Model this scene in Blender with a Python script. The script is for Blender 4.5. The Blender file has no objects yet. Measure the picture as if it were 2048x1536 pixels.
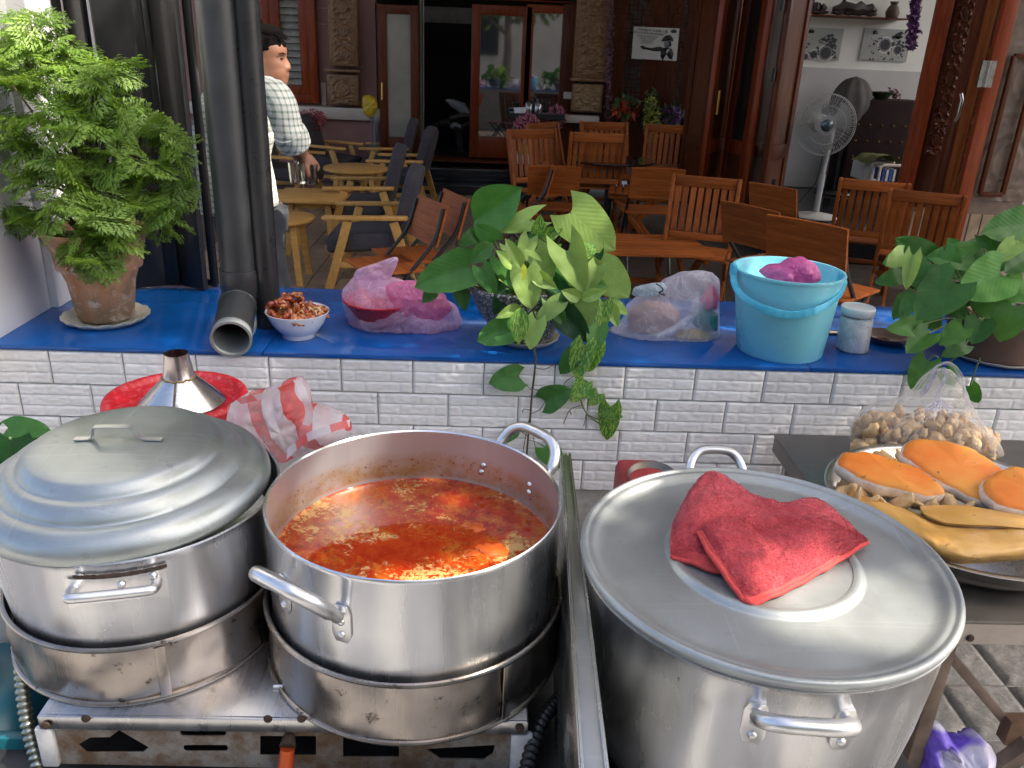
import bpy, bmesh, math, random
from math import sin, cos, pi, radians, sqrt, atan2
from mathutils import Vector, Matrix, noise

SC = bpy.context.scene
COL = SC.collection
random.seed(7)
# ------------------------------------------------------------------ camera, world, sun, exposure
EYE = Vector((0, 0, 1.62))
FPX, PITCH, ROLL, YAW = 1640.0, radians(22.3), radians(2.46), radians(-2.35)
cam_d = bpy.data.cameras.new('camera'); cam = bpy.data.objects.new('camera', cam_d); COL.objects.link(cam)
cam_d.sensor_width = 36; cam_d.lens = FPX / 2048 * 36; cam_d.clip_start = .05; cam_d.clip_end = 500
RZ = Matrix.Rotation(YAW, 3, 'Z')
_f = RZ @ Vector((0, cos(PITCH), -sin(PITCH))); _u = RZ @ Vector((0, sin(PITCH), cos(PITCH))); _r = RZ @ Vector((1, 0, 0))
CR = cos(ROLL) * _r + sin(ROLL) * _u; CU = -sin(ROLL) * _r + cos(ROLL) * _u; CF = _f
m = Matrix((CR, CU, -CF)).transposed().to_4x4(); m.translation = EYE
cam.matrix_world = m
SC.camera = cam

SUN_DIR = Vector((.60, -.16, .78)).normalized()       # towards the sun
w = bpy.data.worlds.new('World'); SC.world = w; w.use_nodes = True
nt = w.node_tree; bg = nt.nodes['Background']
sky = nt.nodes.new('ShaderNodeTexSky'); sky.sky_type = 'NISHITA'; sky.sun_disc = False
sky.sun_elevation = math.asin(SUN_DIR.z); sky.sun_rotation = atan2(SUN_DIR.x, SUN_DIR.y)
sky.air_density = .7; sky.dust_density = 5.0; sky.ozone_density = .2
nt.links.new(sky.outputs[0], bg.inputs[0]); bg.inputs[1].default_value = .15
sl = bpy.data.lights.new('sun', 'SUN'); sl.energy = 2.9; sl.angle = radians(.55); sl.color = (1, .90, .76)
so = bpy.data.objects.new('sun', sl); COL.objects.link(so)
so.rotation_euler = SUN_DIR.to_track_quat('Z', 'Y').to_euler(); so.location = SUN_DIR * 30
SC.view_settings.view_transform = 'Standard'; SC.view_settings.look = 'None'
SC.view_settings.exposure = 1.72; SC.view_settings.gamma = 1
SC.render.engine = 'CYCLES'
cy = SC.cycles; cy.max_bounces = 8; cy.diffuse_bounces = 4; cy.glossy_bounces = 4; cy.transparent_max_bounces = 16
cy.transmission_bounces = 6; cy.caustics_reflective = False; cy.caustics_refractive = False
cy.use_denoising = True; cy.sample_clamp_indirect = 6

# ------------------------------------------------------------------ helpers
def ray(px, py): return CF + CR * ((px - 1024) / FPX) - CU * ((py - 768) / FPX)
def PZ(px, py, z): d = ray(px, py); return EYE + d * ((z - EYE.z) / d.z)
def PY(px, py, y): d = ray(px, py); return EYE + d * (y / d.y)
V = Vector
OFF = {}

class MB:
    def __init__(s): s.v = []; s.f = []; s.mi = []; s.cur = 0
    def add(s, vs, fs, M=None):
        n = len(s.v)
        s.v += [tuple((M @ V(p)) if M else p) for p in vs]
        s.f += [tuple(i + n for i in f) for f in fs]; s.mi += [s.cur] * len(fs); return s
    def box(s, c, size, M=None):
        x, y, z = c; a, b, d = size[0] / 2, size[1] / 2, size[2] / 2
        vs = [(x + i * a, y + j * b, z + k * d) for k in (-1, 1) for j in (-1, 1) for i in (-1, 1)]
        return s.add(vs, [(0, 2, 3, 1), (4, 5, 7, 6), (0, 1, 5, 4), (2, 6, 7, 3), (0, 4, 6, 2), (1, 3, 7, 5)], M)
    def bar(s, p, q, a, b, up=(0, 0, 1), M=None):
        p, q = V(p), V(q); d = (q - p); L = d.length; d.normalize(); up = V(up)
        if abs(d.dot(up)) > .98: up = V((0, 1, 0))
        x = d.cross(up).normalized(); y = x.cross(d)
        T = Matrix((x, d, y)).transposed().to_4x4(); T.translation = (p + q) / 2
        return s.box((0, 0, 0), (a, L, b), (M @ T) if M else T)
    def tube(s, pts, r, seg=10, caps=True, closed=False, M=None):
        pts = [V(p) for p in pts]; n = len(pts); rs = r if hasattr(r, '__len__') else [r] * n
        T = []
        for i in range(n):
            a = pts[(i - 1) % n] if (closed or i) else pts[0]; b = pts[(i + 1) % n] if (closed or i < n - 1) else pts[-1]
            t = (b - a); T.append(t.normalized() if t.length > 1e-9 else V((0, 0, 1)))
        u = T[0].orthogonal().normalized(); vs = []
        for i in range(n):
            u = (u - T[i] * u.dot(T[i])); u = u.normalized() if u.length > 1e-6 else T[i].orthogonal().normalized()
            w_ = T[i].cross(u)
            for k in range(seg):
                a = 2 * pi * k / seg; vs.append(pts[i] + (u * cos(a) + w_ * sin(a)) * rs[i])
        fs = []
        for i in range(n if closed else n - 1):
            j = (i + 1) % n
            for k in range(seg):
                l = (k + 1) % seg; fs.append((i * seg + k, i * seg + l, j * seg + l, j * seg + k))
        if caps and not closed: fs += [tuple(range(seg))[::-1], tuple((n - 1) * seg + k for k in range(seg))]
        return s.add(vs, fs, M)
    def lathe(s, prof, seg=32, M=None, wob=None):
        vs = []; fs = []; n = len(prof)
        for i, (r, z) in enumerate(prof):
            for k in range(seg):
                a = 2 * pi * k / seg; rr = r * (wob(a, i) if wob else 1)
                vs.append((rr * cos(a), rr * sin(a), z))
        for i in range(n - 1):
            for k in range(seg):
                l = (k + 1) % seg; fs.append((i * seg + k, i * seg + l, (i + 1) * seg + l, (i + 1) * seg + k))
        if prof[0][0] > 1e-6 and prof[0][0] < .02: fs.append(tuple(range(seg))[::-1])
        if prof[-1][0] > 1e-6 and prof[-1][0] < .02: fs.append(tuple((n - 1) * seg + k for k in range(seg)))
        return s.add(vs, fs, M)
    def disc(s, c, r, seg=24, M=None):
        return s.add([(c[0] + r * cos(2 * pi * k / seg), c[1] + r * sin(2 * pi * k / seg), c[2]) for k in range(seg)], [tuple(range(seg))], M)
    def prism(s, poly, d0, d1, M=None):
        """poly in local XZ, extruded along local Y from d0 to d1"""
        n = len(poly); vs = [(x, d0, z) for x, z in poly] + [(x, d1, z) for x, z in poly]
        fs = [tuple(range(n)), tuple(range(2 * n - 1, n - 1, -1))] + [(i, i + n, (i + 1) % n + n, (i + 1) % n) for i in range(n)]
        return s.add(vs, fs, M)
    def grid(s, fn, nu, nv, M=None):
        vs = [fn(i / nu, j / nv) for j in range(nv + 1) for i in range(nu + 1)]
        fs = [(j * (nu + 1) + i, j * (nu + 1) + i + 1, (j + 1) * (nu + 1) + i + 1, (j + 1) * (nu + 1) + i) for j in range(nv) for i in range(nu)]
        return s.add(vs, fs, M)
    def blob(s, c, r, sub=2, amp=0, freq=5, seed=0, M=None):
        bm = bmesh.new(); bmesh.ops.create_icosphere(bm, subdivisions=sub, radius=1)
        r = r if hasattr(r, '__len__') else (r, r, r)
        vs = []
        for v in bm.verts:
            p = v.co.copy(); k = 1 + amp * noise.noise(p * freq * .4 + V((seed * 7.1, seed * 3.3, seed)))
            vs.append((c[0] + p.x * r[0] * k, c[1] + p.y * r[1] * k, c[2] + p.z * r[2] * k))
        fs = [tuple(v.index for v in f.verts) for f in bm.faces]; bm.free()
        return s.add(vs, fs, M)
    def mesh(s, name, mats, angle=35, bevel=0, off=None, fixn=True, seg=2):
        me = bpy.data.meshes.new(name)
        o = off or V((0, 0, 0))
        me.from_pydata([(p[0] - o.x, p[1] - o.y, p[2] - o.z) for p in s.v], [], s.f)
        for mm in (mats if isinstance(mats, (list, tuple)) else [mats]): me.materials.append(mm)
        me.polygons.foreach_set('material_index', s.mi)
        if fixn or bevel:
            bm = bmesh.new(); bm.from_mesh(me)
            if fixn: bmesh.ops.recalc_face_normals(bm, faces=bm.faces)
            if bevel:
                es = [e for e in bm.edges if len(e.link_faces) == 2 and e.calc_face_angle(0) > radians(40)]
                bmesh.ops.bevel(bm, geom=es, offset=bevel, segments=seg, affect='EDGES', profile=.5, clamp_overlap=True)
            bm.to_mesh(me); bm.free()
        me.polygons.foreach_set('use_smooth', [True] * len(me.polygons))
        if angle < 180: me.set_sharp_from_angle(angle=radians(angle))
        me.update(); return me

def link(name, data, parent=None, loc=None):
    o = bpy.data.objects.new(name, data); COL.objects.link(o)
    if parent is not None: o.parent = parent
    if loc is not None: o.location = loc
    return o
def thing(name, label, cat, loc=(0, 0, 0), rz=0, group=None, sc=1):
    o = link(name, None, None, loc); o.empty_display_size = .05; o.rotation_euler = (0, 0, rz); o.scale = (sc, sc, sc)
    o['label'] = label; o['category'] = cat
    if group: o['group'] = group
    OFF[o.name] = V(loc) if (rz == 0 and sc == 1) else V((0, 0, 0)); return o
def part(root, name, mb, mats, angle=35, bevel=0, label=None, fixn=True, stuff=False, seg=2):
    """vertices are given in world space for an unrotated thing, in the thing's own space for a rotated or local one"""
    off = OFF.get(root.name, V((0, 0, 0)))
    o = link(name, mb.mesh(name, mats, angle, bevel, off, fixn, seg), root); OFF[o.name] = off
    if label: o['label'] = label
    if stuff: o['kind'] = 'stuff'
    return o
def local(o): OFF[o.name] = V((0, 0, 0)); return o
def struct(name, mb, mats, angle=35, bevel=0, kind='structure', fixn=True):
    o = link(name, mb.mesh(name, mats, angle, bevel, None, fixn)); o['kind'] = kind; OFF[o.name] = V((0, 0, 0)); return o
def solo(name, mb, mats, label, cat, angle=35, bevel=0, group=None, base=None, fixn=True):
    off = V(base) if base is not None else V((0, 0, 0))
    o = link(name, mb.mesh(name, mats, angle, bevel, off, fixn), None, off); o['label'] = label; o['category'] = cat
    if group: o['group'] = group
    OFF[o.name] = off; return o
def dup(root, loc, rz=None, label=None, sc=None):
    def cp(o, par):
        c = o.copy(); COL.objects.link(c)
        if par: c.parent = par
        for ch in list(o.children): cp(ch, c)
        return c
    r = cp(root, None); r.location = loc
    if rz is not None: r.rotation_euler = (0, 0, rz)
    if label: r['label'] = label
    if sc: r.scale = (sc, sc, sc)
    return r
def share(parent, name, me, M):
    o = link(name, me, parent); o.matrix_local = M; return o

# ------------------------------------------------------------------ materials
def sock(n, *names):
    for k in names:
        if k in n.inputs: return n.inputs[k]
class MT:
    def __init__(s, name):
        s.m = bpy.data.materials.new(name); s.m.use_nodes = True; s.t = s.m.node_tree; s.b = s.t.nodes['Principled BSDF']
        s.tc = s.t.nodes.new('ShaderNodeTexCoord'); s.co = s.tc.outputs['Object']
    def n(s, typ, **k):
        x = s.t.nodes.new(typ)
        for a, v in k.items(): setattr(x, a, v)
        return x
    def l(s, a, b): s.t.links.new(a, b)
    def map(s, scale=(1, 1, 1), rot=(0, 0, 0)):
        x = s.n('ShaderNodeMapping'); x.inputs['Scale'].default_value = scale; x.inputs['Rotation'].default_value = rot
        s.l(s.co, x.inputs['Vector']); return x.outputs[0]
    def noise(s, scale, detail=4, rough=.55, vec=None, dist=0):
        x = s.n('ShaderNodeTexNoise'); x.inputs['Scale'].default_value = scale; x.inputs['Detail'].default_value = detail
        x.inputs['Roughness'].default_value = rough; x.inputs['Distortion'].default_value = dist
        s.l(vec or s.co, x.inputs['Vector']); return x.outputs['Fac']
    def vor(s, scale, vec=None, feat='F1'):
        x = s.n('ShaderNodeTexVoronoi'); x.feature = feat; x.inputs['Scale'].default_value = scale
        s.l(vec or s.co, x.inputs['Vector']); return x.outputs['Distance']
    def ramp(s, fac, stops, interp='LINEAR'):
        x = s.n('ShaderNodeValToRGB'); x.color_ramp.interpolation = interp; e = x.color_ramp.elements
        while len(e) < len(stops): e.new(.5)
        for i, (p, c) in enumerate(stops):
            e[i].position = p; e[i].color = (c, c, c, 1) if isinstance(c, (int, float)) else (*c, 1)
        s.l(fac, x.inputs[0]); return x.outputs[0]
    def mix(s, fac, a, b, mode='MIX'):
        x = s.n('ShaderNodeMix'); x.data_type = 'RGBA'; x.blend_type = mode
        for v, i in ((fac, 0), (a, 6), (b, 7)):
            if isinstance(v, bpy.types.NodeSocket): s.l(v, x.inputs[i])
            else: x.inputs[i].default_value = v if i == 0 else ((*v, 1) if len(v) == 3 else v)
        return x.outputs[2]
    def math(s, op, a, b=0, clamp=False):
        x = s.n('ShaderNodeMath'); x.operation = op; x.use_clamp = clamp
        for i, v in enumerate((a, b)):
            if isinstance(v, bpy.types.NodeSocket): s.l(v, x.inputs[i])
            else: x.inputs[i].default_value = v
        return x.outputs[0]
    def sep(s):
        x = s.n('ShaderNodeSeparateXYZ'); s.l(s.co, x.inputs[0]); return x.outputs
    def set(s, **k):
        nm = dict(col='Base Color', rough='Roughness', metal='Metallic', spec='Specular IOR Level', trans='Transmission Weight', ior='IOR', coat='Coat Weight',
                  coatr='Coat Roughness', sss='Subsurface Weight', alpha='Alpha', sheen='Sheen Weight', aniso='Anisotropic', em='Emission Color', ems='Emission Strength')
        for a, v in k.items():
            i = s.b.inputs[nm[a]]
            if isinstance(v, bpy.types.NodeSocket): s.l(v, i)
            elif hasattr(v, '__len__'): i.default_value = (*v, 1) if len(v) == 3 else v
            else: i.default_value = v
        return s
    def bump(s, h, strength=.3, dist=.002):
        x = s.n('ShaderNodeBump'); x.inputs['Strength'].default_value = strength; x.inputs['Distance'].default_value = dist
        s.l(h, x.inputs['Height']); s.l(x.outputs[0], s.b.inputs['Normal']); return s
    def rnd(s):
        x = s.n('ShaderNodeObjectInfo'); return x.outputs['Random']

def plain(name, col, rough=.5, metal=0, var=.25, nscale=12, bump=0, bscale=60, bdist=.001, objvar=0, **k):
    t = MT(name); f = t.noise(nscale, 5)
    c2 = tuple(max(0, c * (1 - var)) for c in col); c1 = tuple(min(1, c * (1 + var * .6)) for c in col)
    c = t.mix(t.ramp(f, [(.3, 0), (.7, 1)]), c2, c1)
    if objvar:
        r = t.ramp(t.rnd(), [(0, 1 - objvar), (1, 1 + objvar * .6)]); c = t.mix(1.0, c, r, 'MULTIPLY')
    rr = t.ramp(t.noise(nscale * 2.3, 3), [(.25, max(0, rough - .08)), (.75, min(1, rough + .1))])
    t.set(col=c, rough=rr, metal=metal, **k)
    if bump: t.bump(t.noise(bscale, 4), bump, bdist)
    return t.m

def wood(name, c1, c2, rough=.35, axis=0, scale=9, coat=.3, objvar=.25):
    t = MT(name); sc = [26, 26, 26]; sc[axis] = 2.2
    v = t.map(tuple(sc)); f = t.noise(scale * .22, 6, .6, v, .6); g = t.noise(scale * 1.4, 4, .7, v)
    c = t.mix(t.ramp(f, [(.32, 0), (.68, 1)]), c1, c2); c = t.mix(t.math('MULTIPLY', t.ramp(g, [(.45, 0), (.75, 1)]), .35), c, tuple(x * .45 for x in c1))
    if objvar: c = t.mix(1.0, c, t.ramp(t.rnd(), [(0, 1 - objvar), (1, 1 + objvar * .7)]), 'MULTIPLY')
    t.set(col=c, rough=rough, coat=coat, coatr=.2, spec=.15); t.bump(g, .15, .0006); return t.m

def alu(name, base=.72, rough=.3, streak='z', grime=.35, tint=(1, 1, 1), dents=.5, dark=(.10, .085, .07), spots=.0, spun=0, met=1.0):
    t = MT(name)
    v = t.map((2, 2, 160)) if streak == 'z' else t.map((16, 16, .7)) if streak == 'v' else (t.map((60, 2, 2)) if streak == 'x' else t.map((9, 9, 9)))
    f = t.noise(1.0, 4, .6, v); g = t.noise(7, 6, .65); k = t.noise(34, 5, .7)
    b = [base * x for x in tint]
    c = t.mix(t.ramp(f, [(.3, 0), (.7, 1)]), tuple(x * .86 for x in b), tuple(min(1, x * 1.05) for x in b))
    c = t.mix(t.math('MULTIPLY', t.ramp(g, [(.35, 0), (.85, 1)]), grime), c, tuple(x * .55 for x in b))
    sc_ = t.math('MAXIMUM', t.ramp(t.noise(1, 3, .6, t.map((4, 130, 4), (0, 0, .5))), [(.60, 0), (.68, 1)]), t.ramp(t.noise(1, 3, .6, t.map((110, 5, 5), (0, .3, 1.1))), [(.62, 0), (.70, 1)]))
    c = t.mix(t.math('MULTIPLY', sc_, .22), c, tuple(min(1, x * 1.35) for x in b))
    if spots: c = t.mix(t.math('MULTIPLY', t.ramp(k, [(.60, 0), (.68, 1)]), spots), c, dark)
    r = t.math('ADD', t.math('MULTIPLY', t.ramp(f, [(.3, 0), (.7, 1)]), .10), t.math('ADD', t.math('MULTIPLY', t.ramp(t.noise(5, 2), [(.3, 0), (.7, 1)]), .08), rough - .07))
    t.set(col=c, metal=met, rough=r)
    h = t.math('ADD', t.math('MULTIPLY', t.noise(9, 2), dents), t.math('MULTIPLY', f, .012))
    t.bump(h, .3, .003)
    if spun:   # fine turning marks round the axis spread the highlights across them
        tg = t.n('ShaderNodeTangent'); tg.direction_type = 'RADIAL'; tg.axis = 'Z'; t.l(tg.outputs[0], t.b.inputs['Tangent']); t.b.inputs['Anisotropic'].default_value = spun; t.b.inputs['Anisotropic Rotation'].default_value = .25
    return t.m

def film(name, col, op=.5, rough=.22, wr=40):
    """thin wrinkled plastic: part see-through, part milky, with glossy creases"""
    t = MT(name); t.set(col=col, rough=rough, sss=0, spec=.6)
    tr = t.n('ShaderNodeBsdfTransparent'); tl = t.n('ShaderNodeBsdfTranslucent'); tl.inputs[0].default_value = (*col, 1)
    mx0 = t.n('ShaderNodeMixShader'); mx0.inputs[0].default_value = .4; t.l(t.b.outputs[0], mx0.inputs[1]); t.l(tl.outputs[0], mx0.inputs[2])
    mx = t.n('ShaderNodeMixShader'); lw = t.n('ShaderNodeLayerWeight'); lw.inputs[0].default_value = .35
    nz = t.noise(wr, 3, .55, None, 1.6); cr = t.ramp(nz, [(.3, op * .75), (.50, op), (.535, min(1, op * 1.45)), (.57, op), (1, op * .75)])
    fac = t.math('ADD', cr, t.math('MULTIPLY', t.math('POWER', lw.outputs['Facing'], 2.0), .5), True)
    tr.inputs[0].default_value = (*[min(1, .75 + .25 * c) for c in col], 1)
    t.l(fac, mx.inputs[0]); t.l(tr.outputs[0], mx.inputs[1]); t.l(mx0.outputs[0], mx.inputs[2])
    t.l(mx.outputs[0], t.t.nodes['Material Output'].inputs[0]); t.bump(nz, .8, .004); return t.m
# ------------------------------------------------------------------ shared materials
t = MT('glazed_white_tile'); gp = t.n('ShaderNodeNewGeometry').outputs['Position']
c = t.mix(t.ramp(t.noise(20, 5), [(.3, 0), (.7, 1)]), (.70, .69, .665), (.77, .765, .745)); c = t.mix(1.0, c, t.ramp(t.rnd(), [(0, .93), (1, 1.03)]), 'MULTIPLY')
st_ = t.math('MULTIPLY', t.ramp(t.noise(2.6, 6, .7, gp), [(.52, 0), (.74, 1)]), .35); c = t.mix(st_, c, (.46, .41, .33)); c = t.mix(t.math('MULTIPLY', t.ramp(t.noise(70, 3, .6, gp), [(.70, 0), (.76, 1)]), .5), c, (.30, .25, .19))
t.set(col=c, rough=t.ramp(t.noise(9, 4, .6, gp), [(.3, .14), (.7, .34)]), coat=.2); M_TILE = t.m
M_GROUT = plain('dark_grout', (.40, .38, .35), .9, nscale=30)
t = MT('blue_stone'); t.set(col=t.mix(t.math('MULTIPLY', t.ramp(t.noise(38, 6, .75), [(.5, 0), (.72, 1)]), .05), t.mix(t.ramp(t.noise(5, 5), [(.3, 0), (.7, 1)]), (.002, .066, .27), (.004, .094, .37)), (.22, .26, .32)), rough=t.ramp(t.noise(14, 6, .7), [(.3, .05), (.55, .12), (.8, .30)]), coat=.2); M_BLUE = t.m
M_TRIM = plain('dirty_white_trim', (.42, .38, .32), .6, var=.6, nscale=18)
M_WHITE = plain('white_wall_paint', (.76, .76, .75), .65, var=.06, nscale=4, bump=.1)
M_ALU = alu('aluminium', .74, .30, 'n', .3, (1, 1, 1.0))
M_BLACKP = plain('black_painted_steel', (.006, .006, .007), .48, var=.1, nscale=2, coat=.2)
M_PVC = plain('dark_grey_pvc', (.040, .043, .045), .34, var=.3, nscale=7, bump=.05)
M_PVCL = plain('light_grey_pvc_edge', (.20, .22, .22), .45, var=.2)
M_PVCB = plain('black_pipe', (.02, .021, .022), .3, var=.3, nscale=7)
M_RED = wood('red_brown_wood', (.15, .024, .007), (.26, .050, .012), .34, 2, 7, .15)
M_DARK = wood('dark_door_wood', (.06, .014, .005), (.13, .034, .011), .40, 2, 6, .1)
M_CARVE = plain('carved_brown_wood', (.20, .10, .04), .45, var=.5, nscale=25, coat=.15)
M_ORANGE = wood('orange_chair_wood', (.20, .049, .010), (.35, .105, .023), .5, 2, 8, 0)
M_ORANGEX = wood('orange_plank_wood', (.20, .049, .010), (.37, .108, .023), .55, 0, 8, 0)
M_PINE = wood('honey_pine', (.52, .27, .07), (.68, .39, .12), .38, 0, 7, .25, .15)
M_GREYF = plain('charcoal_fabric', (.052, .047, .054), .95, var=.25, nscale=60, bump=.4, bscale=500, bdist=.0006)
M_BLK = plain('black_metal', (.012, .012, .013), .4)
M_GOLD = plain('brass', (.55, .34, .10), .3, 1)
M_FAC = plain('warm_plaster', (.50, .44, .36), .8, var=.15, nscale=1.2)
M_MAUVE = plain('mauve_brown_paint', (.29, .15, .13), .55, var=.12, nscale=5)

# ------------------------------------------------------------------ ground: pavement, road, cafe floor
t = MT('street_paver'); c = t.mix(t.ramp(t.noise(40, 6, .7), [(.35, 0), (.65, 1)]), (.13, .128, .12), (.28, .27, .25))
t.set(col=t.mix(1.0, c, t.ramp(t.rnd(), [(0, .8), (1, 1.15)]), 'MULTIPLY'), rough=.85); t.bump(t.noise(60, 6, .7), .6, .004); M_PAVER = t.m
M_PAVE = plain('pavement_concrete', (.32, .315, .305), .9, var=.25, nscale=9, bump=.4)
M_ROAD = plain('asphalt', (.055, .055, .055), .9, var=.3, nscale=30, bump=.5, bscale=90)
mb = MB(); mb.box((0, -.3, -.1), (60, 4.8, .18)); pave = struct('pavement', mb, M_PAVE)
mb = MB(); mb.box((0, 32, -.13), (120, 59.8, .1)); struct('yard_ground', mb, M_PAVE)
mb = MB(); mb.box((0, -40, -.22), (120, 74.6, .12)); struct('road', mb, M_ROAD)
mb = MB(); mb.box((0, -2.76, -.09), (60, .12, .19)); struct('kerb', mb, M_PAVE, bevel=.01)
mb = MB()
def paver_fn(u, v):
    x, y = u - .5, v - .5; e = min(.5 - abs(x), .5 - abs(y))
    h = .014 * min(1, e / .07) + .003 * noise.noise(V((x * 9, y * 9, 3))) * min(1, e / .1)
    if abs(abs(x) + abs(y) - .3) < .03 or abs(x * 1.3) < .02: h -= .004
    return (x * .196, y * .196, h)
mb.grid(paver_fn, 16, 16); paver = mb.mesh('paver_mesh', M_PAVER, 60, fixn=False)
for i in range(10):
    for j in range(9):
        o = share(pave, 'paver', paver, Matrix.Translation((.42 + i * .2, .30 + j * .2, -.010 + .002 * random.random())))
# opposite side of the street (seen in the glass and in the metal)
def tree(x, y, h, r, seed, n=900, label='', green=None):
    rnd = random.Random(seed)
    root = thing('street_tree', label, 'tree', (x, y, -.1))
    tk = MB(); tk.tube([(x, y, -.1), (x + .1, y + .05, h * .3), (x + .05, y - .1, h * .55), (x + .2, y, h * .8)], [.17, .13, .10, .05], 10)
    for k in range(7):
        a = k * 2.4 + seed; z = h * (.4 + .06 * k); tk.tube([(x + .05, y, z), (x + cos(a) * r * .4, y + sin(a) * r * .4, z + .5), (x + cos(a) * r * .75, y + sin(a) * r * .75, z + .8)], [.06, .04, .015], 6)
    part(root, 'trunk', tk, M_BARK)
    lf = MB()
    for k in range(n):
        d = V((rnd.gauss(0, 1), rnd.gauss(0, 1), rnd.gauss(0, .8))).normalized() * (rnd.random() ** .4)
        q = V((x + d.x * r, y + d.y * r, h * .78 + d.z * r * .8))
        leaf_card(lf, q, .16 + .12 * rnd.random(), rnd)
    part(root, 'crown', lf, green, 180, fixn=False, stuff=True); return root
def leaf_card(lf, q, s, rnd):
    a = V((rnd.gauss(0, 1), rnd.gauss(0, 1), rnd.gauss(0, .6))).normalized(); b = a.orthogonal().normalized()
    b = Matrix.Rotation(rnd.random() * 6.3, 3, a) @ b; c = a.cross(b)
    lf.add([q - b * s, q - b * s * .3 + c * s * .42, q + b * s, q - b * s * .3 - c * s * .42], [(0, 1, 2, 3)])
t = MT('tree_leaf'); t.set(col=t.mix(t.ramp(t.noise(3), [(.3, 0), (.7, 1)]), (.045, .10, .018), (.10, .17, .035)), rough=.55)
tl = t.n('ShaderNodeBsdfTranslucent'); tl.inputs[0].default_value = (.16, .26, .03, 1); mx = t.n('ShaderNodeMixShader'); mx.inputs[0].default_value = .35
t.l(t.b.outputs[0], mx.inputs[1]); t.l(tl.outputs[0], mx.inputs[2]); t.l(mx.outputs[0], t.t.nodes['Material Output'].inputs[0]); M_TLEAF = t.m
M_BARK = plain('bark', (.13, .10, .075), .9, var=.4, nscale=14, bump=.6)
for i, (x, y, h, r) in enumerate([(-3.5, -9.5, 6.5, 2.3), (.5, -8.6, 5.0, 2.3), (7.2, -10, 7, 2.6), (3.6, -9.3, 5.4, 2.3), (-1.4, -10.2, 5.6, 2.2)]):
    tree(x, y, h, r, i + 3, 900, ['leafy tree across the road on the left', 'leafy tree across the road facing the ledge', 'tall leafy tree across the road on the right', 'leafy tree across the road, second from its right end', 'leafy tree set back across the road behind the others'][i], M_TLEAF)
mb = MB(); mb.box((0, -17, 3.2), (46, 1, 7)); house = solo('street_house', mb, M_FAC, 'long warm plastered house front across the road', 'house', base=(0, -17, 0))
M_WIN = plain('dark_window_glass', (.03, .035, .04), .08)
for k in range(9):
    mb = MB(); mb.box((-18 + k * 4.4, -16.47, 2.2), (1.5, .08, 1.8)); part(house, 'window', mb, M_WIN)

# the shading tree beside the viewer: its gaps let the sun through in patches
SPOTS = [((830, 1152, .86), .018), ((985, 1112, .86), .010), ((1740, 1225, .95), .085), ((1240, 960, .95), .03),
         ((1980, 1068, .90), .10), ((1520, 590, .95), .05), ((1600, 650, .82), .05), ((1790, 630, .82), .05), ((1660, 615, .82), .025), ((480, 1290, .75), .03), ((300, 1130, .98), .025), ((880, 1300, .8), .03), ((1900, 1395, .2), .12), ((1800, 1440, .1), .15),
         ((240, 130, 1.6), .10), ((200, 200, 1.5), .07), ((180, 60, 1.65), .10), ((120, 200, 1.5), .12), ((2010, 945, .95), .035), ((1130, 480, 1.15), .05), ((1190, 440, 1.2), .05), ((2040, 520, 1.0), .05), ((690, 930, .9), .035), ((1950, 1210, .75), .05)]
SP = [(PZ(p[0], p[1], p[2]) if p[2] < 1.5 else PY(p[0], p[1], 2.45), r) for p, r in SPOTS]
def canopy():
    rnd = random.Random(11); lf = MB(); cnt = 0
    root = thing('shade_tree', 'leafy shade tree on the pavement beside the pots', 'tree', (4.6, -.9, 0))
    tk = MB(); tk.tube([(4.6, -.9, 0), (4.55, -.8, 1.6), (4.5, -.5, 3.2), (4.2, .1, 4.6)], [.2, .16, .13, .08], 10)
    for a in range(6):
        e = V((4.2, .2, 4.4)) + V((cos(a * 1.05) * 1.7, sin(a * 1.05) * 1.4, .5)); tk.tube([(4.4, -.2, 3.8), (V((4.4, -.2, 3.8)) + e) / 2 + V((0, 0, .2)), e], [.06, .04, .015], 6)
    part(root, 'trunk', tk, M_BARK)
    n1 = SUN_DIR.orthogonal().normalized(); n2 = SUN_DIR.cross(n1)
    for k in range(17000):
        # points spread over the scene footprint, lifted along the sun
        g = V((rnd.uniform(-1.75, 2.5), rnd.uniform(-1.6, 3.1), .85))
        if g.y < .48 and noise.noise(V((g.x * 1.6, g.y * 1.6, 4.2))) < -.02: continue
        q = g + SUN_DIR * (4.4 + rnd.uniform(-.45, .75))
        s = .05 + .035 * rnd.random(); bad = False
        for c, r in SP:
            d = q - c; off = d - SUN_DIR * d.dot(SUN_DIR)
            if off.length < r + s * .7: bad = True; break
        if bad: continue
        a = (SUN_DIR + V((rnd.gauss(0, .5), rnd.gauss(0, .5), rnd.gauss(0, .5)))).normalized(); b = a.orthogonal().normalized()
        b = Matrix.Rotation(rnd.random() * 6.3, 3, a) @ b; c = a.cross(b)
        lf.add([q - b * s, q - b * s * .2 + c * s * .5, q + b * s, q - b * s * .2 - c * s * .5], [(0, 1, 2, 3)])
    part(root, 'crown', lf, M_TLEAF, 180, fixn=False, stuff=True)
canopy()

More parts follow.
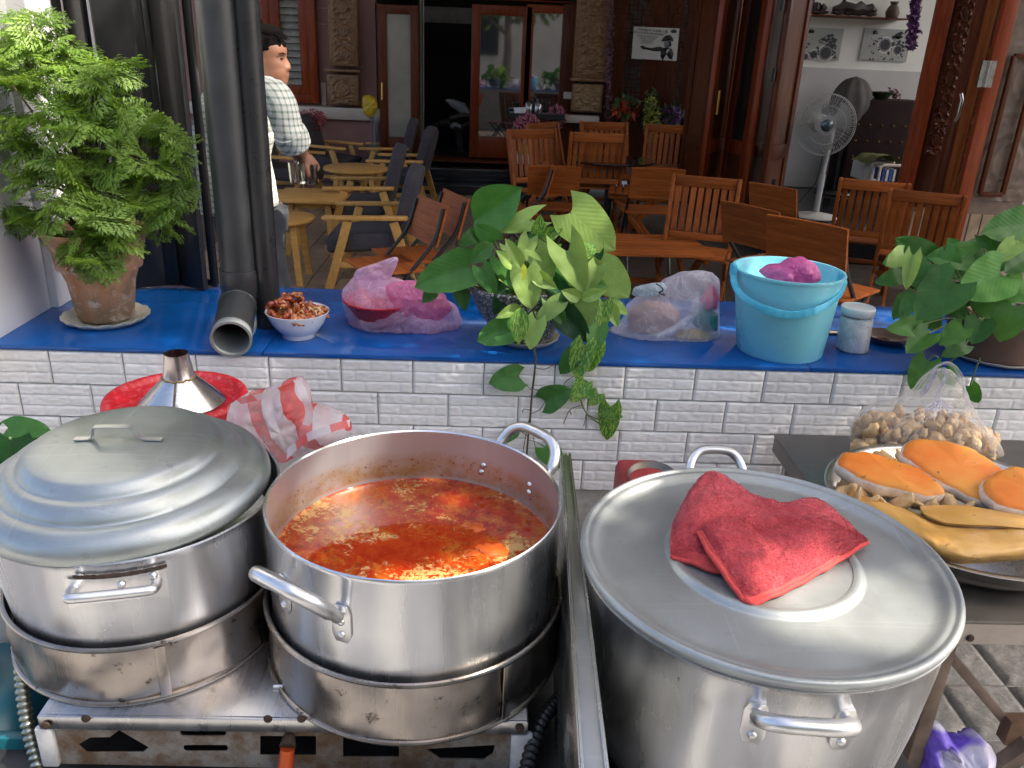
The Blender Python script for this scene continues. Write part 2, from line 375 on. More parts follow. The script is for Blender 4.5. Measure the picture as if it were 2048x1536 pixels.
# ------------------------------------------------------------------ low tiled wall with blue ledge
WY = 2.15
wall = thing('tiled_wall', 'low white embossed tile wall with a glossy blue stone ledge', 'wall', (0, WY, 0))
mb = MB(); mb.box((.1, WY + .33, .395), (5.4, .654, .79)); part(wall, 'core', mb, M_GROUT)
def tile_mesh(seed):
    def fn(u, v):
        x, z = u * .1982, v * .0982; e = min(u * .1982, (1 - u) * .1982, v * .0982, (1 - v) * .0982)
        row = min(2, int(v * 3)); fv = v * 3 - row; off = (.35, .62, .2)[row]
        bx = (u * 2 + off) % 1.0; eb = min(bx * .098, (1 - bx) * .098, fv * .032, (1 - fv) * .032)
        h = .0035 + .0030 * max(0, min(1, eb / .0035))
        h += .0019 * noise.noise(V((x * 45, z * 150 + row * 9, seed))) * min(1, eb / .006) + .0006 * noise.noise(V((x * 160, z * 260, seed + 5)))
        h *= min(1, e / .0025) ** .5
        return (x - .0991, -h, z - .0491)
    mb = MB(); mb.grid(fn, 44, 24); return mb.mesh('tile_mesh', M_TILE, 60, fixn=False)
TM = [tile_mesh(s) for s in range(4)]
for r in range(6):
    for c in range(-5, 17):
        x = -1.192 + c * .2 + (.1 if r % 2 == 1 else 0) + .1; z = .80 - r * .1 - .05
        if r > 3 and -.9 < x < 1.0: continue
        o = link('tile', TM[(c * 7 + r * 3) % 4], wall, (x, .001 + random.uniform(-.0006, .0006), z))
        if (c + r) % 2: o.scale = (-1, 1, 1)
xs = PZ(536, 690, .815).x
for a, b in ((-2.6, xs - .0012), (xs + .0012, .93), (.932, 2.8)):
    mb = MB(); mb.box(((a + b) / 2, WY + .315, .8095), (b - a, .645, .013)); part(wall, 'slab', mb, M_BLUE, bevel=.0015)
mb = MB(); mb.box((.1, WY + .32, .7995), (5.4, .63, .006)); part(wall, 'trim_strip', mb, M_TRIM)
LZ = .816   # ledge top

# white pillar at the left end
a, b, c = PZ(0, 666, LZ), PZ(101, 616, LZ), PZ(136, 605, LZ)
pil = thing('white_pillar', 'white plastered corner pillar behind the fern pot', 'pillar', (a.x - .3, 2.4, LZ))
mb = MB(); mb.prism([(b.x + .004, LZ), (b.x - .8, LZ), (b.x - .8, 3.4), (b.x + .004, 3.4)], 2.02, b.y); part(pil, 'shaft', mb, M_WHITE, bevel=.004)
mb = MB(); mb.prism([(c.x, LZ), (b.x - .6, LZ), (b.x - .6, 3.4), (c.x, 3.4)], b.y + .004, b.y + .36); part(pil, 'pilaster', mb, M_WHITE, bevel=.004)

# black folding gate
g = thing('folding_gate', 'black folded metal gate standing on the back of the blue ledge', 'gate', (-1.1, 2.76, LZ))
edges = [(150, 205, 2.70, 2.76), (212, 262, 2.77, 2.71), (276, 340, 2.70, 2.765), (372, 428, 2.765, 2.715)]
for x0, x1, y0, y1 in edges:
    A = PZ(x0, 569, LZ); B = PZ(x1, 569, LZ); mb = MB(); mb.bar((A.x, y0, 2.02), (B.x, y1, 2.02), .022, 2.40); part(g, 'panel', mb, M_BLACKP, bevel=.004)
for x0, w_ in ((268, .018), (347, .03), (362, .018), (436, .022)):
    A = PZ(x0, 569, LZ); mb = MB(); mb.box((A.x, 2.765, 2.02), (w_, .03, 2.40)); part(g, 'post', mb, M_BLACKP, bevel=.003)
mb = MB(); A = PZ(150, 569, LZ); B = PZ(440, 569, LZ); mb.box(((A.x + B.x) / 2, 2.783, LZ + .012), (B.x - A.x, .01, .02)); part(g, 'bottom_rail', mb, M_BLACKP)

# drain pipes
p2 = PZ(539, 652, LZ); r2 = .0365
o = MB(); o.tube([(p2.x, p2.y, LZ), (p2.x, p2.y, 3.4)], r2, 28); solo('drain_pipe', o, M_PVCB, 'thinner black pipe standing upright on the ledge behind the grey downpipe', 'pipe', base=(p2.x, p2.y, LZ))
ya = p2.y - .015; ax = PY(479, 545, ya); el = PY(478, 598, ya); op = PY(462, 679, 2.115); r1 = .052
pp = thing('downpipe', 'dark grey plastic downpipe with an elbow outlet over the ledge edge', 'pipe', (ax.x, ax.y, op.z))
o = MB(); o.tube([(ax.x, ax.y, 3.4), (ax.x, ax.y, ax.z + .01)], r1, 32); part(pp, 'pipe', o, M_PVC)
o = MB(); o.lathe([(r1 - .002, .012), (r1 + .004, .012), (r1 + .0045, .008), (r1 + .0045, -.05), (r1 + .002, -.054)], 32, Matrix.Translation((ax.x, ax.y, ax.z))); part(pp, 'collar', o, M_PVC)
d = (op - el).normalized(); path = [V((ax.x, ax.y, ax.z - .04)), V((ax.x, ax.y, el.z + .012)), el + d * .018, el + d * .05, op - d * .002]
o = MB(); o.tube(path, r1 + .0005, 32, caps=False); part(pp, 'elbow', o, M_PVC, 60)
o = MB(); o.tube(path, r1 - .004, 32, caps=False); part(pp, 'bore', o, M_PVCL, 60)  # bore coloured lighter than the pipe to put light inside it
o = MB(); q = d.to_track_quat('Z', 'Y').to_matrix().to_4x4(); q.translation = op
o.lathe([(r1 - .0038, -.004), (r1 - .0038, 0), (r1 + .003, 0), (r1 + .003, -.004), (r1 + .001, -.03)], 36, q); part(pp, 'outlet_rim', o, M_PVCL)
o = MB(); q = d.to_track_quat('Z', 'Y').to_matrix().to_4x4(); q.translation = el + d * .05
o.lathe([(r1, -.003), (r1 + .003, 0), (r1, .003)], 36, q); part(pp, 'seam', o, M_PVC)
# ------------------------------------------------------------------ cafe shell
M_FLOOR = plain('cafe_floor_dark', (.055, .042, .033), .55, var=.3, nscale=8)
M_FTILE = plain('brown_floor_tile', (.24, .175, .115), .42, var=.3, nscale=9, objvar=.25, bump=.15)
M_GRAN = plain('black_granite', (.02, .021, .024), .12, var=.4, nscale=40)
M_CEIL = plain('ceiling_paint', (.78, .76, .72), .8)
M_ROOM = plain('room_white_paint', (.76, .75, .68), .7, var=.07, nscale=3)
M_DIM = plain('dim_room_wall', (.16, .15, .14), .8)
M_SILL = plain('cream_sill', (.55, .49, .42), .6, var=.12, nscale=6)
mb = MB(); mb.box((1.5, 9.0, -.04), (13, 12.5, .07)); floor = struct('floor', mb, M_FLOOR)
mb = MB(); mb.box((0, 0, 0), (.195, .345, .012)); ft = mb.mesh('floor_tile_mesh', M_FTILE, bevel=.002, seg=1)
k = 0
for i in range(13):
    for j in range(18):
        x = -2.15 + i * .2; y = 4.3 + j * .35 + (.175 if i % 2 else 0)
        if y < 10.1: share(floor, 'tile', ft, Matrix.Translation((x, y, .0015 + random.uniform(-.001, .001))))
mb = MB(); mb.box((1.2, 7.6, 4.25), (12.4, 9.0, .1)); struct('ceiling', mb, M_CEIL)
mb = MB(); mb.box((-5.0, 12.0, 1.6), (.1, 4, 3.5)); struct('side_wall_left', mb, M_CEIL)
mb = MB(); mb.box((7.9, 8.5, 1.25), (.1, 12, 2.7)); struct('side_wall_right', mb, M_CEIL)

YB = 10.5
def pr(x0, y0, x1, y1, Y):
    A = PY(x0, y0, Y); B = PY(x1, y1, Y); return A.x, B.x, A.z, B.z       # x0,x1,ztop,zbot
def slab(mb, x0, y0, x1, y1, Y, th=.04, back=True):
    a, b, zt, zb = pr(x0, y0, x1, y1, Y)
    mb.box(((a + b) / 2, Y + (th / 2 if back else -th / 2), (zt + zb) / 2), (abs(b - a), th, abs(zt - zb))); return a, b, zt, zb

# back wall, left part, with its dado and sill
xl = PY(300, 100, YB).x; xr = PY(752, 100, YB).x; zs = PY(680, 213, YB).z; zd = PY(680, 236, YB).z
bw = thing('back_wall', 'mauve brown cafe back wall with a cream sill band and low dado', 'wall', (xl, YB, 0))
mb = MB(); mb.box(((xl + xr) / 2, YB + .1, 2.15), (xr - xl, .2, 4.1)); part(bw, 'wall_panel', mb, M_MAUVE)
mb = MB(); mb.box(((xl + xr) / 2, YB - .10, (zs + zd) / 2), (xr - xl + .1, .26, zs - zd)); part(bw, 'sill', mb, M_SILL, bevel=.008)
mb = MB(); mb.box(((xl + xr) / 2 - .02, YB - .06, zd / 2), (xr - xl, .17, zd)); part(bw, 'dado', mb, M_MAUVE)
for py in (15, 47): 
    mb = MB(); a, b, zt, zb = slab(mb, 628, py, 652, py + 2, YB - .006, .004); part(bw, 'joint_line', mb, M_SILL)
mb = MB(); slab(mb, 642, 165, 653, 211, YB - .02, .02); part(bw, 'cream_block', mb, M_SILL)
mb = MB(); slab(mb, 404, 5, 415, 9, YB - .006, .004); slab(mb, 404, 40, 415, 44, YB - .006, .004); part(bw, 'joint_line', mb, M_SILL)

# louvre window with a red wooden frame
wd = thing('louvre_window', 'red wooden window with glass louvres behind the walking man', 'window', PY(585, 205, YB - .05))
def frame(root, name, x0, y0, x1, y1, wpx, Y, th, mt, bev=.006):
    a, b, zt, zb = pr(x0, y0, x1, y1, Y); ww = wpx / FPX * Y
    for (cx, cz, sx, sz) in ((a + ww / 2, (zt + zb) / 2, ww, zt - zb), (b - ww / 2, (zt + zb) / 2, ww, zt - zb), ((a + b) / 2, zt - ww / 2, b - a - 2 * ww, ww), ((a + b) / 2, zb + ww / 2, b - a - 2 * ww, ww)):
        mb = MB(); mb.box((cx, Y, cz), (sx, th, sz)); part(root, name, mb, mt, bevel=bev)
    return a + ww, b - ww, zt - ww, zb + ww
frame(wd, 'frame', 518, -60, 640, 206, 14, YB - .05, .12, M_RED)
a, b, zt, zb = frame(wd, 'sash', 533, -40, 626, 193, 19, YB - .07, .06, M_RED)
M_LOUV = plain('frosted_louvre', (.30, .31, .27), .25, var=.3, nscale=5)
n = 13
for k in range(n):
    z = zb + (zt - zb) * (k + .5) / n; mb = MB(); mb.box((0, 0, 0), (b - a, .006, (zt - zb) / n * 1.05), Matrix.Translation(((a + b) / 2, YB - .03, z)) @ Matrix.Rotation(radians(-28), 4, 'X')); part(wd, 'slat', mb, M_LOUV)

# carved pilasters
def carve(u, v, asp):
    """height of a floral relief, u,v in 0..1, asp = height/width"""
    x = (u - .5) * 2; y = v * asp * 2; cell = 2.0
    yy = (y % cell) - cell / 2; r = sqrt(x * x + yy * yy); th = atan2(yy, x)
    h = 0
    if r < .42: h = .7 + .5 * abs(cos(4 * th)) * sin(min(1, r / .42) * pi)
    elif r < .52: h = 1.2
    else: h = .6 * max(0, sin(9 * abs(x) + 5 * sin(7 * y + 2 * abs(x)))) + .5 * max(0, cos(11 * y + 6 * abs(x) * abs(x)))
    e = min(u, 1 - u) * 2; 
    return h * min(1, max(0, (e - .06)) / .1)
def carved_panel(root, x0, y0, x1, y1, Y, mt=None, dep=.014, nm='carved_panel', nu=30, nv=None):
    a, b, zt, zb = pr(x0, y0, x1, y1, Y); asp = (zt - zb) / (b - a); nv = nv or max(10, int(nu * asp))
    mb = MB(); mb.grid(lambda u, v: (a + (b - a) * u, Y - dep * carve(u, v, asp) - .002, zb + (zt - zb) * v), nu, nv)
    part(root, nm, mb, mt or M_CARVE, 60)
pc = thing('carved_pilaster', 'brown carved pilaster with a medallion beside the louvre window', 'pilaster', PY(688, 211, YB - .2))
mb = MB(); slab(mb, 651, -80, 717, 134, YB - .20, .19); part(pc, 'shaft', mb, M_CARVE, bevel=.01)
mb = MB(); slab(mb, 649, 137, 721, 146, YB - .23, .2); part(pc, 'moulding', mb, M_CARVE, bevel=.01)
mb = MB(); slab(mb, 653, 148, 718, 211, YB - .20, .19); part(pc, 'base_block', mb, M_CARVE, bevel=.01)
carved_panel(pc, 659, -60, 709, 130, YB - .20); carved_panel(pc, 658, 152, 713, 207, YB - .20)

pc = thing('carved_pilaster', 'brown carved pilaster with a gold floral block right of the glass doors', 'pilaster', PY(1180, 225, YB - .2))
mb = MB(); slab(mb, 1160, -80, 1214, 158, YB - .20, .19); part(pc, 'shaft', mb, M_CARVE, bevel=.01)
mb = MB(); slab(mb, 1142, 155, 1210, 165, YB - .23, .2); part(pc, 'moulding', mb, M_CARVE, bevel=.01)
mb = MB(); slab(mb, 1146, 167, 1203, 226, YB - .20, .19); part(pc, 'base_block', mb, M_CARVE, bevel=.01)
M_CARVEG = plain('gilded_carving', (.26, .165, .07), .4, var=.4, nscale=25)
carved_panel(pc, 1166, -60, 1207, 150, YB - .20); carved_panel(pc, 1150, 170, 1199, 222, YB - .20, M_CARVEG)
mb = MB(); slab(mb, 1130, 230, 1198, 248, YB - .2, .2); part(pc, 'sill', mb, M_SILL, bevel=.006)
mb = MB(); slab(mb, 1128, 184, 1144, 198, YB - .1, .1); part(pc, 'cream_block', mb, M_SILL)

# double door with glass leaves
zf = PY(900, 318, YB).z
M_FROST = plain('frosted_pane', (.27, .26, .21), .35, var=.2, nscale=3)
t = MT('mirror_glass'); t.set(col=(.02, .022, .02), rough=.03, spec=1.0, coat=1.0, coatr=.02, ior=2.2); M_GLASS = t.m
dr = thing('glass_door', 'red wooden double door with one leaf open on a dark hall', 'door', PY(950, 318, YB))
mb = MB(); slab(mb, 750, -14, 1150, 7, YB - .08, .2); part(dr, 'lintel', mb, M_RED, bevel=.008)
for x0, x1 in ((752, 770), (1128, 1146)):
    mb = MB(); slab(mb, x0, 7, x1, 318, YB - .06, .18); part(dr, 'jamb', mb, M_DARK, bevel=.008)
mb = MB(); slab(mb, 752, 318, 1146, 331, YB - .25, .5); part(dr, 'threshold', mb, M_DARK, bevel=.008)
def leaf_door(x0, x1, y0, y1, wpx, Y, pane, mt=M_RED, bottom=None):
    lf = None
    a, b, zt, zb = pr(x0, y0, x1, y1, Y); ww = wpx / FPX * Y; bb = (bottom or wpx) / FPX * Y
    mb = MB()
    mb.box((a + ww / 2, Y, (zt + zb) / 2), (ww, .045, zt - zb)); mb.box((b - ww / 2, Y, (zt + zb) / 2), (ww, .045, zt - zb))
    mb.box(((a + b) / 2, Y, zt - ww / 2), (b - a - 2 * ww, .045, ww)); mb.box(((a + b) / 2, Y, zb + bb / 2), (b - a - 2 * ww, .045, bb))
    lf = part(dr, 'door_leaf', mb, mt, bevel=.006)
    mb = MB(); mb.box(((a + b) / 2, Y + .005, (zt + zb + bb - ww) / 2), (b - a - 2 * ww, .008, zt - zb - bb - ww)); part(lf, 'pane', mb, pane)
    return lf
lf = leaf_door(756, 838, 8, 318, 15, YB - .5, M_FROST, M_DARK, 40)
mb = MB(); mb.tube([PY(764, 165, YB - .56), PY(764, 200, YB - .56)], .012, 8); part(lf, 'handle', mb, M_GOLD)
lf = leaf_door(944, 1052, 8, 318, 17, YB - .02, M_GLASS, M_RED, 40)
leaf_door(1054, 1128, 8, 318, 14, YB - .02, M_GLASS, M_RED, 70)
mb = MB(); mb.grid(lambda u, v: (PY(838 + 10 * u, 0, YB - .3).x + .0, YB - .3 + .02 * sin(u * 12), .55 + 1.7 * v), 8, 4); solo('curtain', mb, M_FROST, 'pale narrow curtain at the edge of the open door', 'curtain', base=PY(843, 290, YB - .3))
# dark hall behind the door
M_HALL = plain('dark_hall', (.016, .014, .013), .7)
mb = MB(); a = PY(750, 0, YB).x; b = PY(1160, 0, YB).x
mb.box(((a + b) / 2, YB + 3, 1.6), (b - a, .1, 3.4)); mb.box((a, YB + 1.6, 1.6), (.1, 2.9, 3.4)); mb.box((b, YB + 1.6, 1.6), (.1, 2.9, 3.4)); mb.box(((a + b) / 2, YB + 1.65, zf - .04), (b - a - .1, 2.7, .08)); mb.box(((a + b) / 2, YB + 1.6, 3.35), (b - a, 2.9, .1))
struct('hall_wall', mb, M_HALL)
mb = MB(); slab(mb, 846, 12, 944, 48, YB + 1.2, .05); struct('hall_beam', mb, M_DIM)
# granite steps in front of the door
zst = PY(950, 331, YB - .25).z
st = thing('granite_steps', 'two black granite steps below the glass doors', 'steps', (PY(950, 350, 10.1).x, 10, 0))
A = PY(760, 340, YB - .3).x; B = PY(1160, 340, YB - .3).x
mb = MB(); mb.box(((A + B) / 2, 10.13, zst * .74 - .01), (B - A, .3, zst * .52)); part(st, 'step', mb, M_GRAN, bevel=.006)
mb = MB(); mb.box(((A + B) / 2, 9.97, zst * .22), (B - A, .6, zst * .44)); part(st, 'step', mb, M_GRAN, bevel=.006)

# motorbike in the hall
M_BIKE = plain('silver_fairing', (.35, .37, .38), .25, var=.1, coat=.5)
mk = thing('motorbike', 'silver and black motorbike parked in the dark hall behind the door', 'motorbike', PY(905, 300, YB + .7) * 1)
Yk = YB + .7; c = lambda x, y: PY(x, y, Yk)
mb = MB(); mb.tube([c(892, 200), c(905, 206), c(925, 216), c(942, 232)], [.015, .05, .07, .03], 8); part(mk, 'fairing', mb, M_BIKE)
mb = MB(); mb.tube([c(890, 244), c(906, 250), c(926, 256)], [.02, .05, .03], 8); part(mk, 'exhaust', mb, M_BIKE)
for xx in (892, 950):
    mb = MB(); q = c(xx, 280); mb.tube([q + V((cos(k * pi / 8) * .22, 0, sin(k * pi / 8) * .22)) for k in range(16)], .045, 8, closed=True); part(mk, 'wheel', mb, M_BLK)
mb = MB(); mb.tube([c(900, 238), c(930, 232), c(950, 236)], [.05, .07, .05], 8); part(mk, 'seat', mb, M_BLK)
mb = MB(); mb.tube([c(886, 205), c(896, 196), c(910, 197)], .012, 6); part(mk, 'handlebar', mb, M_BLK)

# lattice screen and the wall behind it
xa = PY(1150, 100, YB + .05).x; xb = PY(1470, 100, YB + .05).x
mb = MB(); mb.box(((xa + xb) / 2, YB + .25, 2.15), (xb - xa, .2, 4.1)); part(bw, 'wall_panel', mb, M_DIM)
ls = thing('lattice_screen', 'dark wooden lattice screen carrying a white poster', 'screen', PY(1310, 300, YB - .1))
Yl = YB - .08; lat = MB()
a, b, zt, zb = pr(1222, -40, 1400, 330, Yl)
for x0, x1 in ((1236, 1300), (1345, 1384)):
    l, r_, t_, z_ = pr(x0, -40, x1, 230, Yl); nx = max(3, int((r_ - l) / .05)); nz = int((t_ - z_) / .05)
    for i in range(nx + 1):
        for j in range(nz):
            if (i + j // 2) % 3: lat.box((l + (r_ - l) * i / nx, Yl, z_ + (j + .5) * (t_ - z_) / nz), (.012, .016, (t_ - z_) / nz))
    for j in range(nz + 1):
        for i in range(nx):
            if (j + i // 2) % 3: lat.box((l + (i + .5) * (r_ - l) / nx, Yl + .001, z_ + j * (t_ - z_) / nz), ((r_ - l) / nx, .013, .012))
part(ls, 'lattice', lat, M_DARK, stuff=True)
for x0, x1, y1 in ((1224, 1236, 300), (1300, 1345, 240), (1384, 1400, 330)):
    mb = MB(); slab(mb, x0, -40, x1, y1, Yl, .03); part(ls, 'panel', mb, M_DARK, bevel=.004)
mb = MB(); slab(mb, 1236, 230, 1384, 330, Yl, .03); part(ls, 'base_panel', mb, M_DARK, bevel=.004)
M_PURP = plain('mauve_tinsel', (.16, .075, .095), .6, var=.5, nscale=60)
rnd = random.Random(3); mb = MB()
for k in range(900):
    py = rnd.uniform(-20, 320); q = PY(1221 - (py * .02) + rnd.gauss(0, 3.5), py, YB - .26 + rnd.uniform(-.02, .02)); leaf_card(mb, q, .022, rnd)
solo('tinsel_garland', mb, M_PURP, 'long mauve tinsel garland hanging beside the lattice screen', 'garland', 180, base=PY(1220, 300, YB - .26), fixn=False)

# poster with a pointing figure
M_PAPER = plain('poster_paper', (.62, .60, .55), .5, var=.03)
M_INK = plain('poster_ink', (.02, .02, .022), .5)
M_GREYINK = plain('poster_grey_ink', (.22, .22, .22), .5)
po = thing('pointing_poster', 'white poster of a man in a cocked hat pointing left', 'poster', PY(1312, 122, Yl - .02))
Yp = Yl - .022
A, B, C_, D_ = PY(1268, 53, Yp), PY(1359, 57, Yp), PY(1353, 122, Yp), PY(1263, 117, Yp)
mb = MB(); vs = [A, B, C_, D_]; mb.add([v for v in vs] + [v + V((0, .008, 0)) for v in vs], [(0, 1, 2, 3), (7, 6, 5, 4), (0, 4, 5, 1), (1, 5, 6, 2), (2, 6, 7, 3), (3, 7, 4, 0)]); part(po, 'sheet', mb, M_PAPER)
def flat(root, name, poly, Y, mt, th=.003):
    ps = [PY(x, y, Y) for x, y in poly]; n = len(ps); mb = MB()
    mb.add(ps + [p + V((0, th, 0)) for p in ps], [tuple(range(n))] + [(i, i + n, (i + 1) % n + n, (i + 1) % n) for i in range(n)]); return part(root, name, mb, mt, 180)
Y1 = Yp - .003
flat(po, 'hat', [(1322, 83), (1326, 76), (1332, 71), (1340, 70), (1346, 76), (1347, 83), (1340, 81), (1330, 83)], Y1, M_INK)
flat(po, 'face', [(1328, 84), (1339, 82), (1341, 90), (1336, 96), (1329, 93)], Y1, M_GREYINK)
flat(po, 'hair', [(1336, 82), (1342, 82), (1343, 92), (1338, 93), (1339, 87)], Y1 - .002, M_INK)
flat(po, 'arm', [(1281, 92), (1286, 91), (1291, 94), (1303, 96), (1320, 93), (1328, 96), (1324, 103), (1306, 102), (1292, 99), (1287, 99), (1281, 95)], Y1, M_INK)
flat(po, 'coat', [(1322, 97), (1334, 95), (1344, 98), (1347, 108), (1344, 119), (1338, 117), (1333, 108), (1325, 121), (1321, 112)], Y1 - .001, M_INK)
flat(po, 'sash', [(1335, 98), (1339, 99), (1334, 108), (1332, 104)], Y1 - .003, M_PAPER)
flat(po, 'badge', [(1341, 62), (1345, 59), (1351, 59), (1354, 63), (1352, 66), (1343, 66)], Y1, M_INK)
flat(po, 'emblem', [(1331, 60), (1335, 60), (1335, 66), (1331, 66)], Y1, M_GREYINK)
def text(root, name, s, px, py, Y, hpx, mt, italic=0, w=1, rz=0):
    cu = bpy.data.curves.new(name, 'FONT'); cu.body = s; cu.size = hpx / FPX * Y; cu.shear = italic; cu.align_x = 'CENTER'; cu.extrude = .0008
    o = bpy.data.objects.new(name, cu); me = bpy.data.meshes.new_from_object(o); bpy.data.objects.remove(o); me.materials.clear(); me.materials.append(mt)
    c = link(name, me, root, PY(px, py, Y) - OFF[root.name]); c.rotation_euler = (pi / 2, rz, 0); c.scale = (w, 1, 1); OFF[c.name] = V(c.location); return c
text(po, 'lettering', '"Không có cà phê,', 1299, 62, Y1, 6, M_INK, .25, 1.0, radians(2.5))
text(po, 'lettering', 'chính trị sẽ chỉ là cuộc nói suông"', 1296, 68, Y1, 5, M_INK, .25, .85, radians(2.5))
for k in range(5): text(po, 'lettering', ['Cà phê mạnh làm tôi tỉnh táo', 'một ngày mới bắt đầu', 'với tách cà phê', 'đậm đà hương vị', '- - -'][k], 1295, 74 + 4.4 * k, Y1, 4, M_GREYINK, .2, .8, radians(2.5))
# ------------------------------------------------------------------ right hand room, folding doors
ZR = .30
Yr = 9.3
mb = MB(); mb.box((5.1, 8.4, .145), (5.2, 3.0, .29)); struct('room_floor', mb, M_GRAN)
xa = PY(1540, 100, Yr).x; xb = PY(1900, 100, Yr).x
mb = MB(); mb.box(((xa + xb) / 2 + .4, Yr + .1, 1.9), (xb - xa + 2.2, .2, 3.2)); rw = struct('room_wall', mb, M_ROOM)
M_ROOMSHADE = plain('room_wall_shade', (.50, .49, .46), .7, var=.07, nscale=3)
a, b, zt, zb = pr(1560, 132, 1840, 420, Yr - .004)
mb = MB(); mb.box(((a + b) / 2, Yr - .006, (zt + .3) / 2), (b - a + .6, .01, zt - .3)); part(rw, 'dado', mb, M_ROOMSHADE)  # no real dado: a grey sheet painting shade on the lower white wall
# picture band: shelf with driftwood, coffee posters
sh = thing('wall_shelf', 'dark narrow shelf high on the white room wall', 'shelf', PY(1715, 36, Yr - .1))
mb = MB(); slab(mb, 1612, 31, 1818, 37, Yr - .26, .26); part(sh, 'board', mb, M_DARK, bevel=.004)
M_DRIFT = plain('dark_driftwood', (.03, .02, .016), .5, var=.4, nscale=30, bump=.5)
zt = PY(1700, 31, Yr - .2).z
def drift(x0, x1, ys, label, seed):
    mb = MB(); rnd = random.Random(seed); A = PY(x0, 31, Yr - .16).x; B = PY(x1, 31, Yr - .16).x; n = 8
    pts = []; rs = []
    for k in range(n + 1):
        u = k / n; pts.append((A + (B - A) * u, Yr - .16 + rnd.uniform(-.02, .02), zt + ys * (.35 + .2 * rnd.random()))); rs.append(ys * (.12 + .34 * sin(pi * u) ** .5 * (.6 + .5 * rnd.random())))
    mb.tube(pts, rs, 8); mb.tube([pts[2], pts[2][:2] + (zt + ys * 1.2,), (pts[2][0] - .1, pts[2][1], zt + ys * 1.35)], [.03, .015, .006], 6)
    for p in pts[1::2]: mb.blob((p[0], p[1], zt + ys * .16), (ys * .5, ys * .3, ys * .17), 1)
    solo('driftwood_carving', mb, M_DRIFT, label, 'carving', base=(A, Yr - .16, zt))
drift(1612, 1650, .13, 'small dark driftwood carving at the left end of the high shelf', 1); drift(1662, 1752, .15, 'long dark driftwood carving in the middle of the high shelf', 4)
mb = MB(); q = PY(1784, 31, Yr - .14); mb.lathe([(.012, 0), (.06, .0), (.07, .05), (.05, .10), (.03, .12), (.045, .15), (.012, .151)], 14, Matrix.Translation((q.x, q.y, zt))); solo('clay_figure', mb, plain('brown_clay', (.10, .07, .05), .6), 'small brown clay jar at the right end of the high shelf', 'figure', base=(q.x, q.y, zt))
def coffee_poster(x0, y0, x1, y1, label, cups, seed):
    Y = Yr - .02; root = thing('coffee_poster', label, 'poster', PY((x0 + x1) / 2, y1, Y))
    mb = MB(); slab(mb, x0, y0, x1, y1, Y, .012); part(root, 'sheet', mb, plain('grey_poster_%d' % seed, (.36, .37, .33), .5, var=.15, nscale=3))
    rnd = random.Random(seed)
    for (cx, cy_, r) in cups:
        for rr, mt_, dy in ((r, M_PAPER, .002), (r * .82, M_GREYINK, .004), (r * .62, M_INK, .006)):
            mb = MB(); c = PY(cx, cy_, Y); R = rr / FPX * Y * 1.05; mb.add([(c.x + R * cos(k * pi / 10), c.y - dy, c.z + R * sin(k * pi / 10)) for k in range(20)], [tuple(range(20))]); part(root, 'cup' if mt_ is M_PAPER else 'coffee', mb, mt_)
    mb = MB()
    for k in range(60):
        gx = x0 + 5 + rnd.random() ** .8 * (x1 - x0 - 10); gy = rnd.uniform(y0 + (y1 - y0) * .3, y1 - 4); c = PY(gx, gy, Y); s = rnd.uniform(.004, .016); mb.add([(c.x - s, c.y - .003, c.z), (c.x, c.y - .003, c.z - s), (c.x + s, c.y - .003, c.z), (c.x, c.y - .003, c.z + s)], [(0, 1, 2, 3)])
    for k in range(26):
        gx = x1 - 8 - abs(rnd.gauss(0, 9)); gy = y0 + (y1 - y0) * .5 + rnd.gauss(0, 13)
        if not (y0 + 4 < gy < y1 - 4): continue
        c = PY(gx, gy, Y); s = rnd.uniform(.015, .045); mb.add([(c.x - s, c.y - .0035, c.z), (c.x, c.y - .0035, c.z - s * .6), (c.x + s, c.y - .0035, c.z), (c.x, c.y - .0035, c.z + s * .5)], [(0, 1, 2, 3)])
    part(root, 'beans', mb, M_INK, 180, fixn=False, stuff=True)
    c = ((x0 * .75 + x1 * .25), y0 + 8)
    flat(root, 'badge', [(c[0] - 5, c[1] + 2), (c[0] - 3, c[1] - 3), (c[0] + 4, c[1] - 3), (c[0] + 7, c[1] + 2), (c[0] + 5, c[1] + 4), (c[0] - 4, c[1] + 4)], Y - .003, M_INK)
coffee_poster(1604, 54, 1677, 121, 'coffee poster with three cups left of the other on the white room wall', [(1651, 106, 15), (1627, 109, 9), (1610, 113, 7)], 5)
coffee_poster(1730, 56, 1812, 124, 'coffee poster with one cup seen from above beside the purple garland', [(1770, 90, 14), (1795, 100, 10)], 8)
rnd = random.Random(5); mb = MB(); M_VIOL = plain('violet_tinsel', (.12, .04, .15), .5, var=.5, nscale=60)
for k in range(800):
    py = rnd.uniform(-20, 98); q = PY(1832 - py * .10 + rnd.gauss(0, 5), py, Yr - .5 + rnd.uniform(-.04, .04)); leaf_card(mb, q, .03, rnd)
solo('tinsel_garland', mb, M_VIOL, 'short violet tinsel garland hanging in front of the coffee posters', 'garland', 180, base=PY(1825, 98, Yr - .5), fixn=False)
